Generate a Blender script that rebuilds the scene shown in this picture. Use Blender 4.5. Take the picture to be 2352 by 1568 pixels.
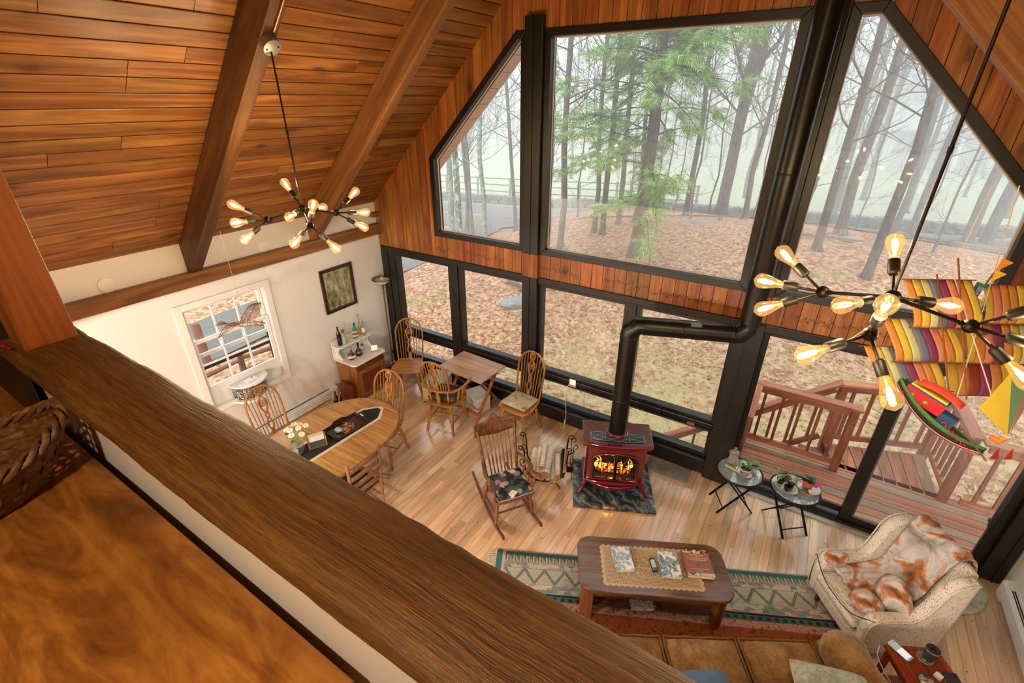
import bpy, bmesh, math, random
from mathutils import Vector, Matrix, noise
random.seed(7)
PI = math.pi
sc = bpy.context.scene
for o in list(bpy.data.objects): bpy.data.objects.remove(o)
C = sc.collection
# ------------------------------------------------------------------ camera, sky, big lights, exposure
cd = bpy.data.cameras.new('camera'); cam = bpy.data.objects.new('camera', cd); C.objects.link(cam)
cd.sensor_width = 36.0; cd.lens = 1084.0 / 2352 * 36; cd.clip_start = 0.02; cd.clip_end = 400
cam.location = (0, 0, 4.2); cam.rotation_euler = (math.radians(90 - 27.112), 0, math.radians(32.43))
sc.camera = cam
vs = sc.view_settings
vs.view_transform = 'Standard'; vs.look = 'None'; vs.exposure = EXPOSURE = 0.3; vs.gamma = 1.0; vs.use_curve_mapping = False
SKY = 2.75
w = bpy.data.worlds.new('overcast_sky'); sc.world = w; w.use_nodes = True
bg = w.node_tree.nodes['Background']; bg.inputs[0].default_value = (0.90, 0.95, 1.0, 1); bg.inputs[1].default_value = SKY
cy = sc.cycles
cy.use_denoising = True; cy.use_adaptive_sampling = True; cy.adaptive_threshold = 0.09; cy.adaptive_min_samples = 16
cy.max_bounces = 6; cy.diffuse_bounces = 3; cy.glossy_bounces = 2; cy.transmission_bounces = 4; cy.transparent_max_bounces = 12; cy.volume_bounces = 1
cy.caustics_reflective = False; cy.caustics_refractive = False
cy.sample_clamp_indirect = 4.0; cy.sample_clamp_direct = 0
MIST = 0.030
BULB_W = 15.0
def lamp(name, loc, watts, col, radius=.08, parent=None):
    ld = bpy.data.lights.new(name, 'POINT'); ld.energy = watts; ld.color = col; ld.shadow_soft_size = radius
    lo = bpy.data.objects.new(name, ld); C.objects.link(lo); lo.location = loc; lo.parent = parent
    return lo
# loft lamp behind the camera; unseen lights added under the loft brighten the room
lamp('loft_lamp_light', (-0.56, -0.62, 4.62), 95, (1.0, .76, .46), .06)
for kx in (-4.4, -2.2, 0.0): lamp('under_loft_fill_light', (kx, -1.5, 2.02), 230, (1.0, .96, .90), .10)

# ------------------------------------------------------------------ mesh helpers
class MB:
    def __init__(s): s.v = []; s.f = []; s.m = []; s.mi = 0
    def add(s, vs, fs, M=None):
        b = len(s.v)
        if M is None: s.v.extend([tuple(p) for p in vs])
        else: s.v.extend([tuple(M @ Vector(p)) for p in vs])
        s.f.extend([tuple(i + b for i in f) for f in fs]); s.m.extend([s.mi] * len(fs))
        return s
    def mat(s, i): s.mi = i; return s
    def box(s, c, d, M=None, r=None):
        x, y, z = c; a, b, e = d[0] / 2, d[1] / 2, d[2] / 2
        vs = [(-a,-b,-e),(a,-b,-e),(a,b,-e),(-a,b,-e),(-a,-b,e),(a,-b,e),(a,b,e),(-a,b,e)]
        T = Matrix.Translation((x, y, z))
        if r: T = T @ r
        if M: T = M @ T
        return s.add(vs, [(0,3,2,1),(4,5,6,7),(0,1,5,4),(1,2,6,5),(2,3,7,6),(3,0,4,7)], T)
    def b2(s, p0, p1): # box by corners
        return s.box([(p0[i] + p1[i]) / 2 for i in range(3)], [abs(p1[i] - p0[i]) for i in range(3)])
    def bar(s, p0, p1, wy, wz, upv=(0,0,1)):
        p0, p1 = Vector(p0), Vector(p1); d = p1 - p0; L = d.length; x = d / L
        u = Vector(upv); y = u.cross(x)
        if y.length < 1e-5: y = Vector((0,1,0)).cross(x)
        y.normalize(); z = x.cross(y)
        M = Matrix((x, y, z)).transposed().to_4x4(); M.translation = (p0 + p1) / 2
        return s.box((0,0,0), (L, wy, wz), M)
    def cyl(s, p0, p1, r0, r1=None, n=12, caps=True):
        r1 = r0 if r1 is None else r1
        return s.lathe([(r0, 0), (r1, 1)], p0, p1, n, caps)
    def lathe(s, prof, p0, p1, n=14, caps=True, M=None):
        # prof: (radius, t) with t 0..1 between p0 and p1
        p0, p1 = Vector(p0), Vector(p1); d = p1 - p0; x = d.normalized()
        a = Vector((0,0,1)) if abs(x.z) < .9 else Vector((1,0,0))
        u = x.cross(a).normalized(); v = x.cross(u)
        vs = []; fs = []
        for r, t in prof:
            c = p0 + d * t
            for k in range(n):
                an = 2 * PI * k / n
                vs.append(c + (u * math.cos(an) + v * math.sin(an)) * r)
        for i in range(len(prof) - 1):
            for k in range(n):
                k2 = (k + 1) % n
                fs.append((i*n+k, i*n+k2, (i+1)*n+k2, (i+1)*n+k))
        if caps:
            fs.append(tuple(reversed(range(n)))); fs.append(tuple(range((len(prof)-1)*n, len(prof)*n)))
        return s.add(vs, [tuple(reversed(f)) for f in fs], M)
    def tube(s, pts, r, n=8, caps=True, closed=False, flat=None, upv=None):
        # r: number or list; flat=(a,b) gives an elliptic / ribbon section
        P = [Vector(p) for p in pts]; N = len(P); vs = []; fs = []
        prev = None
        for i in range(N):
            if closed: t = P[(i+1) % N] - P[i-1]
            else: t = P[min(i+1, N-1)] - P[max(i-1, 0)]
            t.normalize()
            if upv is not None:
                u = Vector(upv); u = (u - t * u.dot(t)); 
                if u.length < 1e-4: u = prev
                u.normalize()
            elif prev is None:
                a = Vector((0,0,1)) if abs(t.z) < .9 else Vector((1,0,0)); u = t.cross(a).normalized()
            else:
                u = (prev - t * prev.dot(t)).normalized()
            prev = u; v = t.cross(u); rr = r[i] if isinstance(r, (list, tuple)) else r
            fa, fb = flat if flat else (1, 1)
            if n == 4: offs = [(1,1),(-1,1),(-1,-1),(1,-1)]
            else: offs = [(math.cos(2*PI*k/n), math.sin(2*PI*k/n)) for k in range(n)]
            for ca, sa in offs: vs.append(P[i] + u * (ca * rr * fa) + v * (sa * rr * fb))
        for i in range(N if closed else N - 1):
            j = (i + 1) % N
            for k in range(n):
                k2 = (k + 1) % n; fs.append((i*n+k, i*n+k2, j*n+k2, j*n+k))
        if caps and not closed:
            fs.append(tuple(reversed(range(n)))); fs.append(tuple(range((N-1)*n, N*n)))
        return s.add(vs, fs)
    def sphere(s, c, r, n=12, m=8, sx=1, sy=1, sz=1, M=None):
        vs = [(c[0], c[1], c[2] - r * sz)]; fs = []
        for i in range(1, m):
            th = PI * i / m - PI / 2
            for k in range(n):
                a = 2 * PI * k / n
                vs.append((c[0] + r*sx*math.cos(th)*math.cos(a), c[1] + r*sy*math.cos(th)*math.sin(a), c[2] + r*sz*math.sin(th)))
        vs.append((c[0], c[1], c[2] + r * sz)); top = len(vs) - 1
        for k in range(n):
            k2 = (k + 1) % n
            fs.append((0, 1 + k2, 1 + k)); fs.append((top, 1 + (m-2)*n + k, 1 + (m-2)*n + k2))
            for i in range(m - 2): fs.append((1+i*n+k, 1+i*n+k2, 1+(i+1)*n+k2, 1+(i+1)*n+k))
        return s.add(vs, fs, M)
    def prism(s, poly, z0, z1, M=None):
        n = len(poly); vs = [(x, y, z0) for x, y in poly] + [(x, y, z1) for x, y in poly]
        ar = sum(poly[i-1][0]*poly[i][1] - poly[i][0]*poly[i-1][1] for i in range(n))
        fs = [tuple(reversed(range(n))), tuple(range(n, 2*n))] + [(i, (i+1) % n, n + (i+1) % n, n + i) for i in range(n)]
        if ar < 0: fs = [tuple(reversed(f)) for f in fs]
        return s.add(vs, fs, M)
    def prism_ax(s, poly, a0, a1, ax):
        # poly in the two remaining axes; extruded along ax ('X': poly=(y,z), 'Y': poly=(x,z))
        if ax == 'Y': M = Matrix(((1,0,0,0),(0,0,1,0),(0,1,0,0),(0,0,0,1)))
        else: M = Matrix(((0,0,1,0),(1,0,0,0),(0,1,0,0),(0,0,0,1)))
        k = len(s.f); s.prism(poly, a0, a1, M)
        if ax == 'Y': s.f[k:] = [tuple(reversed(f)) for f in s.f[k:]]
        return s
    def grid(s, fn, nu, nv, closed_u=False):
        vs = [fn(i / (nu if closed_u else nu - 1), j / (nv - 1)) for j in range(nv) for i in range(nu)]; fs = []
        for j in range(nv - 1):
            for i in range(nu if closed_u else nu - 1):
                i2 = (i + 1) % nu; fs.append((j*nu+i, j*nu+i2, (j+1)*nu+i2, (j+1)*nu+i))
        return s.add(vs, fs)
    def mesh(s, name, mats, smooth=35):
        me = bpy.data.meshes.new(name); me.from_pydata(s.v, [], s.f)
        if not isinstance(mats, (list, tuple)): mats = [mats]
        for m in mats: me.materials.append(m)
        if len(mats) > 1: me.polygons.foreach_set('material_index', s.m)
        if smooth:
            me.polygons.foreach_set('use_smooth', [True] * len(me.polygons))
            me.set_sharp_from_angle(angle=math.radians(smooth))
        me.update(); return me
    def obj(s, name, mats, parent=None, smooth=35, bevel=0, seg=2, fix=False, **kw):
        me = s.mesh(name, mats, smooth)
        if fix:
            bm = bmesh.new(); bm.from_mesh(me); bmesh.ops.recalc_face_normals(bm, faces=bm.faces); bm.to_mesh(me); bm.free()
        return link(name, me, parent, bevel, seg, **kw)
def link(name, me, parent=None, bevel=0, seg=2, loc=None, rot=None, scale=None, solid=0, subd=0):
    o = bpy.data.objects.new(name, me); C.objects.link(o)
    if parent: o.parent = parent
    if loc is not None: o.location = loc
    if rot is not None: o.rotation_euler = rot
    if scale is not None: o.scale = scale
    if solid:
        md = o.modifiers.new('s', 'SOLIDIFY'); md.thickness = solid; md.offset = 0
    if subd:
        md = o.modifiers.new('u', 'SUBSURF'); md.levels = subd; md.render_levels = subd
    if bevel:
        md = o.modifiers.new('b', 'BEVEL'); md.width = bevel; md.segments = seg; md.limit_method = 'ANGLE'; md.angle_limit = math.radians(40)
    return o
def tag(o, label=None, cat=None, group=None, kind=None):
    if label: o['label'] = label
    if cat: o['category'] = cat
    if group: o['group'] = group
    if kind: o['kind'] = kind
    return o
def thing(name, label, cat, loc=(0,0,0), rz=0, group=None):
    o = bpy.data.objects.new(name, None); C.objects.link(o); o.location = loc; o.rotation_euler = (0, 0, rz); o.empty_display_size = .1
    return tag(o, label, cat, group)
def struct(o): o['kind'] = 'structure'; return o
def copy_tree(o, parent=None):
    c = o.copy(); C.objects.link(c)
    if parent: c.parent = parent
    for ch in list(o.children): copy_tree(ch, c)
    return c
def lerp(a, b, t): return a + (b - a) * t
def bez(p0, p1, p2, p3, n):
    p0, p1, p2, p3 = map(Vector, (p0, p1, p2, p3)); out = []
    for i in range(n + 1):
        t = i / n; u = 1 - t
        out.append(p0*u**3 + p1*3*u*u*t + p2*3*u*t*t + p3*t**3)
    return out
def spline(pts, n=6):
    P = [Vector(p) for p in pts]; P = [P[0]*2 - P[1]] + P + [P[-1]*2 - P[-2]]; out = []
    for i in range(1, len(P) - 2):
        for k in range(n):
            t = k / n; a, b, c, d = P[i-1], P[i], P[i+1], P[i+2]
            out.append(((b*2) + (c-a)*t + (a*2 - b*5 + c*4 - d)*t*t + (b*3 - a - c*3 + d)*t**3) * .5)
    out.append(P[-2]); return out
def rrect(w, h, r, n=5):
    out = []
    for cx, cy_, a0 in ((w/2-r, h/2-r, 0), (-w/2+r, h/2-r, PI/2), (-w/2+r, -h/2+r, PI), (w/2-r, -h/2+r, 1.5*PI)):
        for i in range(n + 1):
            a = a0 + PI/2*i/n; out.append((cx + r*math.cos(a), cy_ + r*math.sin(a)))
    return out

# ------------------------------------------------------------------ materials
def s2l(c):
    if isinstance(c, str): c = [int(c[i:i+2], 16) / 255 for i in (0, 2, 4)]
    return tuple((x / 12.92 if x <= .04045 else ((x + .055) / 1.055) ** 2.4) for x in c) + (1.0,)
class NT:
    def __init__(s, name):
        s.m = bpy.data.materials.new(name); s.m.use_nodes = True; s.t = s.m.node_tree; s.t.nodes.clear()
        s.out = s.n('ShaderNodeOutputMaterial')
    def n(s, typ, ins=None, **kw):
        nd = s.t.nodes.new(typ)
        for k, v in kw.items(): setattr(nd, k, v)
        for k, v in (ins or {}).items(): s.set(nd, k, v)
        return nd
    def set(s, nd, k, v):
        inp = nd.inputs[k]
        if isinstance(v, bpy.types.NodeSocket): s.t.links.new(v, inp)
        elif isinstance(v, bpy.types.Node): s.t.links.new(v.outputs[0], inp)
        else: inp.default_value = v
    def ramp(s, fac, stops, mode='LINEAR'):
        r = s.n('ShaderNodeValToRGB', {0: fac}); r.color_ramp.interpolation = mode; e = r.color_ramp.elements
        while len(e) < len(stops): e.new(.5)
        for i, (p, c) in enumerate(stops):
            e[i].position = p; e[i].color = s2l(c) if isinstance(c, str) else (tuple(c) + (1,) if len(c) == 3 else c)
        return r
    def mix(s, fac, a, b, mode='MIX'):
        m = s.n('ShaderNodeMix', data_type='RGBA', blend_type=mode)
        for k, v in ((0, fac), (6, a), (7, b)):
            if isinstance(v, str): v = s2l(v)
            s.set(m, k, v)
        return m.outputs[2]
    def math(s, op, a, b=None, c=None, clamp=False):
        m = s.n('ShaderNodeMath', operation=op, use_clamp=clamp); s.set(m, 0, a)
        if b is not None: s.set(m, 1, b)
        if c is not None: s.set(m, 2, c)
        return m.outputs[0]
    def vmath(s, op, a, b=None, scale=None):
        m = s.n('ShaderNodeVectorMath', operation=op); s.set(m, 0, a)
        if b is not None: s.set(m, 1, b)
        if scale is not None: s.set(m, 'Scale', scale)
        return m.outputs[0]
    def coord(s, mode):
        if mode == 'WORLD': return s.n('ShaderNodeNewGeometry').outputs['Position']
        return s.n('ShaderNodeTexCoord').outputs['Object' if mode == 'OBJECT' else 'Generated']
    def rand(s): return s.n('ShaderNodeObjectInfo').outputs['Random']
    def noise(s, vec, scale, detail=4, rough=.55, dist=0, out=0):
        return s.n('ShaderNodeTexNoise', {'Vector': vec, 'Scale': scale, 'Detail': detail, 'Roughness': rough, 'Distortion': dist}).outputs[out]
    def bump(s, h, strength=.2, dist=.01):
        return s.n('ShaderNodeBump', {'Height': h, 'Strength': strength, 'Distance': dist}).outputs[0]
    def bsdf(s, col, rough=.5, metal=0, spec=.5, normal=None, **kw):
        b = s.n('ShaderNodeBsdfPrincipled')
        if isinstance(col, str): col = s2l(col)
        s.set(b, 'Base Color', col); s.set(b, 'Roughness', rough); s.set(b, 'Metallic', metal); s.set(b, 'Specular IOR Level', spec)
        if normal is not None: s.set(b, 'Normal', normal)
        for k, v in kw.items(): s.set(b, k, v)
        s.t.links.new(b.outputs[0], s.out.inputs[0]); return b
_mc = {}
def plain(name, col, rough=.5, metal=0, spec=.5, mottle=0.06, bump=0, **kw):
    if name in _mc: return _mc[name]
    t = NT(name); v = t.coord('OBJECT'); nz = t.noise(v, 14, 3)
    c = t.mix(1.0, s2l(col) if isinstance(col, str) else tuple(col) + (1,), t.ramp(nz, [(.3, (1-mottle,)*3), (.7, (1+mottle*.5,)*3)]).outputs[0], 'MULTIPLY')
    nrm = t.bump(t.noise(v, 60, 3), bump, .004) if bump else None
    t.bsdf(c, rough, metal, spec, nrm, **kw); _mc[name] = t.m; return t.m
def wood(name, cols, axis='X', coord='OBJECT', scale=1.0, rough=.45, var=.35, knots=0, bump=.12, streak=.5, spec=.4, huevar=.006, coat=0, fine=1.0):
    """cols: dark, mid, light grain colours (hex); axis: along the grain"""
    if name in _mc: return _mc[name]
    t = NT(name); v = t.coord(coord); r = t.rand()
    off = t.n('ShaderNodeCombineXYZ', {0: t.math('MULTIPLY', r, 13.7), 1: t.math('MULTIPLY', r, 31.1), 2: t.math('MULTIPLY', r, 7.3)})
    v = t.vmath('ADD', v, off.outputs[0])
    k = {'X': (.07, 1, 1), 'Y': (1, .07, 1), 'Z': (1, 1, .07)}[axis]; k2 = {'X': (.03, 1, 1), 'Y': (1, .03, 1), 'Z': (1, 1, .03)}[axis]
    vg = t.vmath('MULTIPLY', v, tuple(a * scale for a in k)); vf = t.vmath('MULTIPLY', v, tuple(a * scale for a in k2))
    n1 = t.noise(vg, 9, 5, .6, 1.2); n2 = t.noise(vf, 60, 4, .65, .3)
    n3 = t.noise(v, 1.3 * scale, 2)
    base = t.ramp(n1, [(.25, cols[0]), (.5, cols[1]), (.75, cols[2])]).outputs[0]
    c = t.mix(streak, base, t.ramp(n2, [(.3, (.55,)*3), (.6, (1.08,)*3)]).outputs[0], 'MULTIPLY')
    c = t.mix(.5, c, t.ramp(n3, [(.3, (.72,)*3), (.7, (1.2,)*3)]).outputs[0], 'MULTIPLY')
    if knots:
        kv = t.vmath('MULTIPLY', v, {'X': (.45, 1, 1), 'Y': (1, .45, 1), 'Z': (1, 1, .45)}[axis])
        vo = t.n('ShaderNodeTexVoronoi', {'Vector': kv, 'Scale': knots, 'Randomness': 1.0}); d = t.math('ADD', vo.outputs['Distance'], t.math('MULTIPLY', t.noise(v, 25, 2), .05))
        kf = t.ramp(d, [(.10, (1,1,1)), (.13, (.4,)*3), (.24, (0,0,0))]).outputs[0]
        c = t.mix(kf, c, t.mix(.75, c, (.05, .02, .01, 1)))
    h = t.n('ShaderNodeHueSaturation', {'Hue': t.math('MULTIPLY_ADD', r, huevar * 2, .5 - huevar), 'Value': t.math('MULTIPLY_ADD', t.math('FRACT', t.math('MULTIPLY', r, 7.77)), var, 1 - var * .5), 'Color': c}).outputs[0]
    kw = {'Coat Weight': coat, 'Coat Roughness': .12} if coat else {}
    t.bsdf(h, t.math('MULTIPLY_ADD', n2, .2, rough - .1), 0, spec, t.bump(n2, bump, .004 * fine), **kw); _mc[name] = t.m; return t.m
def glass(name, tint=(1, 1, 1), refl=1.0, rough=0.0, haze=0.0, ior=1.45, bare=0.0, glow=None):
    if name in _mc: return _mc[name]
    t = NT(name); g = t.n('ShaderNodeNewGeometry'); dt = t.n('ShaderNodeVectorMath', {0: g.outputs['Normal'], 1: g.outputs['Incoming']}, operation='DOT_PRODUCT').outputs['Value']
    f0 = ((ior - 1) / (ior + 1)) ** 2; sch = t.math('MULTIPLY_ADD', t.math('POWER', t.math('SUBTRACT', 1.0, t.math('ABSOLUTE', dt), clamp=True), 5.0), 1 - f0, f0)
    fr = t.math('ADD', t.math('MULTIPLY', sch, refl, clamp=True), bare, clamp=True)
    tr = t.n('ShaderNodeBsdfTransparent', {0: tuple(tint) + (1,)}); gl = t.n('ShaderNodeBsdfGlossy', {'Color': (1,1,1,1), 'Roughness': rough})
    src = tr
    if haze:
        df = t.n('ShaderNodeBsdfDiffuse', {0: (.8, .85, .88, 1)}); src = t.n('ShaderNodeMixShader', {0: haze}); t.t.links.new(tr.outputs[0], src.inputs[1]); t.t.links.new(df.outputs[0], src.inputs[2])
    if glow:
        e = t.n('ShaderNodeEmission', {0: tuple(glow[:3]) + (1,), 1: glow[3]}); ad = t.n('ShaderNodeAddShader'); t.t.links.new(src.outputs[0], ad.inputs[0]); t.t.links.new(e.outputs[0], ad.inputs[1]); src = ad
    m = t.n('ShaderNodeMixShader', {0: fr}); t.t.links.new(src.outputs[0], m.inputs[1]); t.t.links.new(gl.outputs[0], m.inputs[2]); t.t.links.new(m.outputs[0], t.out.inputs[0])
    _mc[name] = t.m; return t.m
def emit(name, col, strength):
    if name in _mc: return _mc[name]
    t = NT(name); e = t.n('ShaderNodeEmission', {0: tuple(col) + (1,), 1: strength}); t.t.links.new(e.outputs[0], t.out.inputs[0]); _mc[name] = t.m; return t.m
M_ceil = wood('cedar_ceiling', ['5a3416', '8a5828', 'b27e42'], 'Y', 'WORLD', 1.0, .40, .45, knots=3.2, bump=.1, huevar=.007)
M_wallb = wood('cedar_wall', ['6a3812', '9c5c28', 'bd8044'], 'Z', 'WORLD', 1.1, .42, .45, knots=2.6, bump=.1, huevar=.008)
M_beam = wood('rough_beam', ['56341a', '80542a', 'a3743c'], 'X', 'OBJECT', .8, .55, .15, knots=1.6, bump=.25, huevar=.003)
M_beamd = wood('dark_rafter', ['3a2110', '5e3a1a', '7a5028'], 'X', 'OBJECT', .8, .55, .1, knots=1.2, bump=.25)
def rail_mat():
    t = NT('old_rail'); p = t.coord('WORLD'); v = t.vmath('ADD', t.vmath('MULTIPLY', p, (.05, 1, 1)), t.vmath('MULTIPLY', t.vmath('SUBTRACT', t.noise(p, 3.0, 3, .6, out=1), (.5,)*3), (0, .022, .022)))
    g1 = t.noise(v, 270, 3, .6); g2 = t.noise(v, 80, 4, .65); g3 = t.noise(t.vmath('MULTIPLY', p, (.4, 1, 1)), 5, 3)
    vo = t.n('ShaderNodeTexVoronoi', {'Vector': t.vmath('MULTIPLY', p, (.55, 1, 1)), 'Scale': 4.5}); kn = t.ramp(t.math('ADD', vo.outputs['Distance'], t.math('MULTIPLY', g3, .03)), [(.05, (1,)*3), (.10, (0,)*3)]).outputs[0]
    c = t.ramp(g2, [(.25, '452a10'), (.5, '5e3c18'), (.75, '74501f')]).outputs[0]
    c = t.mix(.6, c, t.ramp(g1, [(.34, (.4,)*3), (.5, (1.0,)*3), (.68, (1.25,)*3)]).outputs[0], 'MULTIPLY'); c = t.mix(.5, c, t.ramp(g3, [(.3, (.6,)*3), (.7, (1.2,)*3)]).outputs[0], 'MULTIPLY')
    c = t.mix(t.mix(1.0, kn, (.8,)*3 + (1,), 'MULTIPLY'), c, s2l('1c0f06'))
    t.bsdf(c, .5, 0, .35, t.bump(t.math('ADD', g1, t.math('MULTIPLY', g2, .7)), .8, .004)); return t.m
M_rail = rail_mat()
M_floor = wood('oak_floor', ['c09a74', 'deba94', 'ecd2b0'], 'Y', 'WORLD', 1.0, .18, .38, bump=.03, streak=.35, spec=.5, huevar=.012, coat=.7)
M_oak = wood('golden_oak', ['7a4a1e', 'a87232', 'c8924e'], 'X', 'OBJECT', 2.0, .3, .1, bump=.06, spec=.5)
M_oakz = wood('golden_oak_upright', ['74441a', 'a06a2e', 'bc8444'], 'Z', 'OBJECT', 2.0, .3, .12, bump=.06, spec=.5)
M_dark = wood('walnut', ['3a1f10', '5f3720', '7c4c2c'], 'Z', 'OBJECT', 2.0, .35, .1, bump=.06, spec=.5)
M_white = plain('wall_paint', 'ded9d2', .6, bump=.04, mottle=.02)
M_trimw = plain('white_trim', 'e4e2dd', .4, mottle=.03)
M_black = plain('black_frame_paint', '17140f', .38, bump=.12, mottle=.2)
M_iron = plain('black_iron', '16130f', .4, .6, mottle=.2)
M_pane = glass('window_glass', (.97, .985, .98), .9)
# ------------------------------------------------------------------ the shell of the house
XL, XR, YW, YB = -5.775, 2.40, 5.145, -3.2
K = .968; RX = -1.558                    # roof pitch, ridge line
def zroof(x): return 2.80 + K * (x - XL) if x <= RX else 2.80 + K * (2 * RX - XL - x)
ZR = zroof(RX)
SL = math.hypot(1, K)
# floor: slab with boards on it
M_seam = plain('dark_seam', '2a1a10', .8)
fl = struct(MB().b2((XL, YB, -.14), (XR, YW + .14, -.014)).obj('floor', M_seam))
ub = MB().box((0, 0, 0), (1, 1, 1)).mesh('floorboard', M_floor, 0)
rest = MB(); bw = .083; n = 0; i = 0; x = XL + .01
rr = random.Random(3)
while x < XR - .02:
    y = YB + rr.uniform(0, .8); ye = YW - .02
    x1 = min(x + bw, XR - .005)
    while y < ye:
        L = rr.uniform(.7, 2.1); y1 = min(y + L, ye)
        if ye - y1 < .35: y1 = ye
        vis = y1 > 1.9 + max(0, -x - 2.2) * -.05
        if vis and n < 300:
            link('floorboard', ub, fl, loc=((x + x1) / 2, (y + y1) / 2, -.007), scale=(x1 - x - .002, y1 - y - .002, .014)); n += 1
        else: rest.b2((x + .001, y + .001, -.014), (x1 - .001, y1 - .001, 0))
        y = y1
    x = x1; i += 1
tag(rest.obj('floorboards_in_shade', M_floor, fl, 0), kind='stuff')
pg = MB(); rr = random.Random(5)           # dark wooden plugs at the board ends
for k in range(150):
    px = XL + .01 + bw * (rr.randrange(98) + rr.choice((.25, .75))); py = rr.uniform(2.0, 5.0)
    pg.cyl((px, py, -.002), (px, py, .0006), .0065, n=8)
tag(pg.obj('board_plug', plain('plug_wood', '4a3424', .5), fl), kind='stuff')

def band_mat():
    import copy
    m = M_wallb.copy(); m.name = 'cedar_band'; nt = m.node_tree; bs = [n for n in nt.nodes if n.type == 'BSDF_PRINCIPLED'][0]; src = bs.inputs['Base Color'].links[0].from_socket
    t = NT.__new__(NT); t.m = m; t.t = nt
    p = t.coord('WORLD'); sp = t.n('ShaderNodeSeparateXYZ', {0: p}); nz = t.noise(t.vmath('MULTIPLY', p, (1, 0, .2)), 17, 4, .75); d = t.math('ABSOLUTE', t.math('SUBTRACT', sp.outputs[2], t.math('MULTIPLY_ADD', nz, .36, 2.09)))
    f = t.math('MULTIPLY', t.ramp(d, [(.004, (.85,)*3), (.012, (0,)*3)]).outputs[0], t.ramp(t.noise(p, 1.7, 2), [(.46, (0,)*3), (.54, (1,)*3)]).outputs[0])
    nt.links.new(t.mix(f, src, (.03, .012, .006, 1)), bs.inputs['Base Color']); return m
M_band = band_mat()
# window wall: backing and vertical boards, around the trapezoid window and over the lower windows
HOLE = [(-4.57, 3.51), (-3.20, 4.86), (.085, 4.86), (1.44, 3.51)]; HZ = 2.45; BZ = 2.14
def hole_top(x):
    for (a, za), (b, zb) in zip(HOLE, HOLE[1:]):
        if a <= x <= b: return lerp(za, zb, (x - a) / (b - a))
    return None
wf = struct(MB().obj('wall_front', plain('wall_core', '3a2415', .8)))
core = MB(); bd = []
x = XL; rr = random.Random(11); edges = [XL]
while x < XR:
    x += rr.choice((.135, .14, .145)); edges.append(min(x, XR))
for e in (-4.57, 1.44):
    j = min(range(len(edges)), key=lambda q: abs(edges[q] - e)); edges[j] = e
def strip(x0, x1):
    br = [x0, x1] + [b for b in (-3.20, .085, RX) if x0 < b < x1]; br.sort(); out = []
    if x1 <= -4.57 + 1e-6 or x0 >= 1.44 - 1e-6:
        out.append([(b, BZ) for b in br] + [(b, zroof(b)) for b in reversed(br)])
    else:
        out.append([(x0, BZ), (x1, BZ), (x1, HZ), (x0, HZ)])
        out.append([(b, hole_top(b)) for b in br] + [(b, zroof(b)) for b in reversed(br)])
    return out
for x0, x1 in zip(edges, edges[1:]):
    if x1 - x0 < .02: continue
    for pc in strip(x0, x1): core.prism_ax(pc, YW + .001, YW + .13, 'Y')
    for pc in strip(x0 + .003, x1 - .003):
        MB().prism_ax(pc, YW - .018, YW, 'Y').obj('wall_board', M_band if pc[0][1] < 2.2 and max(q[1] for q in pc) < 2.5 else M_wallb, wf, 0)
core.obj('wall_core', _mc['wall_core'], wf, 0)
MB().b2((XL, YW - .005, 0), (-.40, YW + .13, .135)).b2((XL, YW, .12), (XL + .06, YW + .13, BZ)).b2((XR - .06, YW, 0), (XR, YW + .13, BZ)).obj('wall_base', M_black, wf, 0)
MB().b2((-3.06, YW - .075, BZ - .01), (-2.84, YW + .02, HZ)).obj('post_block', M_wallb, wf, bevel=.004)
# dark old water marks on the lower boards
# black posts and rails of the window wall
def fr(name, parts, parent, bevel=.006): 
    m = MB()
    for p in parts: m.b2(*p)
    return m.obj(name, M_black, parent, 0, bevel)
yi, yo = YW - .05, YW + .13
def window(no, x0, x1, z0, z1, sash=.05, label=None, yy=None, lowpart=None, pane=M_pane):
    y0 = yy or YW
    wn = struct(fr(f'window_{no}', [((x0, y0 - .01, z0), (x0 + sash, y0 + .10, z1)), ((x1 - sash, y0 - .01, z0), (x1, y0 + .10, z1)),
        ((x0 + sash, y0 - .01, z1 - sash), (x1 - sash, y0 + .10, z1)), ((x0 + sash, y0 - .01, z0), (x1 - sash, y0 + .10, z0 + sash))], None, .004))
    MB().b2((x0 + sash * .8, y0 + .05, z0 + sash * .8), (x1 - sash * .8, y0 + .056, z1 - sash * .8)).obj('pane', pane, wn, 0)
    return wn
posts = struct(MB().obj('trim_1', M_black))
for a, b, z0, z1, d in ((-5.72, -5.47, 0, BZ, .02), (-3.06, -2.84, 0, BZ, .085), (-3.06, -2.84, HZ, 4.98, .085), (-.41, -.15, 0, BZ, .085), (-.41, -.15, HZ, 4.93, .085), (2.22, 2.39, 0, BZ, .06)):
    fr('post', [((a, YW - d, z0), (b, YW + .13, z1))], posts)
    fr('post_rib', [((a + .10, YW - d - .012, z0), (a + .115, YW - d + .01, z1))], posts, 0)
for a, b in ((-4.34, -4.20), (-1.62, -1.51)): fr('mullion', [((a, YW - .03, .14), (b, YW + .13, BZ))], posts)
fr('head_rail', [((-5.72, YW - .045, 2.06), (2.39, YW + .13, BZ + .005))], posts)
for a, b in ((-5.47, -4.34), (-4.20, -3.06), (-2.84, -1.62), (-1.51, -.41)):
    fr('transom_rail', [((a, YW - .035, .685), (b, YW + .12, .755))], posts, .008)
    fr('transom_lip', [((a, YW - .075, .672), (b, YW - .035, .69))], posts, .003)
fr('base_panel', [((-5.72, YW - .05, 0.02), (-.41, YW + .01, .26))], posts, .006)
fr('base_ledge', [((-5.72, YW - .10, .235), (-.41, YW - .02, .262))], posts, .006)
no = 1
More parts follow.
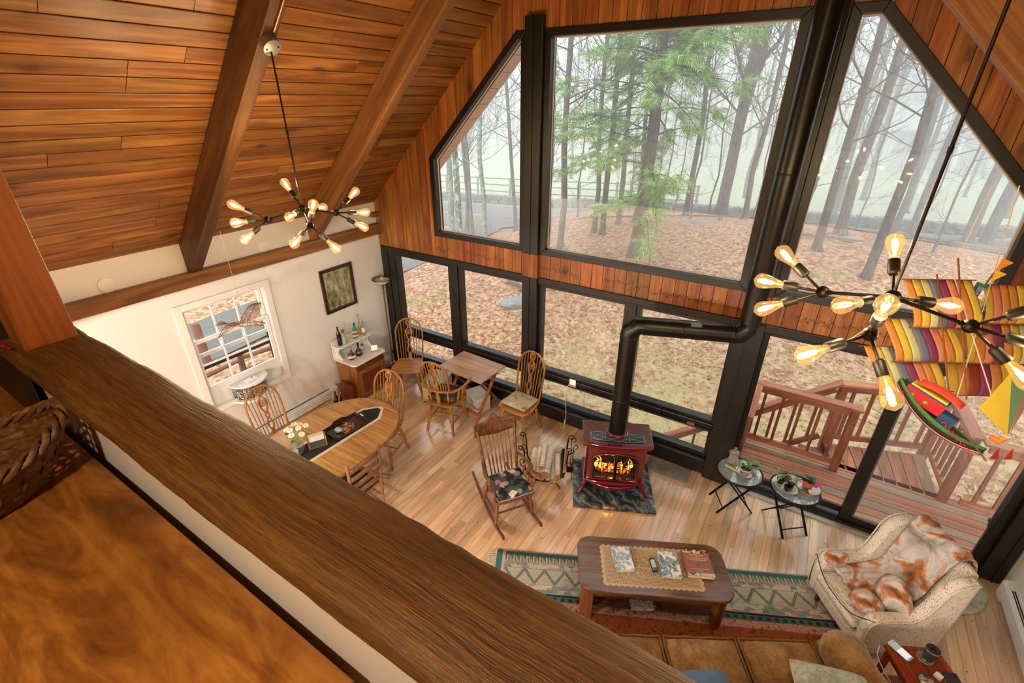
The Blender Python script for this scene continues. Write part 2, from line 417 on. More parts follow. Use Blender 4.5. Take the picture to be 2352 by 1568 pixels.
for a, b in ((-5.47, -4.34), (-4.20, -3.06), (-2.84, -1.62), (-1.51, -.41)):
    window(no, a, b, .755, 2.06, .045); no += 1
    wn = window(no, a, b, .262, .685, .045); no += 1
    for zz in (.275, .295, .315): MB().b2((a + .02, YW - .055 + zz * .1, zz - .004), (b - .02, YW, zz + .004)).obj('track', plain('track_grey', '3c4043', .35, .4), wn, 0)
    xm = lerp(a, b, .42)
    MB().b2((xm - .05, YW - .06, .315), (xm + .05, YW - .035, .325)).cyl((xm, YW - .05, .32), (xm, YW - .05, .335), .012, n=10).bar((xm, YW - .05, .335), (xm + .07, YW - .07, .338), .012, .01).obj('crank_handle', M_iron, wn)
# the trapezoid window above, in three lights
def light(no, poly, bar=.075):
    n = len(poly); cx = sum(p[0] for p in poly) / n; cz = sum(p[1] for p in poly) / n
    inn = []
    for i in range(n):
        p0, p1, p2 = Vector(poly[i-1]), Vector(poly[i]), Vector(poly[(i+1) % n])
        e1 = (p1 - p0).normalized(); e2 = (p2 - p1).normalized(); n1 = Vector((-e1.y, e1.x)); n2 = Vector((-e2.y, e2.x))
        b = (n1 + n2).normalized(); inn.append(p1 + b * (bar / max(.2, b.dot(n1))))
    m = MB()
    for i in range(n):
        j = (i + 1) % n
        m.prism_ax([tuple(poly[i]), tuple(poly[j]), tuple(inn[j]), tuple(inn[i])], YW - .035, YW + .10, 'Y')
    wn = struct(m.obj(f'window_{no}', M_black, None, 0, .004, fix=True))
    MB().prism_ax([tuple(p) for p in inn], YW + .05, YW + .057, 'Y').obj('pane', M_pane, wn, 0, fix=True)
    m2 = MB()
    for i in range(n):
        j = (i + 1) % n; c = Vector((cx, cz))
        q = [inn[i], inn[j], inn[j] + (c - inn[j]).normalized() * .016, inn[i] + (c - inn[i]).normalized() * .016]
        m2.prism_ax([tuple(p) for p in q], YW + .04, YW + .05, 'Y')
    m2.obj('glazing_bead', plain('bead_white', 'cfc9c0', .5), wn, 0, fix=True)
light(no, [(-4.57, HZ), (-3.06, HZ), (-3.06, 4.86), (-3.20, 4.86), (-4.57, 3.51)]); no += 1
light(no, [(-2.84, HZ), (-.41, HZ), (-.41, 4.86), (-2.84, 4.86)]); no += 1
light(no, [(-.15, HZ), (1.44, HZ), (1.44, 3.51), (.085, 4.86), (-.15, 4.86)]); no += 1
# sliding glass door onto the deck
M_pane2 = glass('door_glass', (.94, .955, .95), 1.3, haze=.06)
d1 = struct(fr('door_1', [((-.15, YW + .06, .09), (-.09, YW + .10, 2.06)), ((1.10, YW + .06, .09), (1.17, YW + .10, 2.06)), ((-.09, YW + .06, .09), (1.10, YW + .10, .17)), ((-.09, YW + .06, 1.99), (1.10, YW + .10, 2.06))], None, .004))
MB().b2((-.10, YW + .075, .16), (1.11, YW + .081, 2.0)).obj('pane', M_pane, d1, 0)
d2 = struct(fr('door_2', [((1.03, YW, .05), (1.14, YW + .045, 2.06)), ((2.13, YW, .05), (2.22, YW + .045, 2.06)), ((1.14, YW, .05), (2.13, YW + .045, .13)), ((1.14, YW, 1.99), (2.13, YW + .045, 2.06))], None, .004))
MB().b2((1.13, YW + .018, .12), (2.14, YW + .024, 2.0)).obj('pane', M_pane2, d2, 0)
MB().bar((2.10, YW - .06, .62), (2.10, YW - .06, 1.5), .03, .02).b2((2.09, YW - .06, .64), (2.11, YW, .68)).b2((2.09, YW - .06, 1.44), (2.11, YW, 1.48)).obj('handle', plain('dark_handle', '2b3036', .4), d2)
th = struct(fr('trim_2', [((-.15, YW - .03, 0), (2.22, YW + .14, .05))], None, .004))
MB().b2((-.15, YW - .10, 0), (2.22, YW - .03, .02)).obj('threshold_strip', plain('alu_strip', 'b9b4a8', .35, .5), th, 0)

# left wall with its sash window
wl = struct(MB().obj('wall_left', M_white))
m = MB(); t = .13; WY0, WY1, WZ0, WZ1 = 2.125, 3.105, .755, 2.065
m.b2((XL - t, YB, 0), (XL, WY0, 2.82)).b2((XL - t, WY1, 0), (XL, YW + .13, 2.82)).b2((XL - t, WY0, 0), (XL, WY1, WZ0)).b2((XL - t, WY0, WZ1), (XL, WY1, 2.82))
m.obj('plaster', M_white, wl, 0)
for yy, zz in ((1.577, 2.56), (3.25, 2.552), (4.709, 2.548)):
    MB().lathe([(.075, 0), (.075, .7), (.068, 1)], (XL, yy, zz), (XL + .012, yy, zz), 28).obj('round_cover_plate', M_trimw, wl)
wn = struct(MB().b2((XL, WY0 - .085, WZ0 - .07), (XL + .025, WY0, WZ1 + .08)).b2((XL, WY1, WZ0 - .07), (XL + .025, WY1 + .085, WZ1 + .08)).b2((XL, WY0, WZ1), (XL + .025, WY1, WZ1 + .08)).b2((XL, WY0, WZ0 - .07), (XL + .03, WY1, WZ0)).obj(f'window_{no}', M_trimw, None, 0, .004)); no += 1
def sash(xc, z0, z1, cols, rows, nm):
    m = MB(); s = .045; y0, y1 = WY0 + .005, WY1 - .005
    m.b2((xc - .015, y0, z0), (xc + .015, y0 + s, z1)).b2((xc - .015, y1 - s, z0), (xc + .015, y1, z1)).b2((xc - .015, y0 + s, z0), (xc + .015, y1 - s, z0 + s)).b2((xc - .015, y0 + s, z1 - s), (xc + .015, y1 - s, z1))
    so = m.obj(nm, M_trimw, wn, 0, .003)
    for i in range(1, cols):
        y = lerp(y0 + s, y1 - s, i / cols); MB().b2((xc - .012, y - .009, z0 + s), (xc + .012, y + .009, z1 - s)).obj('muntin', M_trimw, so, 0)
    for i in range(1, rows):
        z = lerp(z0 + s, z1 - s, i / rows); MB().b2((xc - .011, y0 + s, z - .009), (xc + .011, y1 - s, z + .009)).obj('muntin', M_trimw, so, 0)
    MB().b2((xc - .002, y0 + s - .005, z0 + s - .005), (xc + .002, y1 - s + .005, z1 - s + .005)).obj('pane', M_pane, so, 0)
sash(XL - .085, 1.42, WZ1, 3, 1, 'upper_sash'); sash(XL - .045, .99, 1.66, 3, 2, 'lower_sash')
MB().b2((XL - .12, WY0, WZ0 + .30), (XL - .115, WY0 + .03, WZ1)).b2((XL - .125, WY1 - .035, WZ0), (XL - .11, WY1, WZ1)).b2((XL - .128, WY0, 1.235), (XL - .11, WY1, 1.275)).obj('storm_frame', plain('storm_bronze', '2a2320', .5), wn, 0)
MB().b2((XL - .06, WY0, WZ0), (XL - .04, WY1, .99)).obj('insert_panel', M_trimw, wn, 0, .003)

# long wooden beam along the left wall, rafters above it
bm_ = struct(MB().b2((-3.2, -.05, -.078), (2.03 + .55, .055, .078)).obj('trim_3', M_beam, None, 0, .008, loc=(XL + .05, 2.57, 2.412), rot=(0, 0, PI/2)))
MB().b2((XL, 4.98, 2.60), (XL + .10, YW - .02, 2.66)).obj('corner_block', M_beam, wl, 0, .004)
# the two ceiling slopes, boards running the length of the house
M_core = plain('roof_core', '2b190d', .9)
ug = MB()
ug.v = []; c = .004
ug.prism_ax([(-.5, -.5), (.5, -.5), (.5, .42), (.46, .5), (-.46, .5), (-.5, .42)], -.5, .5, 'Y')
M_ceil2 = M_ceil
upl = ug.mesh('ceiling_board', M_ceil, 0)
ang = math.atan(K)
def slope(side, nm, ry, seed):
    root = struct(MB().obj(nm, M_core))
    sgn = 1 if side == 'L' else -1
    x_w = XL if side == 'L' else XR
    x_lo = XL - .12 if side == 'L' else XR + .12
    def P(x, off): # point on the slope, off along the outward normal
        nx, nz = (-K / SL, 1 / SL) if side == 'L' else (K / SL, 1 / SL)
        return (x + nx * off, zroof(x) + nz * off)
    MB().prism_ax([P(x_lo, .025), P(RX, .025), P(RX, .20), P(x_lo, .20)], YB, YW + 1.16, 'Y').obj('roof_deck', M_core, root, 0, fix=True)
    ln = abs(RX - x_w) * SL; rows = int(ln / .138) + 1; rr = random.Random(seed)
    for i in range(rows):
        s0 = i * .138; s1 = min(s0 + .138, ln + .02); xm = x_w + sgn * (s0 + s1) / 2 / SL
        cuts = [YB] + sorted(rr.sample([-1.6, -.8, -.1, .35, .8, 1.25, 1.7, 2.05, 3.2, 3.6, 4.5], 2 if i % 2 else 1)) + [YW - .001]
        for a, b in zip(cuts, cuts[1:]):
            if b < .2 and i > 3: pass
            px, pz = P(xm, .0125)
            o = link('ceiling_board', upl, root, loc=(px, (a + b) / 2, pz), rot=(0, -ang * sgn + PI, 0), scale=(s1 - s0 - .009, b - a - .004, .024))
    # soffit boards under the overhang outside
    for i in range(0, rows, 2):
        s0 = i * .138; s1 = s0 + .27; xm = x_w + sgn * (s0 + s1) / 2 / SL; px, pz = P(xm, .0125)
        MB().box((0, 0, 0), (s1 - s0 - .006, 1.0, .02)).obj('soffit_board', plain('soffit_paint', 'd2b09c', .6), root, 0, loc=(px, YW + .13 + .51, pz), rot=(0, -ang * sgn, 0))
    return root
cl = slope('L', 'ceiling', 0, 21); cr = slope('R', 'ceiling_right', 0, 22)
# sloping rafters, two per bay
def rafter(side, y0, y1, nm, lab):
    sgn = 1 if side == 'L' else -1; xw = XL + .001 if side == 'L' else XR - .001
    zt = zroof(xw); D = .385
    poly = [(xw, zt - .002), (xw, zt - D), (RX, ZR - D), (RX, ZR - .002)]
    R_ = Matrix.Rotation(ang * sgn, 4, 'Y'); Ri = R_
    base = Vector((xw, y0, zt)); m = MB(); vs = []
    for y in (y0, y1):
        for px, pz in poly: vs.append(Ri @ (Vector((px, y, pz)) - base))
    m.add(vs, [(0,1,2,3), (7,6,5,4), (0,4,5,1), (1,5,6,2), (2,6,7,3), (3,7,4,0)])
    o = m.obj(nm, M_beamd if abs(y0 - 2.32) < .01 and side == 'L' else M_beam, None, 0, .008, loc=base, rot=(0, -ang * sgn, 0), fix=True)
    o['kind'] = 'structure'; return o
kk = 4
for y0 in (2.32, 3.905, .77, -.8, -2.4):
    for sd in 'LR':
        if sd == 'R' and y0 < 0: continue
        rafter(sd, y0, y0 + .125, f'trim_{kk}', ''); kk += 1
struct(MB().b2((RX - .06, YB, ZR - .62), (RX + .06, YW, ZR - .16)).obj(f'trim_{kk}', M_beam, None, 0, .006)); kk += 1
# right wall, back wall, loft
struct(MB().b2((XR, YB, 0), (XR + .13, YW + .13, zroof(XR) + .02)).obj('wall_right', M_white, None, 0))
struct(MB().prism_ax([(XL, 0), (XR, 0), (XR, zroof(XR)), (RX, ZR), (XL, 2.80)], YB - .13, YB, 'Y').obj('wall_back', plain('back_paint', 'c9b79e', .7), None, 0, fix=True))
lf = struct(MB().b2((XL + .001, YB, 2.20), (XR - .001, .40, 2.47)).obj('floor_loft', plain('loft_floor', '8a5a30', .5), None, 0))
hw = struct(MB().b2((XL + .001, .305, 2.47), (XR - .001, .405, 3.445)).obj('wall_loft', plain('half_wall_paint', 'dcd7d8', .6, mottle=.03), None, 0))
# thick weathered cap of the loft half-wall, uneven edges
def capf(u, v):
    x = lerp(-4.6, 2.38, u); sec = [(.247, 3.452), (.247, 3.488), (.258, 3.499), (.30, 3.502), (.36, 3.503), (.43, 3.500), (.443, 3.49), (.444, 3.46), (.43, 3.446), (.26, 3.446)]
    y, z = sec[min(int(v * 9 + .5), 9)]
    nz = noise.noise(Vector((x * 4.3, y * 9, 1.0))); nf = noise.noise(Vector((x * 22, y * 9, 3.0)))
    if y < .26: y += nz * .004 + nf * .002
    if y > .42: y += nz * .005 + nf * .003
    if z > 3.48: z += nz * .0015 + noise.noise(Vector((x * 6, y * 90, 5))) * .0012
    return (x, y, z)
m = MB(); nu = 520; m.grid(capf, nu, 10)
for i in range(nu - 1): m.f.append((9*nu + i, 9*nu + i + 1, i + 1, i)); m.m.append(0)
struct(m.obj(f'trim_{kk}', M_rail, None, 60, fix=True)); kk += 1
M_post = wood('stained_post', ['5c2a0e', '8a4818', 'a86020'], 'Z', 'OBJECT', 1.4, .4, .05, knots=1.2, bump=.1)
struct(MB().b2((-2.115, .28, 3.497), (-1.975, .416, zroof(-2.11) - .04)).obj(f'trim_{kk}', M_post, None, 0, .006)); kk += 1
# baseboard heaters
def heater(nm, a, b, z, nx, label):
    a, b = Vector(a), Vector(b); d = (b - a).normalized(); n = Vector(nx); L = (b - a).length
    root = thing(nm, label, 'heater', a, 0)
    M = Matrix((d, n, Vector((0, 0, 1)))).transposed().to_4x4(); 
    def pr(poly, x0, x1, part, mat):
        m = MB(); vs = []
        m.prism([(p[0], p[1]) for p in poly], x0, x1, M @ Matrix(((0,0,1,0),(1,0,0,0),(0,1,0,0),(0,0,0,1))))
        return m.obj(part, mat, root, 0, .002, fix=True)
    hw_ = plain('heater_white', 'dedddb', .4)
    pr([(0, .02), (.012, .02), (.012, z), (0, z)], 0, L, 'back_plate', hw_)
    pr([(.045, .045), (.065, .045), (.065, z - .055), (.05, z - .04), (.045, z - .05)], 0, L, 'front_panel', hw_)
    pr([(0, z - .012), (.045, z - .018), (.06, z - .03), (.056, z - .034), (.04, z - .024), (0, z - .018)], 0, L, 'top_hood', hw_)
    pr([(.013, .05), (.044, .05), (.044, z - .03), (.013, z - .03)], .02, L - .02, 'fin_core', plain('heater_gap_shade', '0d0d0e', .8))
    for k in (.020, .036): pr([(k, z - .017), (k + .008, z - .019), (k + .008, z - .006 - k * .25), (k, z - .004 - k * .25)], .13, L - .13, 'slot_shade_strip', _mc['heater_gap_shade'])  # solid near-black strips on the hood paint the shade of open slots
    for e in (0, L - .12): pr([(0, .018), (.07, .018), (.07, z - .045), (.055, z - .022), (0, z - .006)], e, e + .12, 'end_cap', hw_)
    return root
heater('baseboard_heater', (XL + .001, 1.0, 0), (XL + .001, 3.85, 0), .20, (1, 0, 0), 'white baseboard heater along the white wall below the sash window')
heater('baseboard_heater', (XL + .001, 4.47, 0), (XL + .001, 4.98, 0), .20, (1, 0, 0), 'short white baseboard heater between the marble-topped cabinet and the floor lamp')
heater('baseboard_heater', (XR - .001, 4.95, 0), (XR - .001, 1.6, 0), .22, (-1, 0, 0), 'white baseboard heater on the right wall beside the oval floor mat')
# ------------------------------------------------------------------ outside: ground, road, woods, deck
def sst(a, b, x):
    t = min(1, max(0, (x - a) / (b - a))); return t * t * (3 - 2 * t)
def hz(x, y):
    z = -1.35 + .95 * sst(5.5, 13, y)
    z += 1.0 * math.exp(-((x + .8) / 7.5) ** 2 - ((y - 17.3) / 4.2) ** 2)
    z -= .25 * sst(19, 25, y)
    z = z + (-.75 - z) * sst(7.5, 12, -x)
    return z + 6.0 * sst(45, 95, y)
def ground_mat():
    t = NT('leafy_ground'); p = t.coord('WORLD'); sx = t.n('ShaderNodeSeparateXYZ', {0: p})
    leaf = t.n('ShaderNodeTexVoronoi', {'Vector': t.vmath('ADD', p, t.vmath('MULTIPLY', t.noise(p, 9, 3, out=1), (.1, .1, .1))), 'Scale': 13.0, 'Randomness': 1.0})
    lc = t.ramp(t.n('ShaderNodeSeparateColor', {0: leaf.outputs['Color']}).outputs[0], [(0, '8f5c40'), (.3, 'bd8a68'), (.55, 'd2a684'), (.8, 'e0c2a4'), (1, 'a87656')]).outputs[0]
    lc = t.mix(.6, lc, t.ramp(t.noise(p, 38, 4, .7), [(.3, (.5,)*3), (.7, (1.35,)*3)]).outputs[0], 'MULTIPLY')
    gr = t.ramp(t.noise(t.vmath('MULTIPLY', p, (1, 1.5, 1)), 26, 5, .75), [(.25, 'b09a66'), (.5, 'dcc898'), (.7, 'ecdcb0')]).outputs[0]
    gr = t.mix(t.ramp(t.noise(p, 1.3, 3), [(.45, (0,)*3), (.7, (.55,)*3)]).outputs[0], gr, s2l('a3a866'))
    nearh = t.ramp(t.math('MULTIPLY', sx.outputs[1], .05), [(.38, (1,)*3), (.56, (0,)*3)]).outputs[0]
    right = t.ramp(t.math('MULTIPLY_ADD', sx.outputs[0], .05, .5), [(.22, (.15,)*3), (.36, (1,)*3)]).outputs[0]
    patch = t.ramp(t.noise(p, .9, 4, .7), [(.36, (0,)*3), (.58, (1,)*3)]).outputs[0]
    f = t.mix(1.0, t.mix(1.0, nearh, right, 'MULTIPLY'), patch, 'MULTIPLY')
    c = t.mix(f, lc, gr)
    moss = t.ramp(t.noise(p, .55, 3, .6), [(.6, (0,)*3), (.72, (.6,)*3)]).outputs[0]
    c = t.mix(moss, c, s2l('94a35c'))
    fld = t.ramp(t.math('MULTIPLY', t.math('MULTIPLY_ADD', sx.outputs[0], -.22, sx.outputs[1]), .01), [(.238, (0,)*3), (.25, (1,)*3)]).outputs[0]
    fc = t.ramp(t.noise(p, .12, 3), [(.35, 'c4c2a4'), (.6, 'b9c4a2')]).outputs[0]
    c = t.mix(fld, c, fc)
    t.bsdf(c, .95, 0, .1, t.bump(t.noise(p, 30, 5, .8), .8, .04)); return t.m
m = MB()
xs = [-70, -50, -35, -25, -18] + [-15 + i * .6 for i in range(46)] + [14, 18, 25, 35, 50, 70]; ys = [-12, -4, 2, 5.3] + [5.9 + i * .6 for i in range(40)] + [32, 36, 42, 50, 60, 72, 90, 110]
idx = {}
for j, y in enumerate(ys):
    for i, x in enumerate(xs):
        idx[i, j] = len(m.v); m.v.append((x, y, hz(x, y) + .07 * noise.noise(Vector((x * .5, y * .5, 0))) * (1 if y < 30 else 0)))
for j in range(len(ys) - 1):
    for i in range(len(xs) - 1): m.f.append((idx[i, j], idx[i+1, j], idx[i+1, j+1], idx[i, j+1])); m.m.append(0)
M_ground = ground_mat()
gr = struct(m.obj('ground', M_ground, None, 60))
# fallen leaves and dry grass, far too many to count
def flecks(nm, N, seed, mat, xr, yr, size, up, flt):
    rr = random.Random(seed); m = MB(); k = 0
    while k < N:
        x = rr.uniform(*xr); y = yr[0] + (yr[1] - yr[0]) * rr.random() ** 1.5
        if not flt(x, y, rr): continue
        z = hz(x, y) + .07 * noise.noise(Vector((x * .5, y * .5, 0))); s = rr.uniform(*size); a = rr.uniform(0, 6.3)
        d = Vector((math.cos(a), math.sin(a), 0)); e = Vector((-d.y, d.x, 0)); c = Vector((x, y, z + .012 + .02 * rr.random()))
        t = Vector((rr.uniform(-.4, .4), rr.uniform(-.4, .4), 1))
        if up: m.add([c - e*s*.05, c + e*s*.05, c + d*s*.55 + Vector((0,0,s*.8))], [(0, 1, 2)])
        else: m.add([c - d*s, c + e*s*.55 + Vector((0,0,s*.35*t.x)), c + d*s + Vector((0,0,s*.6*t.y)), c - e*s*.55], [(0, 1, 2, 3)])
        k += 1
    return tag(m.obj(nm, mat, None, 0), kind='stuff')
def island_mat(nm, cols):
    t = NT(nm); r = t.n('ShaderNodeNewGeometry').outputs['Random Per Island']
    t.bsdf(t.ramp(r, [(i / (len(cols) - 1), c) for i, c in enumerate(cols)]).outputs[0], .85, 0, .2); return t.m
def grassy(x, y): return noise.noise(Vector((x * .9, y * .9, 0))) * .5 + .5
tag(flecks('fallen_leaves', 42000, 1, island_mat('dry_leaf', ['84492e', 'b57a52', 'd29e78', '9c664a', 'dcb696']), (-12, 8), (5.6, 22), (.018, .045), False, lambda x, y, r: r.random() < (.30 if (y < 9 and x > -5) else 1)), 'brown fallen leaves scattered over the ground outside', 'leaves')
tag(flecks('dry_grass', 30000, 2, island_mat('straw', ['cdb686', 'e4d2a0', 'b9aa6c', 'd8c898']), (-6, 6), (5.6, 11.5), (.04, .10), True, lambda x, y, r: True), 'short straw-coloured dry grass on the lawn outside', 'grass')
# road, driveway
M_asph = plain('asphalt', '77746f', .95, spec=.1, bump=.2)
def rib(nm, pts, wd, mat, dz=.03, **kw):
    m = MB(); P = [Vector(p) for p in pts]
    for i, p in enumerate(P):
        t = (P[min(i+1, len(P)-1)] - P[max(i-1, 0)]); n = Vector((-t.y, t.x)).normalized()
        for s in (-1, 1):
            q = p + n * (s * wd / 2); m.v.append((q.x, q.y, hz(q.x, q.y) + dz))
    for i in range(len(P) - 1): m.f.append((2*i, 2*i+2, 2*i+3, 2*i+1)); m.m.append(0)
    return m.obj(nm, mat, None, 0)
def rc(x): return (x, 21.4 + .22 * x)
road = struct(rib('road', [rc(x) for x in range(-60, 61, 2)], 4.6, M_asph, .05))
tag(rib('lane_line', [rc(x) for x in range(-60, 61, 2)], .12, plain('lane_yellow', 'c9a85c', .7), .056), kind='structure').parent = road
struct(rib('driveway', [(-10.4, -8), (-10.9, 0), (-11.4, 5), (-11.6, 9), (-11.7, 13), (-11.9, 16), (-12.3, 19)], 1.9, M_asph, .05))
# stone wall across the road
rr = random.Random(8); st = MB()
for i in range(420):
    x = -30 + i * .145; lx, ly = x, rc(x)[1] + 3.3
    for k in range(2):
        st.box((lx + rr.uniform(-.05, .05), ly + rr.uniform(-.15, .15), hz(lx, ly) + .12 + k * .2), (rr.uniform(.16, .3), .4, rr.uniform(.13, .22)), r=Matrix.Rotation(rr.uniform(-.2, .2), 4, 'Y') @ Matrix.Rotation(rr.uniform(0, .5), 4, 'Z'))
tag(tag(st.obj('stone_wall', plain('field_stone', '858780', .9, mottle=.5), None, 0), 'low dry-stone wall along the far side of the road', 'wall'), kind='stuff')
fe = thing('field_fence', 'grey post-and-rail fence in the field beyond the road', 'fence')
mf = plain('grey_fence_wood', '8a847c', .8)
for i in range(12):
    x = -26 + i * 1.9; y = rc(x)[1] + 4.6; z = hz(x, y); MB().b2((x - .045, y - .045, z - .1), (x + .045, y + .045, z + 1.15)).obj('post', mf, fe, 0)
for k in (.4, .75, 1.08):
    MB().tube([(x, rc(x)[1] + 4.6, hz(x, rc(x)[1] + 4.6) + k) for x in (-27, -20, -13, -5)], .028, 4).obj('rail', mf, fe, 0)
# trees
M_bark = [None] * 4
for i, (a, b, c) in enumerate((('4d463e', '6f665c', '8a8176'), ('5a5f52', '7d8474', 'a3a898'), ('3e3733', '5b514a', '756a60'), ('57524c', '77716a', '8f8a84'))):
    t = NT(f'bark_{i}'); p = t.coord('OBJECT'); nz = t.noise(t.vmath('MULTIPLY', p, (1, 1, .25)), 14, 5, .7)
    cc = t.ramp(nz, [(.3, a), (.5, b), (.72, c)]).outputs[0]
    if i == 1: cc = t.mix(t.ramp(t.noise(p, 9, 3), [(.52, (0,)*3), (.6, (.8,)*3)]).outputs[0], cc, s2l('b9c0ac'))
    t.bsdf(cc, .95, 0, .1, t.bump(nz, .7, .03)); M_bark[i] = t.m
def tree_mesh(seed, H, r0, fork=None, lean=(0, 0), low=.16, nbr=40, twig=6, sides=7):
    r0 *= .66
    rr = random.Random(seed); tr = MB(); br = MB()
    wob = [(rr.uniform(-.12, .12), rr.uniform(-.12, .12)) for _ in range(12)]
    def tp(t):
        i = min(int(t * 11), 10); f = t * 11 - i
        return Vector((lerp(wob[i][0], wob[i+1][0], f) * min(1, t*6) + lean[0] * t * H, lerp(wob[i][1], wob[i+1][1], f) * min(1, t*6) + lean[1] * t * H, t * H - .15))
    prof = [0, .012, .03, .06, .1, .2, .3, .4, .5, .6, .7, .8, .9, 1]
    tr.tube([tp(t) for t in prof], [r0 * ((1.6 if t == 0 else 1.2 if t < .02 else 1.04 if t < .05 else 1) * (1 - .78 * t)) for t in prof], sides + 2)
    for k in range(5):   # root flare
        a = rr.uniform(0, 6.28); q = Vector((math.cos(a), math.sin(a), 0)) * r0
        tr.tube([q * .5 + Vector((0, 0, r0 * 1.3)), q * 1.2 + Vector((0, 0, r0 * .4)), q * 2.4 + Vector((0, 0, -.1))], [r0*.45, r0*.35, r0*.12], 5)
    def branch(p, d, L, r, lvl):
        pts = [p]; q = Vector(p); dd = Vector(d); N = 5 if lvl < 2 else 3
        for i in range(N):
            dd = (dd + Vector((rr.uniform(-.28, .28), rr.uniform(-.28, .28), rr.uniform(-.05, .25)))).normalized(); q = q + dd * (L / N); pts.append(q)
        br.tube(pts, [r * (1 - .8 * i / N) for i in range(N + 1)], 5 if lvl == 0 else 4 if lvl == 1 else 3, caps=False)
        if lvl < 2:
            for k in range(twig if lvl == 0 else 5):
                i = rr.randint(1, N); s = rr.choice((-1, 1)); base = pts[i]; dir0 = (pts[i] - pts[i-1]).normalized()
                side = dir0.cross(Vector((rr.uniform(-1, 1), rr.uniform(-1, 1), rr.uniform(-.3, 1)))).normalized()
                branch(base, (dir0 * .8 + side * .8).normalized(), L * rr.uniform(.3, .55), r * .42, lvl + 1)
    for k in range(nbr):
        t = low + (1 - low) * (k + rr.random()) / nbr; a = rr.uniform(0, 6.28); up_ = rr.uniform(.1, .9)
        branch(tp(t), Vector((math.cos(a), math.sin(a), up_)).normalized(), H * rr.uniform(.12, .24) * (1.15 - t * .5), r0 * rr.uniform(.12, .27) * (1.15 - .6 * t), 0)
    if fork:
        t, a, L = fork; branch(tp(t), Vector((math.cos(a) * .35, math.sin(a) * .35, 1)).normalized(), L, r0 * .6, 0)
    return tr, br
def tree(seed, x, y, H, r, bark, label, group=None, name='bare_tree', z=None, **kw):
    tr, br = tree_mesh(seed, H, r, **kw)
    o = thing(name, label, 'tree', (x, y, hz(x, y) if z is None else z), 0, group)
    tr.obj('trunk', M_bark[bark], o, 60); br.obj('branches', M_bark[bark], o, 0)
    return o
near = [
 (-12.69, 15.28, 15, .20, 1, 'pale lichen-mottled tree at the far left of the trapezoid window', {}),
 (-12.05, 15.5, 16, .13, 0, 'grey tree just right of the lichen-mottled tree at the far left', {}),
 (-11.6, 15.3, 14, .11, 0, 'thin leaning tree third from the left in the left upper window', dict(lean=(-.06, .02))),
 (-10.95, 15.16, 16, .15, 1, 'straight tree standing in front of the driveway mouth', {}),
 (-10.1, 16.2, 16, .12, 0, 'slender tree leaning left above the driveway bend', dict(lean=(-.09, .02))),
 (-9.3, 15.4, 15, .16, 1, 'mossy-footed tree close left of the thick black post', {}),
 (-8.15, 15.4, 13, .06, 0, 'very thin sapling just right of the thick black post', {}),
 (-6.8, 13.66, 16, .16, 2, 'brown tree with long bare side limbs left of the hemlock', dict(low=.2, nbr=30)),
 (-6.4, 15.45, 16, .13, 0, 'left tree of the close trio behind the hemlock', {}),
 (-6.02, 15.27, 17, .15, 2, 'middle tree of the close trio behind the hemlock', {}),
 (-5.95, 16.5, 17, .14, 0, 'right tree of the close trio behind the hemlock', {}),
 (-5.5, 17.0, 16, .12, 2, 'dark slim tree directly behind the hemlock foliage', {}),
 (-4.1, 18.5, 17, .15, 2, 'dark straight tree right of the hemlock on the leafy rise', {}),
 (-3.1, 19.9, 18, .33, 0, 'thickest tree on the leafy rise with broken side stubs', dict(fork=(.22, .3, 7))),
 (-2.73, 17.54, 15, .10, 0, 'slim tree in front of the thickest tree', dict(lean=(.03, 0))),
 (-2.05, 18.1, 17, .14, 0, 'left tree of the pair nearest the stove pipe on its left', {}),
 (-1.75, 19.8, 17, .15, 0, 'right tree of the pair nearest the stove pipe on its left', {}),
 (.26, 15.6, 17, .17, 2, 'dark tree just right of the stove pipe', {}),
 (.75, 17.5, 18, .22, 0, 'thick tree with flared roots in the right upper window', dict(low=.2)),
 (1.46, 14.4, 16, .17, 2, 'forked tree nearest the house in the right upper window', dict(fork=(.33, 2.6, 6), low=.22)),
 (2.5, 21.5, 17, .16, 3, 'pale misty tree left of the hanging lamp rod', {}),
 (3.1, 22.2, 17, .17, 3, 'pale misty tree right behind the forked tree', {}),
 (4.7, 22.3, 18, .27, 3, 'left of two thick misty trees near the right window corner', {}),
 (5.3, 22.8, 18, .27, 3, 'right of two thick misty trees near the right window corner', {}),
 (6.2, 23.2, 18, .3, 3, 'misty tree at the right edge of the right upper window', {}),
 (-7.75, 9.6, 14, .14, 1, 'tree whose trunk stands behind the mullion of the lower left windows', dict(low=.55, nbr=14)),
]
for i, (x, y, H, r, b, lab, kw) in enumerate(near): tree(100 + i, x, y, H, r, b, lab, **kw)
rr = random.Random(55)
for i in range(16):
    x = rr.uniform(-9, 5.5); y = rr.uniform(16.5, 23)
    tree(500 + i, x, y, rr.uniform(5, 9), rr.uniform(.04, .07), (0, 2, 3)[i % 3], 'thin twiggy sapling between the larger trees on the rise', 'saplings on the rise', 'sapling', low=.12, nbr=20, twig=5, sides=4)
protos = [tree_mesh(300 + i, 15 + i % 3, .13 + .02 * (i % 3), nbr=22, twig=5, sides=5) for i in range(5)]
pm = [(a.mesh('trunk', M_bark[3], 60), b.mesh('branches', M_bark[3], 0)) for a, b in protos]
rr = random.Random(77); k = 0
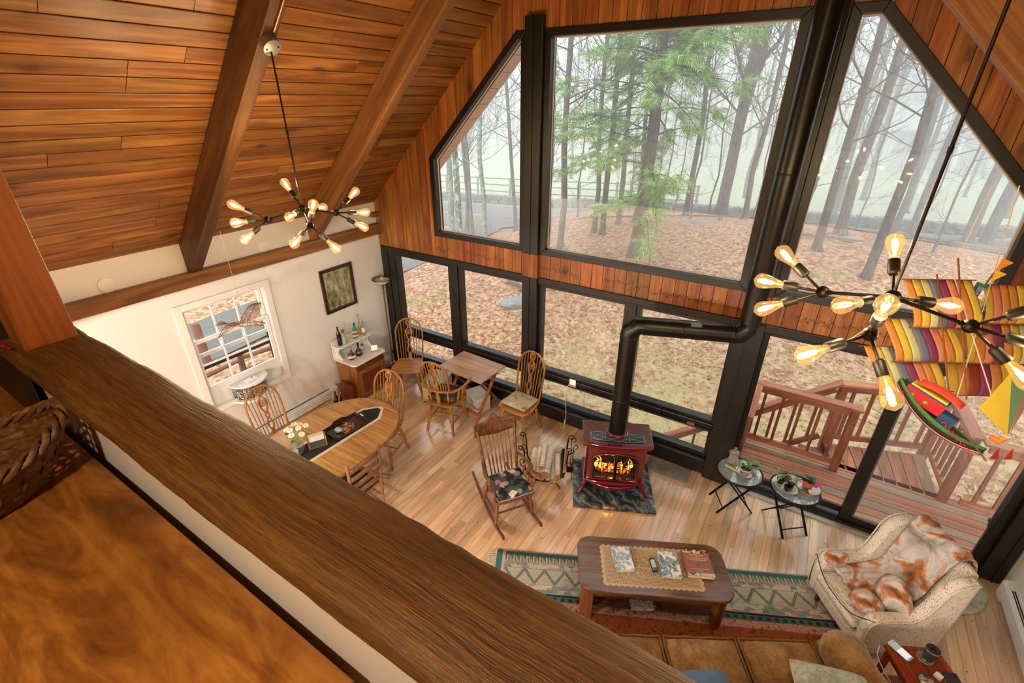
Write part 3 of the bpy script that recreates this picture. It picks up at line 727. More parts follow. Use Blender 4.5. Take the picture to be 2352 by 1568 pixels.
while k < 110:
    x = rr.uniform(-44, 22); y = rr.uniform(24.5, 62)
    if x < -8 and y < 46 and rr.random() < .85: continue
    if x > 2 and rr.random() < .4: continue
    if abs(y - rc(x)[1]) < 3.9: continue
    if y < 27 and not (-9 < x < 4): continue
    o = thing('woodland_tree', 'distant bare tree fading into the mist beyond the road', 'tree', (x, y, hz(x, y)), rr.uniform(0, 6), 'distant misty trees')
    s = rr.uniform(.8, 1.25); o.scale = (s, s, s); a, b = pm[k % 5]; link('trunk', a, o); link('branches', b, o); k += 1
# hemlock: trunk, drooping boughs and flat needle sprays
def hemlock(x, y):
    rr = random.Random(5); o = thing('hemlock_tree', 'green feathery hemlock tree standing before the big middle window', 'tree', (x, y, hz(x, y)))
    tr = MB(); tp = lambda t: Vector((.18 * t * 10 * .12 + .06 * math.sin(t * 9), .1 * math.sin(t * 7), t * 15 - .15))
    prof = [0, .015, .04, .1, .25, .4, .6, .8, 1]
    tr.tube([tp(t) for t in prof], [.19 * (1.7 if t == 0 else 1.15 if t < .02 else 1) * (1 - .8 * t) for t in prof], 10)
    bo = MB(); nd = MB()
    def spray(p, d, L):
        # flat feathery twig: central axis with paired leaflets
        n = Vector((rr.uniform(-.8, .8), rr.uniform(-.8, .8), 1)).normalized(); s = d.cross(n).normalized(); N = max(4, int(L / .05))
        for i in range(N):
            t = i / N; c = p + d * (L * t) + Vector((0, 0, -.25 * L * t * t)); ll = L * .42 * (1 - t) + .05
            for sg in (-1, 1):
                e = c + (s * sg * .8 + d * .55).normalized() * ll + Vector((0, 0, -.12 * ll)); wv = d * .022
                nd.add([c - wv, c + wv, e], [(0, 1, 2)])
    for k in range(230):
        t = .12 + .86 * (k + rr.random()) / 230; a = rr.uniform(0, 6.28)
        if t < .3 and rr.random() < .45: continue
        L = rr.uniform(.45, 1.15) * (2.7 * (1 - t) ** .6 + .3); d = Vector((math.cos(a), math.sin(a), rr.uniform(-.25, .5)))
        pts = [tp(t) + d * (L * q) + Vector((0, 0, -.28 * L * q * q)) for q in (0, .25, .5, .75, 1)]
        bo.tube(pts, [.022, .018, .013, .008, .003], 4, caps=False)
        for q in range(int(10 + L * 9)):
            f = rr.uniform(.18, 1) ** .8; i = min(int(f * 4), 3); b0 = pts[i].lerp(pts[i+1], f * 4 - i)
            a2 = a + rr.uniform(-1.2, 1.2); spray(b0 + Vector((rr.uniform(-.15, .15), rr.uniform(-.15, .15), rr.uniform(-.2, .15))), Vector((math.cos(a2), math.sin(a2), rr.uniform(-.8, .35))).normalized(), rr.uniform(.25, .6))
    tr.obj('trunk', M_bark[2], o, 60); bo.obj('boughs', M_bark[2], o, 0)
    t = NT('hemlock_needles'); r = t.n('ShaderNodeNewGeometry').outputs['Random Per Island']
    cc = t.ramp(r, [(0, '6d8850'), (.5, '93b168'), (1, 'b5cf88')]).outputs[0]
    b = t.bsdf(cc, .7, 0, .2); tl = t.n('ShaderNodeBsdfTranslucent', {0: cc}); mx = t.n('ShaderNodeMixShader', {0: .4}); t.t.links.new(b.outputs[0], mx.inputs[1]); t.t.links.new(tl.outputs[0], mx.inputs[2]); t.t.links.new(mx.outputs[0], t.out.inputs[0])
    tag(nd.obj('needle_sprays', t.m, o, 0), kind='stuff')
hemlock(-4.36, 13.75)
# rocks, fallen branches on the slope
rr = random.Random(4); M_rock = plain('grey_rock', '8c8e8a', .9, mottle=.3)
rocks = [(-6.2, 10.06, .38, 'flat grey rock on the slope left of the thick post'), (-3.2, 17.0, .28, 'pale rock on the rise below the slim tree'), (-3.6, 16.6, .2, 'small grey rock left of the pale rock on the rise'), (-2.3, 12.6, .25, 'dark rock on the slope under the thick tree pair'), (1.0, 16.9, .22, 'grey stone beside the flared tree roots'), (-4.6, 16.9, .22, 'grey rock to the right of the hemlock trunk')]
for x, y, s, lab in rocks:
    m = MB(); m.sphere((0, 0, 0), s, 9, 6, 1.3, .9, .42); m.v = [tuple(Vector(v) * (1 + .25 * noise.noise(Vector(v) * 6))) for v in m.v]
    tag(m.obj('rock', M_rock, None, 30, loc=(x, y, hz(x, y)), rot=(0, 0, rr.uniform(0, 3))), lab, 'rock')
for i, (x, y, a, L, lab) in enumerate(((-7.6, 11.2, .25, 2.2, 'long fallen branch seen through the leftmost window'), (-7.0, 10.8, -.3, 1.5, 'grey fallen branch right of the long one'), (-1.0, 16.2, .2, 2.4, 'fallen log on the rise near the stove pipe'), (2.2, 20.3, .15, 3.2, 'fallen pole lying in front of the road at the right'))):
    d = Vector((math.cos(a), math.sin(a), 0)); pts = [(x + d.x*L*t, y + d.y*L*t + .08*math.sin(t*5), hz(x + d.x*L*t, y + d.y*L*t) + .10) for t in (0, .25, .5, .75, 1)]
    m = MB().tube(pts, [.06, .055, .05, .035, .02], 6); p = Vector(pts[2]); m.tube([p, p + Vector((.35, .25, .06)), p + Vector((.7, .3, .02))], [.03, .02, .01], 5)
    tag(m.obj('fallen_branch', M_bark[0], None, 60), lab, 'branch')
# white house in the mist on the right
hs = thing('farmhouse', 'white house with porch barely visible through the mist', 'house', (6.5, 50, hz(6.5, 50)))
mw = plain('house_white', 'e9ecee', .8); mr = plain('house_roof', '8a8f94', .8)
MB().b2((-3, 0, 0), (5, 6, 4.8)).obj('wall', mw, hs, 0); MB().b2((5, .5, 0), (14, 6, 3.4)).obj('wing', mw, hs, 0)
MB().prism_ax([(-.5, 4.7), (6.5, 4.7), (3, 7.2)], -3.4, 5.4, 'X').obj('roof', mr, hs, 0, fix=True); MB().prism_ax([(0, 3.3), (6.5, 3.3), (3.2, 5)], 5, 14.4, 'X').obj('wing_roof', mr, hs, 0, fix=True)
MB().b2((-3.2, -2.0, 2.3), (5, 0, 2.6)).obj('porch_roof', mr, hs, 0)
for x in (-2.9, -.9, 1.1, 3.1, 4.7): MB().b2((x - .1, -1.9, 0), (x + .1, -1.7, 2.3)).obj('porch_post', mw, hs, 0)
for x, z in ((-1.6, 1.0), (.6, 1.0), (3.2, 1.0), (-1.6, 3.2), (.6, 3.2), (3.2, 3.2), (7, 1.2), (10, 1.2), (12.4, 1.2)):
    wdo = MB().b2((x, -.06 if x < 5 else .44, z), (x + .8, .02 if x < 5 else .52, z + 1.2)).obj('window', plain('house_pane', '6c757c', .3), hs, 0); MB().b2((x + .37, -.08 if x < 5 else .42, z), (x + .43, 0 if x < 5 else .5, z + 1.2)).obj('muntin', mw, wdo, 0)
car = thing('parked_car', 'dark parked car by the misty white house', 'car', (12.2, 47, hz(12.2, 47)))
MB().b2((-2, -.8, .35), (2, .8, .95)).obj('body', plain('car_paint', '3d434a', .3), car, 0, .15); MB().b2((-1.1, -.7, .9), (1.3, .7, 1.45)).obj('cabin', plain('car_glass', '5b6670', .2), car, 0, .2)
for x in (-1.3, 1.3):
    for y in (-.8, .8): MB().cyl((x, y - .1, .33), (x, y + .1, .33), .33, n=14).obj('wheel', M_black, car)
# split-rail fence and post by the driveway, seen through the sash window
sf = thing('split_rail_fence', 'brown split-rail fence seen through the white sash window', 'fence'); mb = wood('fence_wood', ['5e3c30', '7d5546', '93695a'], 'Z', 'OBJECT', 1.5, .8, .1, bump=.3)
mbx = wood('fence_rail_wood', ['5e3c30', '7d5546', '93695a'], 'Y', 'WORLD', 1.5, .8, .1, bump=.3)
FX = -9.25; fy = [2.75, 4.15, 5.55, 6.9]
for y in fy: MB().cyl((FX, y, hz(FX, y) - .2), (FX + .02, y, hz(FX, y) + .80), .07, .06, 8).obj('post', mb, sf)
for z in (.30, .60):
    for a, b in zip(fy, fy[1:]): MB().tube([(FX, a, hz(FX, a) + z + .03), (FX + .03, (a + b) / 2, hz(FX, (a+b)/2) + z - .02), (FX, b, hz(FX, b) + z)], [.04, .05, .038], 6).obj('rail', mbx, sf)
pp = thing('driveway_post', 'round red-brown post beside the driveway outside the sash window', 'post', (-10.4, 4.0, hz(-10.4, 4.0)))
MB().lathe([(.085, 0), (.085, .93), (.06, .98), (.02, 1)], (0, 0, -.2), (0, 0, .98), 12).obj('shaft', plain('post_red', '8f5a4c', .8), pp)

# ------------------------------------------------------------------ red-stained deck, stair and railings
M_deck = wood('deck_stain', ['7c4632', 'a8664a', 'c48c6c'], 'X', 'OBJECT', 1.2, .6, .3, bump=.3, streak=.6)
M_deckz = wood('deck_stain_upright', ['743a26', '97543a', 'b0704f'], 'Z', 'OBJECT', 1.2, .6, .15, bump=.25, streak=.5)
M_weath = wood('weathered_deck', ['6e6a54', '9c8268', 'bd8264'], 'X', 'OBJECT', 2.2, .65, .35, bump=.4, streak=.8)
DZ = -.10
dk = struct(MB().b2((-.2, YW + .14, DZ - .22), (5.2, 6.33, DZ - .04)).obj('deck', plain('deck_frame', '4a2e24', .8), None, 0))
y = YW + .15; bi = 0
while y < 6.30:
    o = MB().b2((-2.7, -.066, -.018), (2.7, .066, .018)).obj('deck_board', (M_deck if bi % 3 else M_weath), dk, 0, .004, loc=(2.5, y + .068, DZ - .018)); y += .142; bi += 1
# landing: boards across, slightly skewed
lq = [Vector((1.02, 6.33)), Vector((2.10, 6.33)), Vector((2.05, 7.24)), Vector((.88, 6.80))]
ld = struct(MB().prism([tuple(p) for p in lq], DZ - .2, DZ - .04).obj('deck_landing', _mc['deck_frame'], None, 0))
NB = 8
for i in range(NB):
    a0, a1 = (i + .03) / NB, (i + .97) / NB
    q = [lq[0].lerp(lq[1], a0), lq[0].lerp(lq[1], a1), lq[3].lerp(lq[2], a1), lq[3].lerp(lq[2], a0)]; c = sum(q, Vector((0, 0))) / 4
    R_ = Matrix.Rotation(PI/2, 4, 'Z').inverted()
    MB().prism([tuple((R_ @ Vector((*(p - c), 0)))[:2]) for p in q], -.018, .018).obj('deck_board', M_deck if i != NB - 1 else M_weath, ld, 0, .003, loc=(c.x, c.y, DZ - .018), rot=(0, 0, PI/2))
def railing(nm, lab, a, b, za=DZ, zb=DZ, posts=(1, 1), h=.95, nb=None, cap=True):
    a, b = Vector(a), Vector(b); o = thing(nm, lab, 'railing', (a.x, a.y, min(za, zb))); L = (b - a).length; d = (b - a).normalized()
    z0 = min(za, zb)
    def pt(t, dz): return Vector(((b - a).x * t, (b - a).y * t, lerp(za, zb, t) - z0 + dz))
    for t, on in ((0, posts[0]), (1, posts[1])):
        if on:
            p = pt(t, 0); MB().box((0, 0, h / 2 - .06), (.09, .09, h + .1)).obj('post', M_deckz, o, 0, .006, loc=p, rot=(0, 0, math.atan2(d.y, d.x)))
    ang_ = math.atan2(zb - za, L); rz_ = math.atan2(d.y, d.x); LL = math.hypot(L, zb - za)
    def rail(dz, w_, h_, nm2, ex=0): MB().box((0, 0, 0), (LL + ex, w_, h_)).obj(nm2, M_deck, o, 0, .005, loc=pt(.5, dz), rot=(0, -ang_, rz_))
    rail(h + .015, .14, .035, 'cap_rail', .14) if cap else None
    rail(h - .06, .04, .085, 'top_rail'); rail(.12, .04, .085, 'bottom_rail')
    nb = nb or int(L / .17)
    for i in range(nb):
        p = pt((i + .6) / (nb + .2), 0); MB().box((0, 0, h / 2 + .03), (.035, .035, h - .12)).obj('baluster', M_deckz, o, 0, loc=p, rot=(0, 0, rz_))
    return o
railing('deck_railing', 'front deck railing section nearest the potted plants', (-.1, 6.24), (1.0, 6.24), nb=5)
railing('deck_railing', 'short deck side railing running back to the house wall', (-.1, 5.40), (-.1, 6.12), posts=(1, 0), nb=3)
railing('deck_railing', 'railing along the far edge of the stair landing', (.88, 6.83), (2.03, 7.26), nb=5)
railing('deck_railing', 'railing on the right side of the landing with close balusters', (2.12, 6.33), (2.06, 7.14), posts=(1, 0), nb=5)
railing('deck_railing', 'deck railing right of the landing behind the boat kite', (2.24, 6.24), (5.0, 6.24), posts=(0, 1), nb=15)
railing('stair_railing', 'sloping stair railing descending left from the landing', (.80, 6.80), (-1.15, 6.55), DZ - .02, -1.62, (0, 1), nb=8)
stp = thing('deck_stair', 'wooden steps going down from the deck landing', 'stairs', (.9, 6.56, -1.4))
for i in range(7):
    x = -.15 - i * .33; z = 1.18 - i * .19
    MB().b2((x - .15, -.22, z - .02), (x + .15, .2, z + .02)).obj('tread', M_weath, stp, 0, .004)
for yy in (-.24, .22): MB().bar((.05, yy, 1.15), (-2.5, yy, -.2), .04, .22).obj('stringer', M_deck, stp, 0)
# mist between the trees
t = NT('mist'); v = t.n('ShaderNodeVolumeScatter', {'Color': (.97, .985, 1, 1), 'Density': MIST, 'Anisotropy': .25}); t.t.links.new(v.outputs[0], t.out.inputs['Volume'])
tag(tag(MB().b2((-75, 8.0, -4), (75, 105, 15)).obj('mist', t.m, None, 0), 'pale grey mist filling the woods outside', 'mist'), kind='stuff')
# ------------------------------------------------------------------ the two branching chandeliers
M_bronze = plain('dark_bronze', '241c15', .38, .75, mottle=.15)
M_brass = plain('dull_brass_socket', '1d1610', .45, .35, mottle=.1)
M_bulb = glass('amber_bulb_glass', (1.0, .86, .62), 1.0, .02, bare=.02, glow=(1.0, .55, .16, .28))
M_fil = emit('glowing_filament', (1.0, .62, .22), 30.0)
AR = [(6, .28), (148, .28), (257, .28)]
def V3(*a): return Vector(a)
def chandelier(label, loc, rz, rod_top, canopy_n):
    root = thing('chandelier', label, 'chandelier', loc, rz, 'branching bulb chandeliers')
    hub = V3(0, 0, 0); subs = [V3(math.cos(math.radians(a)) * L, math.sin(math.radians(a)) * L, -.075) for a, L in AR]
    sets = [(hub, .031, [V3(-.03, .15, .155), V3(-.135, -.15, -.005), V3(.18, .11, -.03)]),
            (subs[0], .029, [V3(.17, .01, .12), V3(.19, -.03, -.02), V3(.17, -.08, -.12)]),
            (subs[1], .029, [V3(-.20, .09, .13), V3(-.21, -.05, .02), V3(-.21, -.08, -.10)]),
            (subs[2], .029, [V3(-.01, -.15, .15), V3(-.18, -.15, -.07), V3(.09, -.14, -.14)])]
    for c, r, _ in sets: MB().sphere(c, r, 18, 12).obj('hub', M_bronze, root, 60)
    for s in subs: MB().tube([hub, s], .0075, 8).cyl(s * .86, s * .90, .011, n=10).obj('arm', M_bronze, root)
    prof_s = [(.006, 0), (.017, .02), (.021, .10), (.0225, .16), (.0225, .92), (.0215, 1), (.016, 1)]
    bprof = [(.0135, 0), (.015, .06), (.019, .18), (.0265, .38), (.0335, .55), (.037, .70), (.0365, .78), (.032, .87), (.022, .94), (.009, .985), (.006, 1.0), (.001, 1.015)]
    for c, r, ds in sets:
        for d in ds:
            d = d.normalized()
            MB().tube([c, c + d * .115], .0065, 8).obj('arm', M_bronze, root)
            MB().lathe(prof_s, c + d * .105, c + d * .175, 18).obj('socket', M_brass, root)
            b0 = c + d * .168
            bo = MB().lathe(bprof, b0, b0 + d * .135, 20, caps=False).obj('bulb', M_bulb, root, 60)
            fm = MB(); a = V3(0, 0, 1) if abs(d.z) < .9 else V3(1, 0, 0); u = d.cross(a).normalized(); v = d.cross(u)
            for k in range(6):
                an = k * PI / 3; w0 = (u * math.cos(an) + v * math.sin(an))
                fm.tube([b0 + d * .05 + w0 * .006, b0 + d * .085 + w0 * .011, b0 + d * .108 + w0 * .007], .0022, 5)
            fm.obj('filament', M_fil, bo)
            MB().tube([b0, b0 + d * .055], .004, 6).obj('stem', plain('bulb_stem', 'd8c9a8', .3), bo)
            lamp('bulb_light', b0 + d * .08, BULB_W, (1.0, .86, .64), .012, root)
    top = V3(0, 0, rod_top)
    MB().tube([V3(0, 0, 0), top], .0065, 10).cyl(top * .5 - V3(0, 0, .012), top * .5 + V3(0, 0, .012), .009, n=10).obj('rod', M_bronze, root)
    R_ = Matrix.Rotation(-rz, 4, 'Z'); n = (R_ @ Vector(canopy_n)).normalized()
    can = MB().lathe([(.066, 0), (.066, 1), (.06, 1.02)], top - n * .035, top + n * .035, 28).obj('canopy', plain('canopy_metal', '8d8a84', .35, .6), root)
    for k in (-1, 1): MB().sphere(top + n * .036 + (n.cross(V3(0, 1, 0))).normalized() * .042 * k, .007, 8, 6).obj('screw', M_bronze, can)
    return root
def under(x): return zroof(x) - .385
xc, yc = -3.535, 2.385
chandelier('chandelier with branching glowing bulbs hanging left, near the white wall', (xc, yc, 3.41), math.radians(75), under(xc) - 3.41 - .035, (K, 0, -1))
c2x = .355
chandelier('nearest chandelier with branching glowing bulbs hanging right, before the boat kite', (c2x, yc + .02, 3.466), 0, under(c2x) - 3.466 - .035, (-K, 0, -1))
# copper conduit on the rafter above the left canopy
MB().tube([(xc + .05, 2.40, under(xc + .05) - .012), (RX - .1, 2.40, under(RX - .1) - .012)], .009, 8).obj('conduit_pipe', plain('copper_conduit', '9a6f4a', .3, .7), None)
tag(bpy.data.objects['conduit_pipe'], 'thin copper conduit running up the dark rafter from the lamp canopy', 'pipe')

# ------------------------------------------------------------------ wheel-back Windsor chairs
def leg_prof(r=.018): return [(r*.62, 0), (r*.8, .02), (r*1.0, .10), (r*.75, .12), (r*1.15, .14), (r*.8, .165), (r*1.0, .2), (r*1.35, .45), (r*1.25, .60), (r*.8, .68), (r*1.3, .70), (r*.85, .725), (r*1.3, .75), (r*.85, .775), (r*1.15, .80), (r*1.25, .92), (r*.9, 1)]
def turned(name, p0, p1, r, mat, parent, prof=None): return MB().lathe(prof or leg_prof(r), p0, p1, 10).obj(name, mat, parent, 50)
def str_prof(r): return [(r*.6, 0), (r*.8, .1), (r*1.1, .3), (r*.8, .34), (r*1.3, .38), (r*.8, .41), (r*1.35, .44), (r*.85, .47), (r*1.4, .5), (r*.85, .53), (r*1.35, .56), (r*.8, .59), (r*1.3, .62), (r*.8, .66), (r*1.1, .7), (r*.8, .9), (r*.6, 1)]
def wheel_splat(parent, zb, H, lean, mat, yb):
    """pierced splat with a spoked wheel; in the plane of the back"""
    def q(x, h): return (x, yb - lean * h, zb + h)
    m = MB(); th = .006
    def rib(pts, w=.0095): m.tube([q(x, h) for x, h in pts], w, 4, flat=(1, .8), upv=(0, 1, 0))
    def mir(pts): rib(pts); rib([(-x, h) for x, h in pts])
    m.prism_ax([(-.034, 0), (.034, 0), (.030, .03), (.022, .05), (.028, .075), (.018, .10), (-.018, .10), (-.028, .075), (-.022, .05), (-.030, .03)], -th, th, 'Y')
    k = len(m.v); m.v = [(x, yb - lean * z + y, zb + z) for x, y, z in m.v]
    s = H / .60
    mir(spline([(.006*1, .095*s), (.026, .13*s), (.03, .165*s), (.018, .21*s), (.007, .235*s)], 4))
    mir(spline([(.007, .235*s), (.018, .255*s), (.02, .275*s), (.010, .295*s), (.018, .32*s), (.034, .36*s), (.038, .385*s)], 4))
    R, hc = .034, .415*s
    rib([(R*math.cos(a*PI/12), hc + R*math.sin(a*PI/12)) for a in range(25)], .006)
    for a in range(6): rib([(.006*math.cos(a*PI/3), hc + .006*math.sin(a*PI/3)), (R*math.cos(a*PI/3), hc + R*math.sin(a*PI/3))], .0045)
    m.cyl(q(0, hc), (0, yb - lean*hc + .006, zb + hc), .011, n=10)
    mir(spline([(.038, .385*s), (.046, .42*s), (.036, .455*s), (.016, .475*s), (.012, .50*s), (.03, .525*s), (.034, .55*s), (.026, .585*s)], 4))
    rib([(0, .505*s), (.014, .53*s), (0, .555*s), (-.014, .53*s), (0, .505*s)], .0045)
    m.prism_ax([(-.028, .56*s), (.028, .56*s), (.026, .60*s), (-.026, .60*s)], yb - lean*.58*s - th, yb - lean*.58*s + th, 'Y')
    n0 = len(m.v) - 8
    for i in range(n0, len(m.v)):
        x, y, z = m.v[i]; m.v[i] = (x, y, z + zb)
    return m.obj('splat', mat, parent, 40)
def seat_poly(w=.43, d=.42):
    P = [(-.17, -d/2), (-.19, -d/2 + .05), (-w/2, .02), (-w/2, d/2 - .09), (-w/2 + .04, d/2 - .02), (-.1, d/2), (.1, d/2), (w/2 - .04, d/2 - .02), (w/2, d/2 - .09), (w/2, .02), (.19, -d/2 + .05), (.17, -d/2)]
    Q = spline([(x, y, 0) for x, y in P] + [(P[0][0], P[0][1], 0)], 3); return [(v.x, v.y) for v in Q[:-1]]
def windsor(label, loc, rz, arms=False, group='wheel-back Windsor chairs', Hb=.63):
    M1, M2 = M_oakz, M_oak
    root = thing('windsor_chair' if not arms else 'windsor_armchair', label, 'chair', loc, rz, group)
    sz = .45
    m = MB(); P = seat_poly(.48 if arms else .46); m.prism(P, sz - .035, sz); m.obj('seat', M2, root, 40, .012, 3)
    for sx in (-1, 1):
        turned('leg', (sx * .205, .20, 0), (sx * .145, .135, sz - .02), .018, M1, root)
        turned('leg', (sx * .19, -.225, 0), (sx * .13, -.14, sz - .02), .018, M1, root)
        turned('stretcher', (sx * .182, .175, .16), (sx * .17, -.19, .16), .011, M2, root, str_prof(.011))
    turned('stretcher', (-.172, .0, .16), (.172, .0, .16), .011, M2, root, str_prof(.011))
    turned('stretcher', (-.168, -.175, .23), (.168, -.175, .23), .010, M2, root, str_prof(.010))
    if not arms:
        yb, zb, lean, W, H = -.175, sz - .01, .20, .198, Hb
        bot = .178
    else:
        # U-shaped arm bow with short turned spindles
        za = sz + .215
        U = spline([(-.27, .20, za), (-.285, .12, za), (-.27, -.03, za), (-.215, -.165, za), (-.10, -.225, za), (0, -.235, za), (.10, -.225, za), (.215, -.165, za), (.27, -.03, za), (.285, .12, za), (.27, .20, za)], 4)
        MB().tube(U, [.030 if (i < 4 or i > len(U) - 5) else .022 for i in range(len(U))], 10, flat=(1, .62), upv=None).obj('arm_bow', M1, root, 60)
        for x, y, x2, y2 in ((-.255, .12, -.20, .11), (-.265, .02, -.205, .02), (-.245, -.07, -.195, -.06), (.255, .12, .20, .11), (.265, .02, .205, .02), (.245, -.07, .195, -.06), (-.14, -.205, -.12, -.155), (.14, -.205, .12, -.155)):
            turned('arm_spindle', (x2, y2, sz - .005), (x, y, za), .011, M1, root, str_prof(.0115))
        MB().prism_ax([(-.03, 0), (.03, 0), (.022, .05), (.034, .10), (.02, .15), (.028, .21), (-.028, .21), (-.02, .15), (-.034, .10), (-.022, .05)], -.006, .006, 'Y').obj('lower_splat', M1, root, 0, loc=(0, -.185, sz - .005), rot=(.18, 0, 0))
        yb, zb, lean, W, H = -.215, za + .005, .20, .182, .45
        bot = .17
    def hoop(t):
        # left foot -> top -> right foot
        a = PI * t; x = -math.cos(a); 
        return x
    pts = []; N = 26
    for i in range(N + 1):
        t = i / N
        if t < .34: f = t / .34; x, h = -lerp(bot, W, math.sin(f * PI/2)), f * H * .66
        elif t > .66: f = (1 - t) / .34; x, h = lerp(bot, W, math.sin(f * PI/2)), f * H * .66
        else: a = PI * (t - .34) / .32; x, h = -W * math.cos(a), H * .66 + H * .34 * math.sin(a)
        pts.append((x, yb - lean * h, zb + h))
    MB().tube(pts, .0135, 8, flat=(1.05, .9)).obj('back_hoop', M1, root, 60)
    for sx in (-1, 1):
        for k, xb in enumerate((.066, .104, .142)):
            xt = xb * W / .178; ht = H * (.66 + .34 * math.sqrt(max(0, 1 - (xt / W) ** 2))) - .008
            MB().tube([(sx * xb * .9, yb, zb), (sx * xt, yb - lean * ht, zb + ht)], [.0065, .0055], 6).obj('spindle', M1, root, 60)
    wheel_splat(root, zb, H - .01, lean, M1, yb)
    root.scale = (1.07,) * 3
    return root

windsor('oak wheel-back chair in the corner beside the floor lamp', (-4.84, 4.57, 0), math.radians(212.7))
windsor('oak wheel-back chair at the window end of the oval table', (-4.02, 3.22, 0), math.radians(195))
windsor('oak wheel-back chair between the oval table and the sash window', (-4.82, 2.40, 0), math.radians(-88))
D = windsor('oak wheel-back chair with a tan cushion against the black window post', (-2.81, 4.62, 0), math.radians(176))
E_ = windsor('oak wheel-back armchair drawn up to the folding table', (-3.78, 4.21, 0), math.radians(13), True)
# seat cushions
def cloth(name, cols, scale, kind='floral', rough=.9):
    t = NT(name); p = t.coord('OBJECT'); 
    wv = t.vmath('ADD', p, t.vmath('MULTIPLY', t.vmath('SUBTRACT', t.noise(p, scale * 1.2, 3, out=1), (.5, .5, .5)), (.9 / scale,) * 3))
    vo = t.n('ShaderNodeTexVoronoi', {'Vector': wv, 'Scale': scale, 'Randomness': .9}); vs2 = t.n('ShaderNodeSeparateColor', {0: vo.outputs['Color']})
    if kind == 'floral':
        inside = t.ramp(t.math('ADD', vo.outputs['Distance'], t.math('MULTIPLY', t.noise(p, scale * 3, 4), .35)), [(.50, (1,)*3), (.58, (0,)*3)]).outputs[0]
        fl = t.ramp(vs2.outputs[0], [(0, cols[1]), (.3, cols[2]), (.55, cols[3]), (.8, cols[4]), (1, cols[1])], 'CONSTANT').outputs[0]
        fl = t.mix(.6, fl, t.ramp(t.noise(p, scale * 5, 3), [(.3, (.45,)*3), (.6, (1.25,)*3)]).outputs[0], 'MULTIPLY')
        bgc = t.mix(t.ramp(t.noise(p, scale * 1.6, 4, .6), [(.45, (0,)*3), (.55, (1,)*3)]).outputs[0], s2l(cols[0]), s2l(cols[5]))
        c = t.mix(inside, bgc, fl)
    else:
        edge = t.n('ShaderNodeTexVoronoi', {'Vector': wv, 'Scale': scale}, feature='DISTANCE_TO_EDGE')
        c = t.ramp(vs2.outputs[0], [(i / (len(cols) - 1), x) for i, x in enumerate(cols)], 'CONSTANT').outputs[0]
        c = t.mix(t.ramp(edge.outputs[0], [(.04, (1,)*3), (.08, (0,)*3)]).outputs[0], c, s2l(cols[-1]))
        c = t.mix(.5, c, t.ramp(t.noise(p, scale * 4, 3), [(.3, (.6,)*3), (.6, (1.15,)*3)]).outputs[0], 'MULTIPLY')
    t.bsdf(c, rough, 0, .15, t.bump(t.noise(p, 180, 2), .25, .003)); return t.m
def cushion(name, label, w, d, h, mat, loc, rz, cat='cushion', tilt=(0, 0), pinch=.35, piping=None, parent=None, nx=18, wr=.006):
    def fn(u, v, s):
        x, y = (u - .5) * 2, (v - .5) * 2; e = max(0, (1 - abs(x) ** 2.6) * (1 - abs(y) ** 2.6))
        k = 1 - pinch * .12 * (x * x * y * y); z = s * h / 2 * e ** .42
        z += wr * noise.noise(Vector((x * 2.2 + 7 * s, y * 2.2, w * 9))) * (e ** .3)
        return (x * w / 2 * k * (1 + pinch * .10 * (x*x*y*y)), y * d / 2 * k, z + h / 2)
    m = MB(); m.grid(lambda u, v: fn(u, v, 1), nx, nx); k = len(m.f); m.grid(lambda u, v: fn(u, v, -1), nx, nx); m.f[k:] = [tuple(reversed(f)) for f in m.f[k:]]
    o = m.obj(name, mat, parent, 70, loc=loc, rot=(tilt[0], tilt[1], rz))
    if piping:
        ring = [fn(t, 0, 0) for t in [i/20 for i in range(20)]] + [fn(1, t, 0) for t in [i/20 for i in range(20)]] + [fn(1 - t, 1, 0) for t in [i/20 for i in range(20)]] + [fn(0, 1 - t, 0) for t in [i/20 for i in range(20)]]
        MB().tube(ring, .006, 6, closed=True).obj('piping', piping, o, 60)
    if label: tag(o, label, cat)
    return o
M_tap = cloth('tan_tapestry', ['b9ad8c', 'a89a80', 'c8bfa4', '9c7a66', '8f98a0', 'b5ac90'], 9, 'floral')
M_tap2 = cloth('grey_tapestry', ['4a4438', '6e6450', '8c8270', '5c6060', '7a5a48', '3a362e'], 11, 'floral')
cushion('seat_cushion', 'flat tan tapestry cushion on the chair by the black window post', .40, .38, .05, M_tap, (-2.81, 4.63, .487), math.radians(176))
cushion('seat_cushion', 'dark grey tapestry cushion on the wheel-back armchair', .40, .38, .09, M_tap2, (-3.775, 4.22, .487), math.radians(13), tilt=(0, 0))

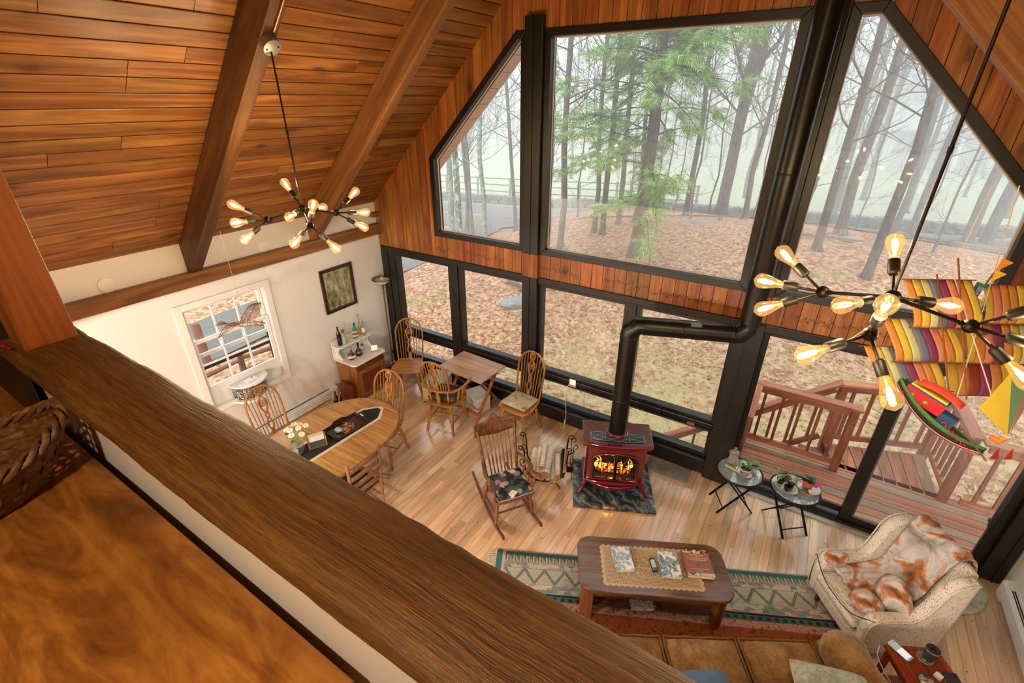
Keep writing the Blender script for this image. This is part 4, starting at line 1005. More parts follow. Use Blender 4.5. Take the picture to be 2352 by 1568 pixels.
# ------------------------------------------------------------------ ladder-back chair, rocking chair
def ladderback(label, loc, rz):
    root = thing('ladderback_chair', label, 'chair', loc, rz); M1 = M_dark2
    pp = [(.016, 0), (.017, .42), (.017, .5), (.02, .52), (.015, .53), (.02, .55), (.015, .56), (.02, .58), (.016, .6), (.017, .80), (.02, .82), (.014, .83), (.02, .85), (.014, .86), (.02, .88), (.014, .90), (.018, .93), (.019, .96), (.010, .99), (.003, 1)]
    for sx in (-1, 1):
        MB().lathe(pp, (sx * .19, -.19, 0), (sx * .20, -.25, 1.03), 12).obj('back_post', M1, root, 50)
        MB().lathe([(.015, 0), (.02, .3), (.018, .7), (.022, .95), (.014, 1)], (sx * .22, .20, 0), (sx * .215, .20, .47), 10).obj('leg', M1, root, 50)
        for z in (.14, .26): MB().cyl((sx * .20, -.20, z), (sx * .22, .20, z), .010, n=8).obj('rung', M1, root)
    for z in (.16, .28): MB().cyl((-.22, .20, z), (.22, .20, z), .010, n=8).obj('rung', M1, root)
    for k, z in enumerate((.58, .69, .80, .91)):
        def sl(u, v, k=k, z=z):
            x = lerp(-.19, .19, u); c = math.sin(u * PI); y = -.205 - (z + v * .06 - .45) * .085 - .035 * c
            return (x, y, z + (v - .3) * .06 + .022 * math.sin(u * PI * 2 - PI / 2) * .6)
        m = MB().grid(sl, 15, 3); m.obj('slat', M1, root, 60, solid=.01)
    MB().b2((-.215, -.19, .43), (.215, .215, .455)).obj('seat', M1, root, 0, .012)
    cushion('seat_pad', None, .40, .37, .05, plain('teal_weave', '22393f', .9, mottle=.4, bump=.4), (0, .01, .455), 0, parent=root)
    return root
M_dark2 = wood('brown_maple', ['5a3620', '8a5a3a', 'a5734c'], 'Z', 'OBJECT', 2.0, .32, .1, bump=.05, spec=.5)
M_rock = wood('rocker_wood', ['46291a', '6c4428', '866040'], 'Z', 'OBJECT', 2.0, .34, .08, bump=.05, spec=.5)
ladderback('ladder-back chair with a dark woven seat on the near side of the oval table', (-3.52, 2.335, 0), math.radians(90))
def rocker(label, loc, rz):
    root = thing('rocking_chair', label, 'chair', loc, rz); M1 = M_rock; sz = .42
    m = MB(); P = [(v.x, v.y) for v in spline([(-.20, -.22, 0), (-.215, 0, 0), (-.245, .16, 0), (-.22, .215, 0), (0, .235, 0), (.22, .215, 0), (.245, .16, 0), (.215, 0, 0), (.20, -.22, 0)], 4)]
    m.prism(P, sz - .035, sz).obj('seat', M1, root, 40, .01, 3)
    for sx in (-1, 1):
        rk = [(sx * .235, y, .02 + .12 * (y * 1.02 + .05) ** 2 / .36 if y < -.05 else .02 + .085 * ((y + .05) / .5) ** 2) for y in [lerp(-.66, .42, i / 16) for i in range(17)]]
        MB().tube(rk, .018, 4, flat=(.75, 1.2), upv=(1, 0, 0)).obj('rocker', M1, root, 0)
        for y0, y1 in ((.17, .15), (-.24, -.17)):
            zb = .045 if y0 > 0 else .05
            turned('leg', (sx * .235, y0, zb), (sx * .20, y1, sz - .02), .018, M1, root)
        MB().cyl((sx * .225, .165, .17), (sx * .225, -.22, .17), .011, n=8).obj('stretcher', M1, root)
        # back post, turned
        bp = [(.017, 0), (.019, .10), (.016, .14), (.021, .16), (.015, .175), (.021, .19), (.015, .205), (.021, .22), (.015, .235), (.020, .26), (.018, .45), (.021, .50), (.015, .515), (.021, .53), (.015, .545), (.021, .56), (.015, .575), (.021, .59), (.016, .62), (.018, .8), (.016, 1)]
        MB().lathe(bp, (sx * .195, -.20, sz - .01), (sx * .235, -.40, 1.0), 12).obj('back_post', M1, root, 50)
        # scrolled arm, flat
        A = spline([(sx * .215, -.275, .64), (sx * .25, -.16, .645), (sx * .275, 0, .65), (sx * .245, .10, .645), (sx * .275, .19, .64), (sx * .30, .23, .63)], 5)
        MB().tube(A, [.020] * 8 + [.024] * 8 + [.034] * (len(A) - 16), 10, flat=(1, .5), upv=(1, 0, 0)).obj('arm', M1, root, 60)
        turned('arm_post', (sx * .225, .16, sz - .01), (sx * .262, .17, .635), .016, M1, root, str_prof(.016))
        for k in range(3): turned('arm_spindle', (sx * .215, .06 - k * .075, sz - .01), (sx * .262, .055 - k * .075, .635), .009, M1, root, str_prof(.0095))
    MB().cyl((-.225, .165, .21), (.225, .165, .21), .012, n=8).obj('stretcher', M1, root); MB().cyl((-.225, -.215, .22), (.225, -.215, .22), .012, n=8).obj('stretcher', M1, root)
    for k in range(7):
        x = -.135 + .045 * k
        sp = [(.008, 0), (.010, .05), (.007, .08), (.011, .1), (.007, .12), (.011, .14), (.007, .16), (.011, .18), (.007, .20), (.011, .22), (.008, .25), (.013, .40), (.010, .5), (.013, .52), (.008, .54), (.007, 1)]
        MB().lathe(sp, (x * .95, -.195, sz - .01), (x * 1.15, -.385, .92), 8).obj('spindle', M1, root, 50)
    # pressed crest panel with carved scrolls
    def cr(u, v):
        x = lerp(-.27, .27, u); top = .215 + .02 * math.cos(u * 2 * PI * 2) + (.03 if abs(u - .5) < .07 else 0) - .04 * abs(2 * u - 1) ** 4; bot_ = .02 * math.cos(u * PI * 2) + .03
        h = lerp(bot_, top, v); return (x, -.385 - h * .22 + .05 * (1 - (2 * u - 1) ** 2) * -1 + .0, .86 + h)
    m = MB().grid(cr, 31, 7); co = m.obj('crest_panel', M1, root, 60, solid=.018)
    for sx in (-1, 1):
        for r0 in (.045, .03, .016):
            pts = []
            for i in range(19):
                a = i / 18 * 2 * PI; u = .5 + sx * (.335 + r0 / .54 * math.cos(a)); v = .52 + r0 / .2 * math.sin(a); q = cr(u, v); pts.append((q[0], q[1] + .012, q[2]))
            MB().tube(pts, .004, 5, closed=True).obj('carved_scroll', M1, co, 60)
        pts = [cr(.5 + sx * t, .25 + .3 * math.sin(t * 9)) for t in [.12 + .02 * i for i in range(12)]]
        MB().tube([(p[0], p[1] + .012, p[2]) for p in pts], .005, 5).obj('carved_scroll', M1, co, 60)
    root.scale = (.94,) * 3
    return root
rz = math.radians(-124.8)
rocker('pressed-back wooden rocking chair with spindle back and curved arms', (-2.14, 3.30, 0), rz)
M_flor = cloth('dark_floral', ['262b2e', 'b08aa0', 'd8cdc2', 'c49a9a', '8a9a8c', '4d5a58'], 8, 'floral')
cushion('seat_cushion', 'dark floral cushion with pink blossoms on the rocking chair', .42, .42, .08, M_flor, (-2.12, 3.29, .393), rz, piping=plain('tan_piping', 'a89c8c', .8))
# ------------------------------------------------------------------ oval dining table and what lies on it
TZ = .755
dt = thing('dining_table', 'oval golden-oak pedestal dining table near the white wall', 'table', (-4.07, 2.44, 0))
def oval(a, b, n=56, p=2.35): return [(a * math.copysign(abs(math.cos(t)) ** (2 / p), math.cos(t)), b * math.copysign(abs(math.sin(t)) ** (2 / p), math.sin(t))) for t in [2 * PI * i / n for i in range(n)]]
M_table = wood('oak_table_top', ['8a5a2c', 'b98a52', 'd0a468'], 'X', 'OBJECT', 1.6, .25, .1, bump=.03, streak=.6, spec=.5)
def clip_y(poly, y0, y1):
    for s_, lim in ((1, y0), (-1, -y1)):
        out = []
        for i in range(len(poly)):
            a, b = poly[i-1], poly[i]; da, db = s_ * a[1] - lim, s_ * b[1] - lim
            if (da >= 0) != (db >= 0): t = da / (da - db); out.append((lerp(a[0], b[0], t), lerp(a[1], b[1], t)))
            if db >= 0: out.append(b)
        poly = out
    return poly
ov = oval(.61, .93)
for i, (y0, y1) in enumerate(((-1, -.46), (-.456, -.002), (.002, .456), (.46, 1))):
    MB().prism(clip_y(ov, y0, y1), TZ - .028, TZ).obj('table_leaf', M_table, dt, 0, .004)
MB().tube([(x * 1.003, y * 1.003, TZ - .016) for x, y in oval(.61, .93, 72)], .016, 8, closed=True).obj('rim_moulding', M_dark2, dt, 60)
MB().prism(oval(.50, .76), TZ - .10, TZ - .03).obj('apron', M_oak, dt, 40)
for sy in (-1, 1):
    turned('pedestal', (0, sy * .22, .16), (0, sy * .22, TZ - .1), .055, M_oakz, dt, [(.05, 0), (.075, .08), (.06, .15), (.045, .3), (.07, .5), (.075, .6), (.05, .75), (.06, .82), (.05, .9), (.08, 1)])
    for sx in (-1, 1):
        P = spline([(sx * .03, sy * .22, .20), (sx * .18, sy * .30, .19), (sx * .32, sy * .42, .09), (sx * .42, sy * .50, .045)], 5)
        MB().tube(P, [.045 - .012 * i / len(P) for i in range(len(P))], 8, flat=(.75, 1.1)).obj('pedestal_foot', M_dark2, dt, 60)
MB().b2((-.05, -.25, .16), (.05, .25, .24)).obj('stretcher_beam', M_oak, dt, 0, .01)
# runner, diagonal along the table
ru = thing('table_runner', 'black table runner with cream border on the oval table', 'runner', (-4.06, 2.44, TZ + .001), math.radians(-3))
def run(hw, hl, tip, e): return [(-hw, -hl), (0, -hl - tip), (hw, -hl), (hw, hl), (.03, hl + tip), (-.03, hl + tip), (-hw, hl)]
MB().prism(run(.175, .66, .17, 0), 0, .003).obj('border', plain('cream_linen', 'd6cab8', .9, bump=.2), ru, 0)
MB().prism(run(.135, .645, .14, 0), .003, .0055).obj('centre_cloth', plain('black_linen', '1d1e22', .9, bump=.2), ru, 0)
# lacquer tray
tr = thing('serving_tray', 'dark lacquer tray with flower painting and cut-out handles on the runner', 'tray', (-4.055, 2.745, TZ + .007), math.radians(-4))
t = NT('tray_lacquer'); p = t.coord('OBJECT'); c = t.mix(t.ramp(t.math('ADD', t.noise(p, 16, 4, .7), t.math('MULTIPLY', t.vmath('LENGTH', p) if False else t.n('ShaderNodeVectorMath', {0: p}, operation='LENGTH').outputs['Value'], -1.1)), [(.40, (0,)*3), (.50, (1,)*3)]).outputs[0], s2l('2a1c16'), t.ramp(t.noise(p, 30, 3), [(.35, '8c3f28'), (.55, 'c98a4a'), (.7, '5a2418')]).outputs[0]); t.bsdf(c, .2, 0, .6)
MB().b2((-.13, -.21, 0), (.13, .21, .006)).obj('base', t.m, tr, 0, .002)
M_lac = plain('tray_rim', '3a1d14', .25)
for sx in (-1, 1): MB().prism_ax([(-.215, 0), (.215, 0), (.225, .03), (.10, .035), (.06, .06), (-.06, .06), (-.10, .035), (-.225, .03)], -.004, .004, 'X').obj('side', M_lac, tr, 0, loc=(sx * .132, 0, 0), rot=(0, sx * .3, 0))
for sy in (-1, 1):
    MB().prism_ax([(-.135, 0), (.135, 0), (.145, .035), (.07, .04), (.05, .07), (-.05, .07), (-.07, .04), (-.145, .035)], -.004, .004, 'Y').obj('end', M_lac, tr, 0, loc=(0, sy * .215, 0), rot=(-sy * .3, 0, 0))
    MB().tube([(x, sy * .228, .048) for x in (-.03, 0, .03)], .007, 8).obj('handle_slot', plain('slot_light', 'd8cfc0', .6), tr)
eg = MB().lathe([(.001, 0), (.016, .04), (.028, .15), (.034, .32), (.035, .48), (.030, .68), (.02, .86), (.009, .97), (.001, 1)], (-.045, 0, 0), (.045, 0, 0), 20, False)
t = NT('painted_egg'); p = t.coord('OBJECT'); t.bsdf(t.ramp(t.noise(p, 45, 3), [(.38, '6f8fae'), (.5, '93aec4'), (.56, 'b98f8f'), (.64, 'd8c49a')]).outputs[0], .25, 0, .5)
tag(eg.obj('painted_egg', t.m, None, 60, loc=(-4.05, 2.635, TZ + .048), rot=(0, 0, .6)), 'blue painted egg lying on the lacquer tray', 'egg')
ky = thing('key_ring', 'small ring of keys on the lacquer tray beside the egg', 'keys', (-4.0, 2.56, TZ + .014)); mk = plain('key_metal', 'a39c8c', .3, .9)
MB().tube([(.015 * math.cos(a), .015 * math.sin(a), .002) for a in [i * PI / 8 for i in range(16)]], .0016, 5, closed=True).obj('ring', mk, ky)
for a in (.3, 1.4, 2.7): MB().bar((.015 * math.cos(a), .015 * math.sin(a), .003), (.055 * math.cos(a), .055 * math.sin(a), .003), .009, .002).cyl((.02 * math.cos(a), .02 * math.sin(a), .001), (.02 * math.cos(a), .02 * math.sin(a), .005), .011, n=10).obj('key', mk, ky)
# napkin holder with a stack of napkins
nh = thing('napkin_holder', 'wooden napkin holder with dark slatted front beside the daisies', 'napkin holder', (-4.075, 2.36, TZ + .0065), math.radians(62))
MB().b2((-.085, -.05, 0), (.085, .05, .012)).obj('base', M_oak, nh, 0, .003)
for sx in (-1, 1): MB().prism_ax([(-.055, 0), (.055, 0), (.05, .10), (.02, .125), (-.02, .125), (-.05, .10)], sx * .09 - .007, sx * .09 + .007, 'X').obj('end_panel', M_oak, nh, 0, .003)
fp = MB().b2((-.083, -.05, .012), (.083, -.043, .085)).obj('front_panel', plain('slat_black', '20231f', .6), nh, 0)
for i in range(15): MB().cyl((-.076 + i * .0108, -.053, .014), (-.076 + i * .0108, -.053, .083), .004, n=6).obj('slat', plain('slat_grey', '565e58', .5), fp)
nk = thing('paper_napkins', 'stack of cream paper napkins in the wooden holder', 'napkins', (-4.075, 2.36, TZ + .02), math.radians(62))
for i in range(7): MB().b2((-.078, -.036 + i * .011, 0), (.078, -.027 + i * .011, .125 + .008 * math.sin(i * 2))).obj('napkin', plain('napkin_cream', 'ddcfbe', .9), nk, 0, loc=(0, 0, 0), rot=(.02 * math.sin(i * 3), 0, .01 * math.cos(i)))
# glass vase with daisies, blue folded card
va = thing('daisy_vase', 'clear glass vase on the oval table next to the napkin holder', 'vase', (-4.13, 2.155, TZ + .0065))
M_cg = glass('clear_glass', (.93, .96, .96), 1.4, .0, bare=.03)
MB().lathe([(.045, 0), (.06, .03), (.072, .2), (.075, .4), (.06, .6), (.042, .78), (.04, .9), (.046, 1)], (0, 0, 0), (0, 0, .23), 24, False).obj('glass_body', M_cg, va, 60)
MB().lathe([(.05, 0), (.068, .2), (.07, .6), (.06, 1)], (0, 0, .006), (0, 0, .13), 20).obj('water', glass('vase_water', (.88, .92, .9), 1.0, .0, ior=1.33), va, 60)
MB().lathe([(.0, 0), (.046, 0), (.046, 1)], (0, 0, 0), (0, 0, .004), 20).obj('foot', M_cg, va)
M_pet = plain('petal_white', 'f0eee8', .7); M_yel = plain('daisy_eye', 'd6ac2c', .7); M_lf = plain('leaf_green', '5f8040', .6, mottle=.3); M_stm = plain('stem_green', '6d8a4a', .6)
rr = random.Random(2)
for k, (x, y, z) in enumerate(((-.09, -.02, .30), (-.05, .06, .34), (.0, -.03, .33), (.05, .04, .34), (.09, .10, .35), (-.02, .10, .32), (.06, -.06, .31), (.12, .02, .30), (-.10, .08, .29))):
    fl_ = thing('daisy', 'white daisy with yellow centre in the glass vase', 'flower', (-4.13, 2.155, TZ + .0065), 0, 'white daisies in the glass vase')
    c = Vector((x, y, z)); n = Vector((x * 2.2 + .12, y * 2.2 - .18, .9)).normalized(); u = n.cross(Vector((0, 1, .1))).normalized(); v = n.cross(u)
    MB().tube(spline([(0, 0, .03), (x * .25, y * .25, .18), c - n * .006], 4), .0022, 5).obj('stem', M_stm, fl_)
    m = MB()
    for i in range(17):
        a = i * 2 * PI / 17 + rr.uniform(-.08, .08); d = u * math.cos(a) + v * math.sin(a); s = n.cross(d); L = .04 * rr.uniform(.85, 1.05); dr = n * rr.uniform(-.008, .004)
        m.add([c + d * .006 - s * .003, c + d * L * .6 - s * .0055 + n * .004, c + d * L + dr, c + d * L * .6 + s * .0055 + n * .004, c + d * .006 + s * .003], [(0, 1, 2, 3, 4)])
    m.obj('petals', M_pet, fl_, 0)
    MB().sphere((0, 0, 0), .010, 10, 6, 1, 1, .5, M=Matrix.Translation(c + n * .002) @ n.to_track_quat('Z', 'Y').to_matrix().to_4x4()).obj('flower_eye', M_yel, fl_, 60)
    if k % 2 == 0:
        b = Vector((x * .7, y * .7, .23)); m = MB(); d = Vector((x, y, .02)).normalized(); s = d.cross(Vector((0, 0, 1)))
        m.add([b, b + d*.03 + s*.022, b + d*.05 + s*.012, b + d*.075 + Vector((0,0,-.01)), b + d*.05 - s*.012, b + d*.03 - s*.022], [(0, 1, 2, 3, 4, 5)]); m.obj('leaf', M_lf, fl_, 0)
cdn = thing('folded_card', 'small blue card with white flower print leaning by the vase', 'card', (-4.03, 2.06, TZ + .0075), math.radians(70))
MB().b2((-.05, -.001, 0), (.05, .001, .11)).obj('front', plain('card_blue', '2a86c8', .6), cdn, 0, rot=(.25, 0, 0)); MB().b2((-.05, .054, 0), (.05, .056, .11)).obj('back', plain('card_white', 'e6e6e2', .7), cdn, 0, rot=(-.28, 0, 0))
for x, z in ((-.01, .045), (.012, .055), (.002, .07), (.025, .04)): MB().sphere((x, -.004 - (z - .05) * .25, z), .008, 8, 5, 1, .2, 1).obj('printed_flower', _mc['card_white'], cdn)

# ------------------------------------------------------------------ marble-topped cabinet with bottles
cb = thing('washstand_cabinet', 'wooden cabinet with white marble top and raised marble shelf against the white wall', 'cabinet', (XL + .075, 3.90, 0))
M_cab = wood('cabinet_walnut', ['6a3c18', '955c2a', 'ac7038'], 'Z', 'OBJECT', 1.6, .35, .05, bump=.05, spec=.5); M_burl = wood('burl_panel', ['3f1c0c', '6e3616', '8f5026'], 'Z', 'OBJECT', 4.0, .3, .05, bump=.04, spec=.5)
t = NT('marble'); p = t.coord('OBJECT'); n1 = t.noise(p, 7, 6, .7, 1.5); t.bsdf(t.ramp(n1, [(.40, 'e0dcd6'), (.5, 'eae7e2'), (.535, 'cdc4b8'), (.57, 'e8e4de')]).outputs[0], .3, 0, .5); M_marb = t.m
CW, CDp, CH = .58, .43, .645
MB().b2((0, 0, .05), (CDp, CW, CH)).obj('body', M_cab, cb, 0, .006)
MB().b2((CDp - .005, .03, CH - .115), (CDp + .012, CW - .03, CH - .015)).obj('drawer', M_burl, cb, 0, .004); MB().sphere((CDp + .02, CW / 2, CH - .065), .011, 10, 8).obj('drawer_knob', plain('old_brass', '4a3a22', .35, .8), cb)
dr = MB().b2((CDp, .035, .07), (CDp + .014, CW - .035, CH - .13)).obj('door', M_cab, cb, 0, .005)
MB().b2((CDp + .012, .10, .13), (CDp + .02, CW - .10, CH - .19)).obj('door_panel', M_burl, dr, 0, .006)
m = MB(); a, b_, c_, d_ = .085, CW - .085, .115, CH - .175
for q in (((a, c_), (b_, c_)), ((b_, c_), (b_, d_)), ((b_, d_), (a, d_)), ((a, d_), (a, c_))): m.bar((CDp + .016, *q[0]), (CDp + .016, *q[1]), .02, .014)
m.obj('door_moulding', M_cab, dr, 0, .003)
for x in (.03, CDp - .03):
    for y in (.03, CW - .03): MB().lathe([(.014, 0), (.024, .2), (.026, .6), (.014, .75), (.02, 1)], (x, y, 0), (x, y, .055), 12).obj('caster_foot', M_black, cb)
MB().prism([(-.0, -.035), (CDp - .02, -.035), (CDp + .045, .0), (CDp + .045, CW + .0), (CDp - .02, CW + .035), (0, CW + .035)], CH, CH + .025).obj('marble_top', M_marb, cb, 0, .006)
MB().b2((0, -.03, CH + .025), (.022, CW + .03, CH + .31)).obj('marble_back', M_marb, cb, 0, .003)
MB().prism([(.02, -.03), (.16, -.03), (.19, 0), (.19, CW), (.16, CW + .03), (.02, CW + .03)], CH + .225, CH + .245).obj('marble_shelf', M_marb, cb, 0, .004)
for y in (.0, CW - .02):
    P = [(.02, CH + .025), (.17, CH + .025), (.15, CH + .06), (.09, CH + .11), (.11, CH + .17), (.15, CH + .225), (.02, CH + .225)]
    M = Matrix(((1,0,0,0),(0,0,1,0),(0,1,0,0),(0,0,0,1))); MB().prism(P, y, y + .02, M).obj('shelf_bracket', M_marb, cb, 0, fix=True)
CX, CY = XL + .075, 3.90
def bottle(label, loc, prof, h, mat, parts, r=0, cat='bottle', flat=1, name='bottle', rz=0):
    root = thing(name, label, cat, loc, rz, None)
    o = MB().lathe(prof, (0, 0, 0), (0, 0, h), 20).obj('glass_body', mat, root, 60)
    for nm, pr, z0, z1, m_ in parts: MB().lathe(pr, (0, 0, z0), (0, 0, z1), 16).obj(nm, m_, root, 60)
    if flat != 1:
        for c in root.children: c.scale = (flat, 1, 1)
    return root
G_dark = plain('dark_bottle_glass', '14100c', .12, spec=.7); G_grn = plain('green_bottle_glass', '4fa573', .1, spec=.7, **{'Transmission Weight': .45, 'IOR': 1.2}); M_cork = plain('cork', 'a5815a', .8); M_lab = plain('paper_label', 'ddd3bd', .8); M_gold = plain('gold_foil', '9c7a3c', .3, .7)
sh = CH + .246
SHX = CX + .10
bottle('tall slim dark wine bottle at the left end of the marble shelf', (SHX, CY + .06, sh), [(.030, 0), (.032, .02), (.032, .62), (.026, .70), (.013, .78), (.012, 1)], .30, G_dark, [('foil', [(.0135, 0), (.0135, 1)], .24, .302, G_dark), ('label', [(.0328, 0), (.0328, 1)], .07, .14, plain('black_label', '2a2622', .6))])
M_multi = cloth('painted_glass', ['9fb0a8', '2f6e74', 'b7a23c', '6d7f4a', 'c0c8c0', 'aab4ae'], 30, 'floral', .2)
bottle('round painted glass decanter with cork ball stopper on the marble shelf', (SHX + .005, CY + .135, sh), [(.038, 0), (.045, .05), (.046, .4), (.034, .58), (.016, .7), (.014, 1)], .18, M_multi, [('stopper', [(.012, 0), (.02, .2), (.026, .5), (.02, .85), (.004, 1)], .175, .235, plain('stopper_wood', '6e6248', .6))])
bottle('green square gin bottle with label on the marble shelf', (SHX, CY + .36, sh), [(.042, 0), (.045, .03), (.045, .62), (.036, .7), (.018, .76), (.016, 1)], .24, G_grn, [('cap', [(.018, 0), (.018, 1)], .215, .25, plain('cap_green', '1f4a34', .4)), ('label', [(.0455, 0), (.0455, 1)], .03, .125, M_lab), ('label_band', [(.0458, 0), (.0458, 1)], .06, .10, plain('label_red', 'a83f34', .6))], flat=.75)
bottle('tall clear bottle with wooden stopper at the back of the marble shelf', (SHX - .02, CY + .475, sh), [(.028, 0), (.03, .02), (.03, .45), (.022, .55), (.012, .65), (.011, 1)], .32, glass('pale_spirit', (.86, .80, .62), 1.6, bare=.05), [('stopper', [(.013, 0), (.013, 1)], .315, .35, M_cork)])
bottle('shorter clear bottle with white label at the right end of the marble shelf', (SHX + .03, CY + .50, sh), [(.026, 0), (.028, .02), (.028, .55), (.02, .66), (.011, .74), (.011, 1)], .22, glass('pale_spirit2', (.85, .83, .72), 1.6, bare=.05), [('label', [(.0284, 0), (.0284, 1)], .05, .13, M_lab), ('stopper', [(.012, 0), (.012, 1)], .215, .235, M_cork)])
bottle('small empty drinking glass at the far right of the marble shelf', (SHX + .0, CY + .57, sh), [(.018, 0), (.022, .1), (.026, 1)], .07, M_cg, [], cat='glass', name='drinking_glass')
mt = CH + .026
bottle('squat flat-round brown bottle with cream oval label on the marble top', (CX + .27, CY + .10, mt), [(.03, 0), (.048, .08), (.062, .25), (.058, .42), (.035, .58), (.016, .68), (.014, 1)], .20, plain('brown_bottle', '3a2412', .12, spec=.7), [('stopper', [(.016, 0), (.016, 1)], .165, .215, M_cork), ('label', [(.0605, 0), (.0635, .5), (.0605, 1)], .035, .075, M_lab)], flat=.6, rz=-.5)
bottle('dark onion-shaped bottle with gold decoration on the marble top', (CX + .25, CY + .255, mt), [(.045, 0), (.054, .08), (.054, .2), (.04, .42), (.018, .6), (.014, .66), (.014, 1)], .21, plain('black_gold_bottle', '1c120c', .15, spec=.7), [('foil', [(.0155, 0), (.0155, 1)], .17, .215, G_dark), ('gold_band', [(.052, 0), (.0445, 1)], .05, .085, M_gold)])
jg = bottle('silver double jigger cup under the marble shelf', (CX + .15, CY + .42, mt), [(.024, 0), (.022, .3), (.008, .48), (.008, .52), (.024, .75), (.026, 1)], .09, plain('chrome', 'b5b5b2', .15, 1.0), [], cat='cup', name='jigger')
for k, (x, y) in enumerate(((.09, .08), (.08, .17), (.11, .30))):
    bottle(('empty stemmed glass under the marble shelf, leftmost', 'empty stemmed glass under the marble shelf, middle', 'empty stemmed glass under the marble shelf behind the onion bottle')[k], (CX + x, CY + y, mt), [(.03, 0), (.004, .03), (.004, .4), (.02, .5), (.034, .7), (.03, 1)], .16, M_cg, [], cat='glass', name='wine_glass')
M_glow = emit('edge_lit_acrylic', (1.0, .85, .6), .9)
def glowblock(label, loc, rz):
    r = thing('light_up_plaque', label, 'lamp', loc, rz)
    MB().b2((-.055, -.02, 0), (.055, .02, .022)).obj('wooden_base', plain('pale_beech', 'b98a5c', .5), r, 0, .003); MB().b2((-.045, -.003, .022), (.045, .003, .105)).obj('acrylic_plate', M_glow, r, 0)
    return r
glowblock('small glowing acrylic plaque on a wooden base on the marble top', (CX + .36, CY + .47, mt), math.radians(60))
# things beside the cabinet
lb = MB().prism_ax([(-.14, 0), (.14, 0), (.14, .30), (.12, .34), (-.12, .34), (-.14, .30)], -.02, .02, 'X')
tag(lb.obj('wooden_board', wood('cherry_board', ['4a1f0e', '6e3218', '8a4826'], 'Z', 'OBJECT', 2, .35, .05), None, 0, .006, loc=(CX + .22, CY - .075, .005), rot=(.18, 0, PI / 2)), 'thick reddish wooden board leaning on the side of the cabinet', 'board')
bk = thing('wine_tub', 'small round wooden tub holding wine bottles beside the cabinet', 'tub', (CX + .25, CY - .26, 0))
MB().lathe([(.0, 0), (.065, 0), (.075, 1), (.066, 1), (.06, .1)], (0, 0, 0), (0, 0, .12), 20, False).obj('tub_wall', M_oakz, bk, 50); MB().lathe([(.0765, 0), (.0765, 1)], (0, 0, .09), (0, 0, .102), 20, False).obj('hoop', M_oak, bk)
for k, (x, y, fm) in enumerate(((.015, .025, '9c1f24'), (-.02, -.015, '5a1418'))):
    o = bottle(('dark wine bottle with bright red foil standing in the wooden tub', 'dark wine bottle with deep red foil standing in the wooden tub')[k], (CX + .25 + x, CY - .26 + y, .012), [(.03, 0), (.032, .02), (.032, .55), (.024, .68), (.012, .76), (.012, 1)], .27, G_dark, [('foil', [(.0135, 0), (.0135, 1)], .19, .272, plain('foil_' + fm, fm, .35))])
tag(MB().b2((-.012, -.004, 0), (.012, .004, .26)).obj('wooden_stick', M_oakz, None, 0, .002, loc=(CX + .28, CY - .30, .012), rot=(-.12, .15, .3)), 'flat pale wooden stick standing in the wine tub', 'stick')
# framed picture on the white wall
pf = thing('framed_picture', 'dark-framed woodland picture hanging on the white wall', 'picture', (XL, 4.228, 1.69))
m = MB(); W2, H2 = .263, .313
for q0, q1 in (((-W2, -H2), (W2, -H2)), ((W2, -H2), (W2, H2)), ((W2, H2), (-W2, H2)), ((-W2, H2), (-W2, -H2))): m.bar((.018, *q0), (.018, *q1), .045, .034, (1, 0, 0))
for a in (-W2, W2):
    for b_ in (-H2, H2): m.box((.018, a, b_), (.034, .045, .045))
m.obj('frame', plain('mahogany_frame', '351a14', .35), pf, 0, .005)
t = NT('forest_print'); p = t.coord('OBJECT'); n1 = t.noise(p, 11, 6, .75); n2 = t.noise(t.vmath('MULTIPLY', p, (1, 3, .6)), 5, 3)
c = t.mix(t.ramp(n2, [(.42, (0,)*3), (.62, (1,)*3)]).outputs[0], t.ramp(n1, [(.3, '2f331f'), (.5, '6b7048'), (.7, 'a5a783')]).outputs[0], t.ramp(n1, [(.3, '8a7c66'), (.7, 'cfc0ab')]).outputs[0]); t.bsdf(c, .12, 0, .5)
MB().b2((.008, -W2 + .02, -H2 + .02), (.014, W2 - .02, H2 - .02)).obj('print', t.m, pf, 0)
# torchiere floor lamp
fl = thing('floor_lamp', 'slim bronze torchiere floor lamp with openwork rim in the corner', 'lamp', (-5.56, 4.90, 0)); mbz = plain('lamp_bronze', '6d5a4c', .4, .5)
MB().lathe([(.0, 0), (.13, 0), (.13, .25), (.11, .5), (.03, .8), (.02, 1)], (0, 0, 0), (0, 0, .05), 24).obj('base', mbz, fl, 40)
MB().lathe([(.011, 0), (.011, .3), (.015, .31), (.011, .32), (.011, .88), (.018, .9), (.012, .92), (.02, .96), (.028, 1)], (0, 0, .05), (0, 0, 1.60), 12).obj('pole', mbz, fl, 40)
MB().lathe([(.03, 0), (.06, .2), (.09, .5), (.115, .8), (.125, 1)], (0, 0, 1.58), (0, 0, 1.66), 24, False).obj('bowl', plain('frosted_bowl', 'cfc6bc', .4), fl, 60, solid=.004)
rm = MB().tube([(.155 * math.cos(i * PI / 18), .155 * math.sin(i * PI / 18), 1.672) for i in range(36)], .005, 6, closed=True).tube([(.122 * math.cos(i * PI / 18), .122 * math.sin(i * PI / 18), 1.66) for i in range(36)], .005, 6, closed=True)
for i in range(30):
    a = i * 2 * PI / 30; b_ = a + .13; rm.tube([(.122 * math.cos(a), .122 * math.sin(a), 1.66), (.14 * math.cos(a + .12), .14 * math.sin(a + .12), 1.67), (.155 * math.cos(b_), .155 * math.sin(b_), 1.672)], .004, 5)
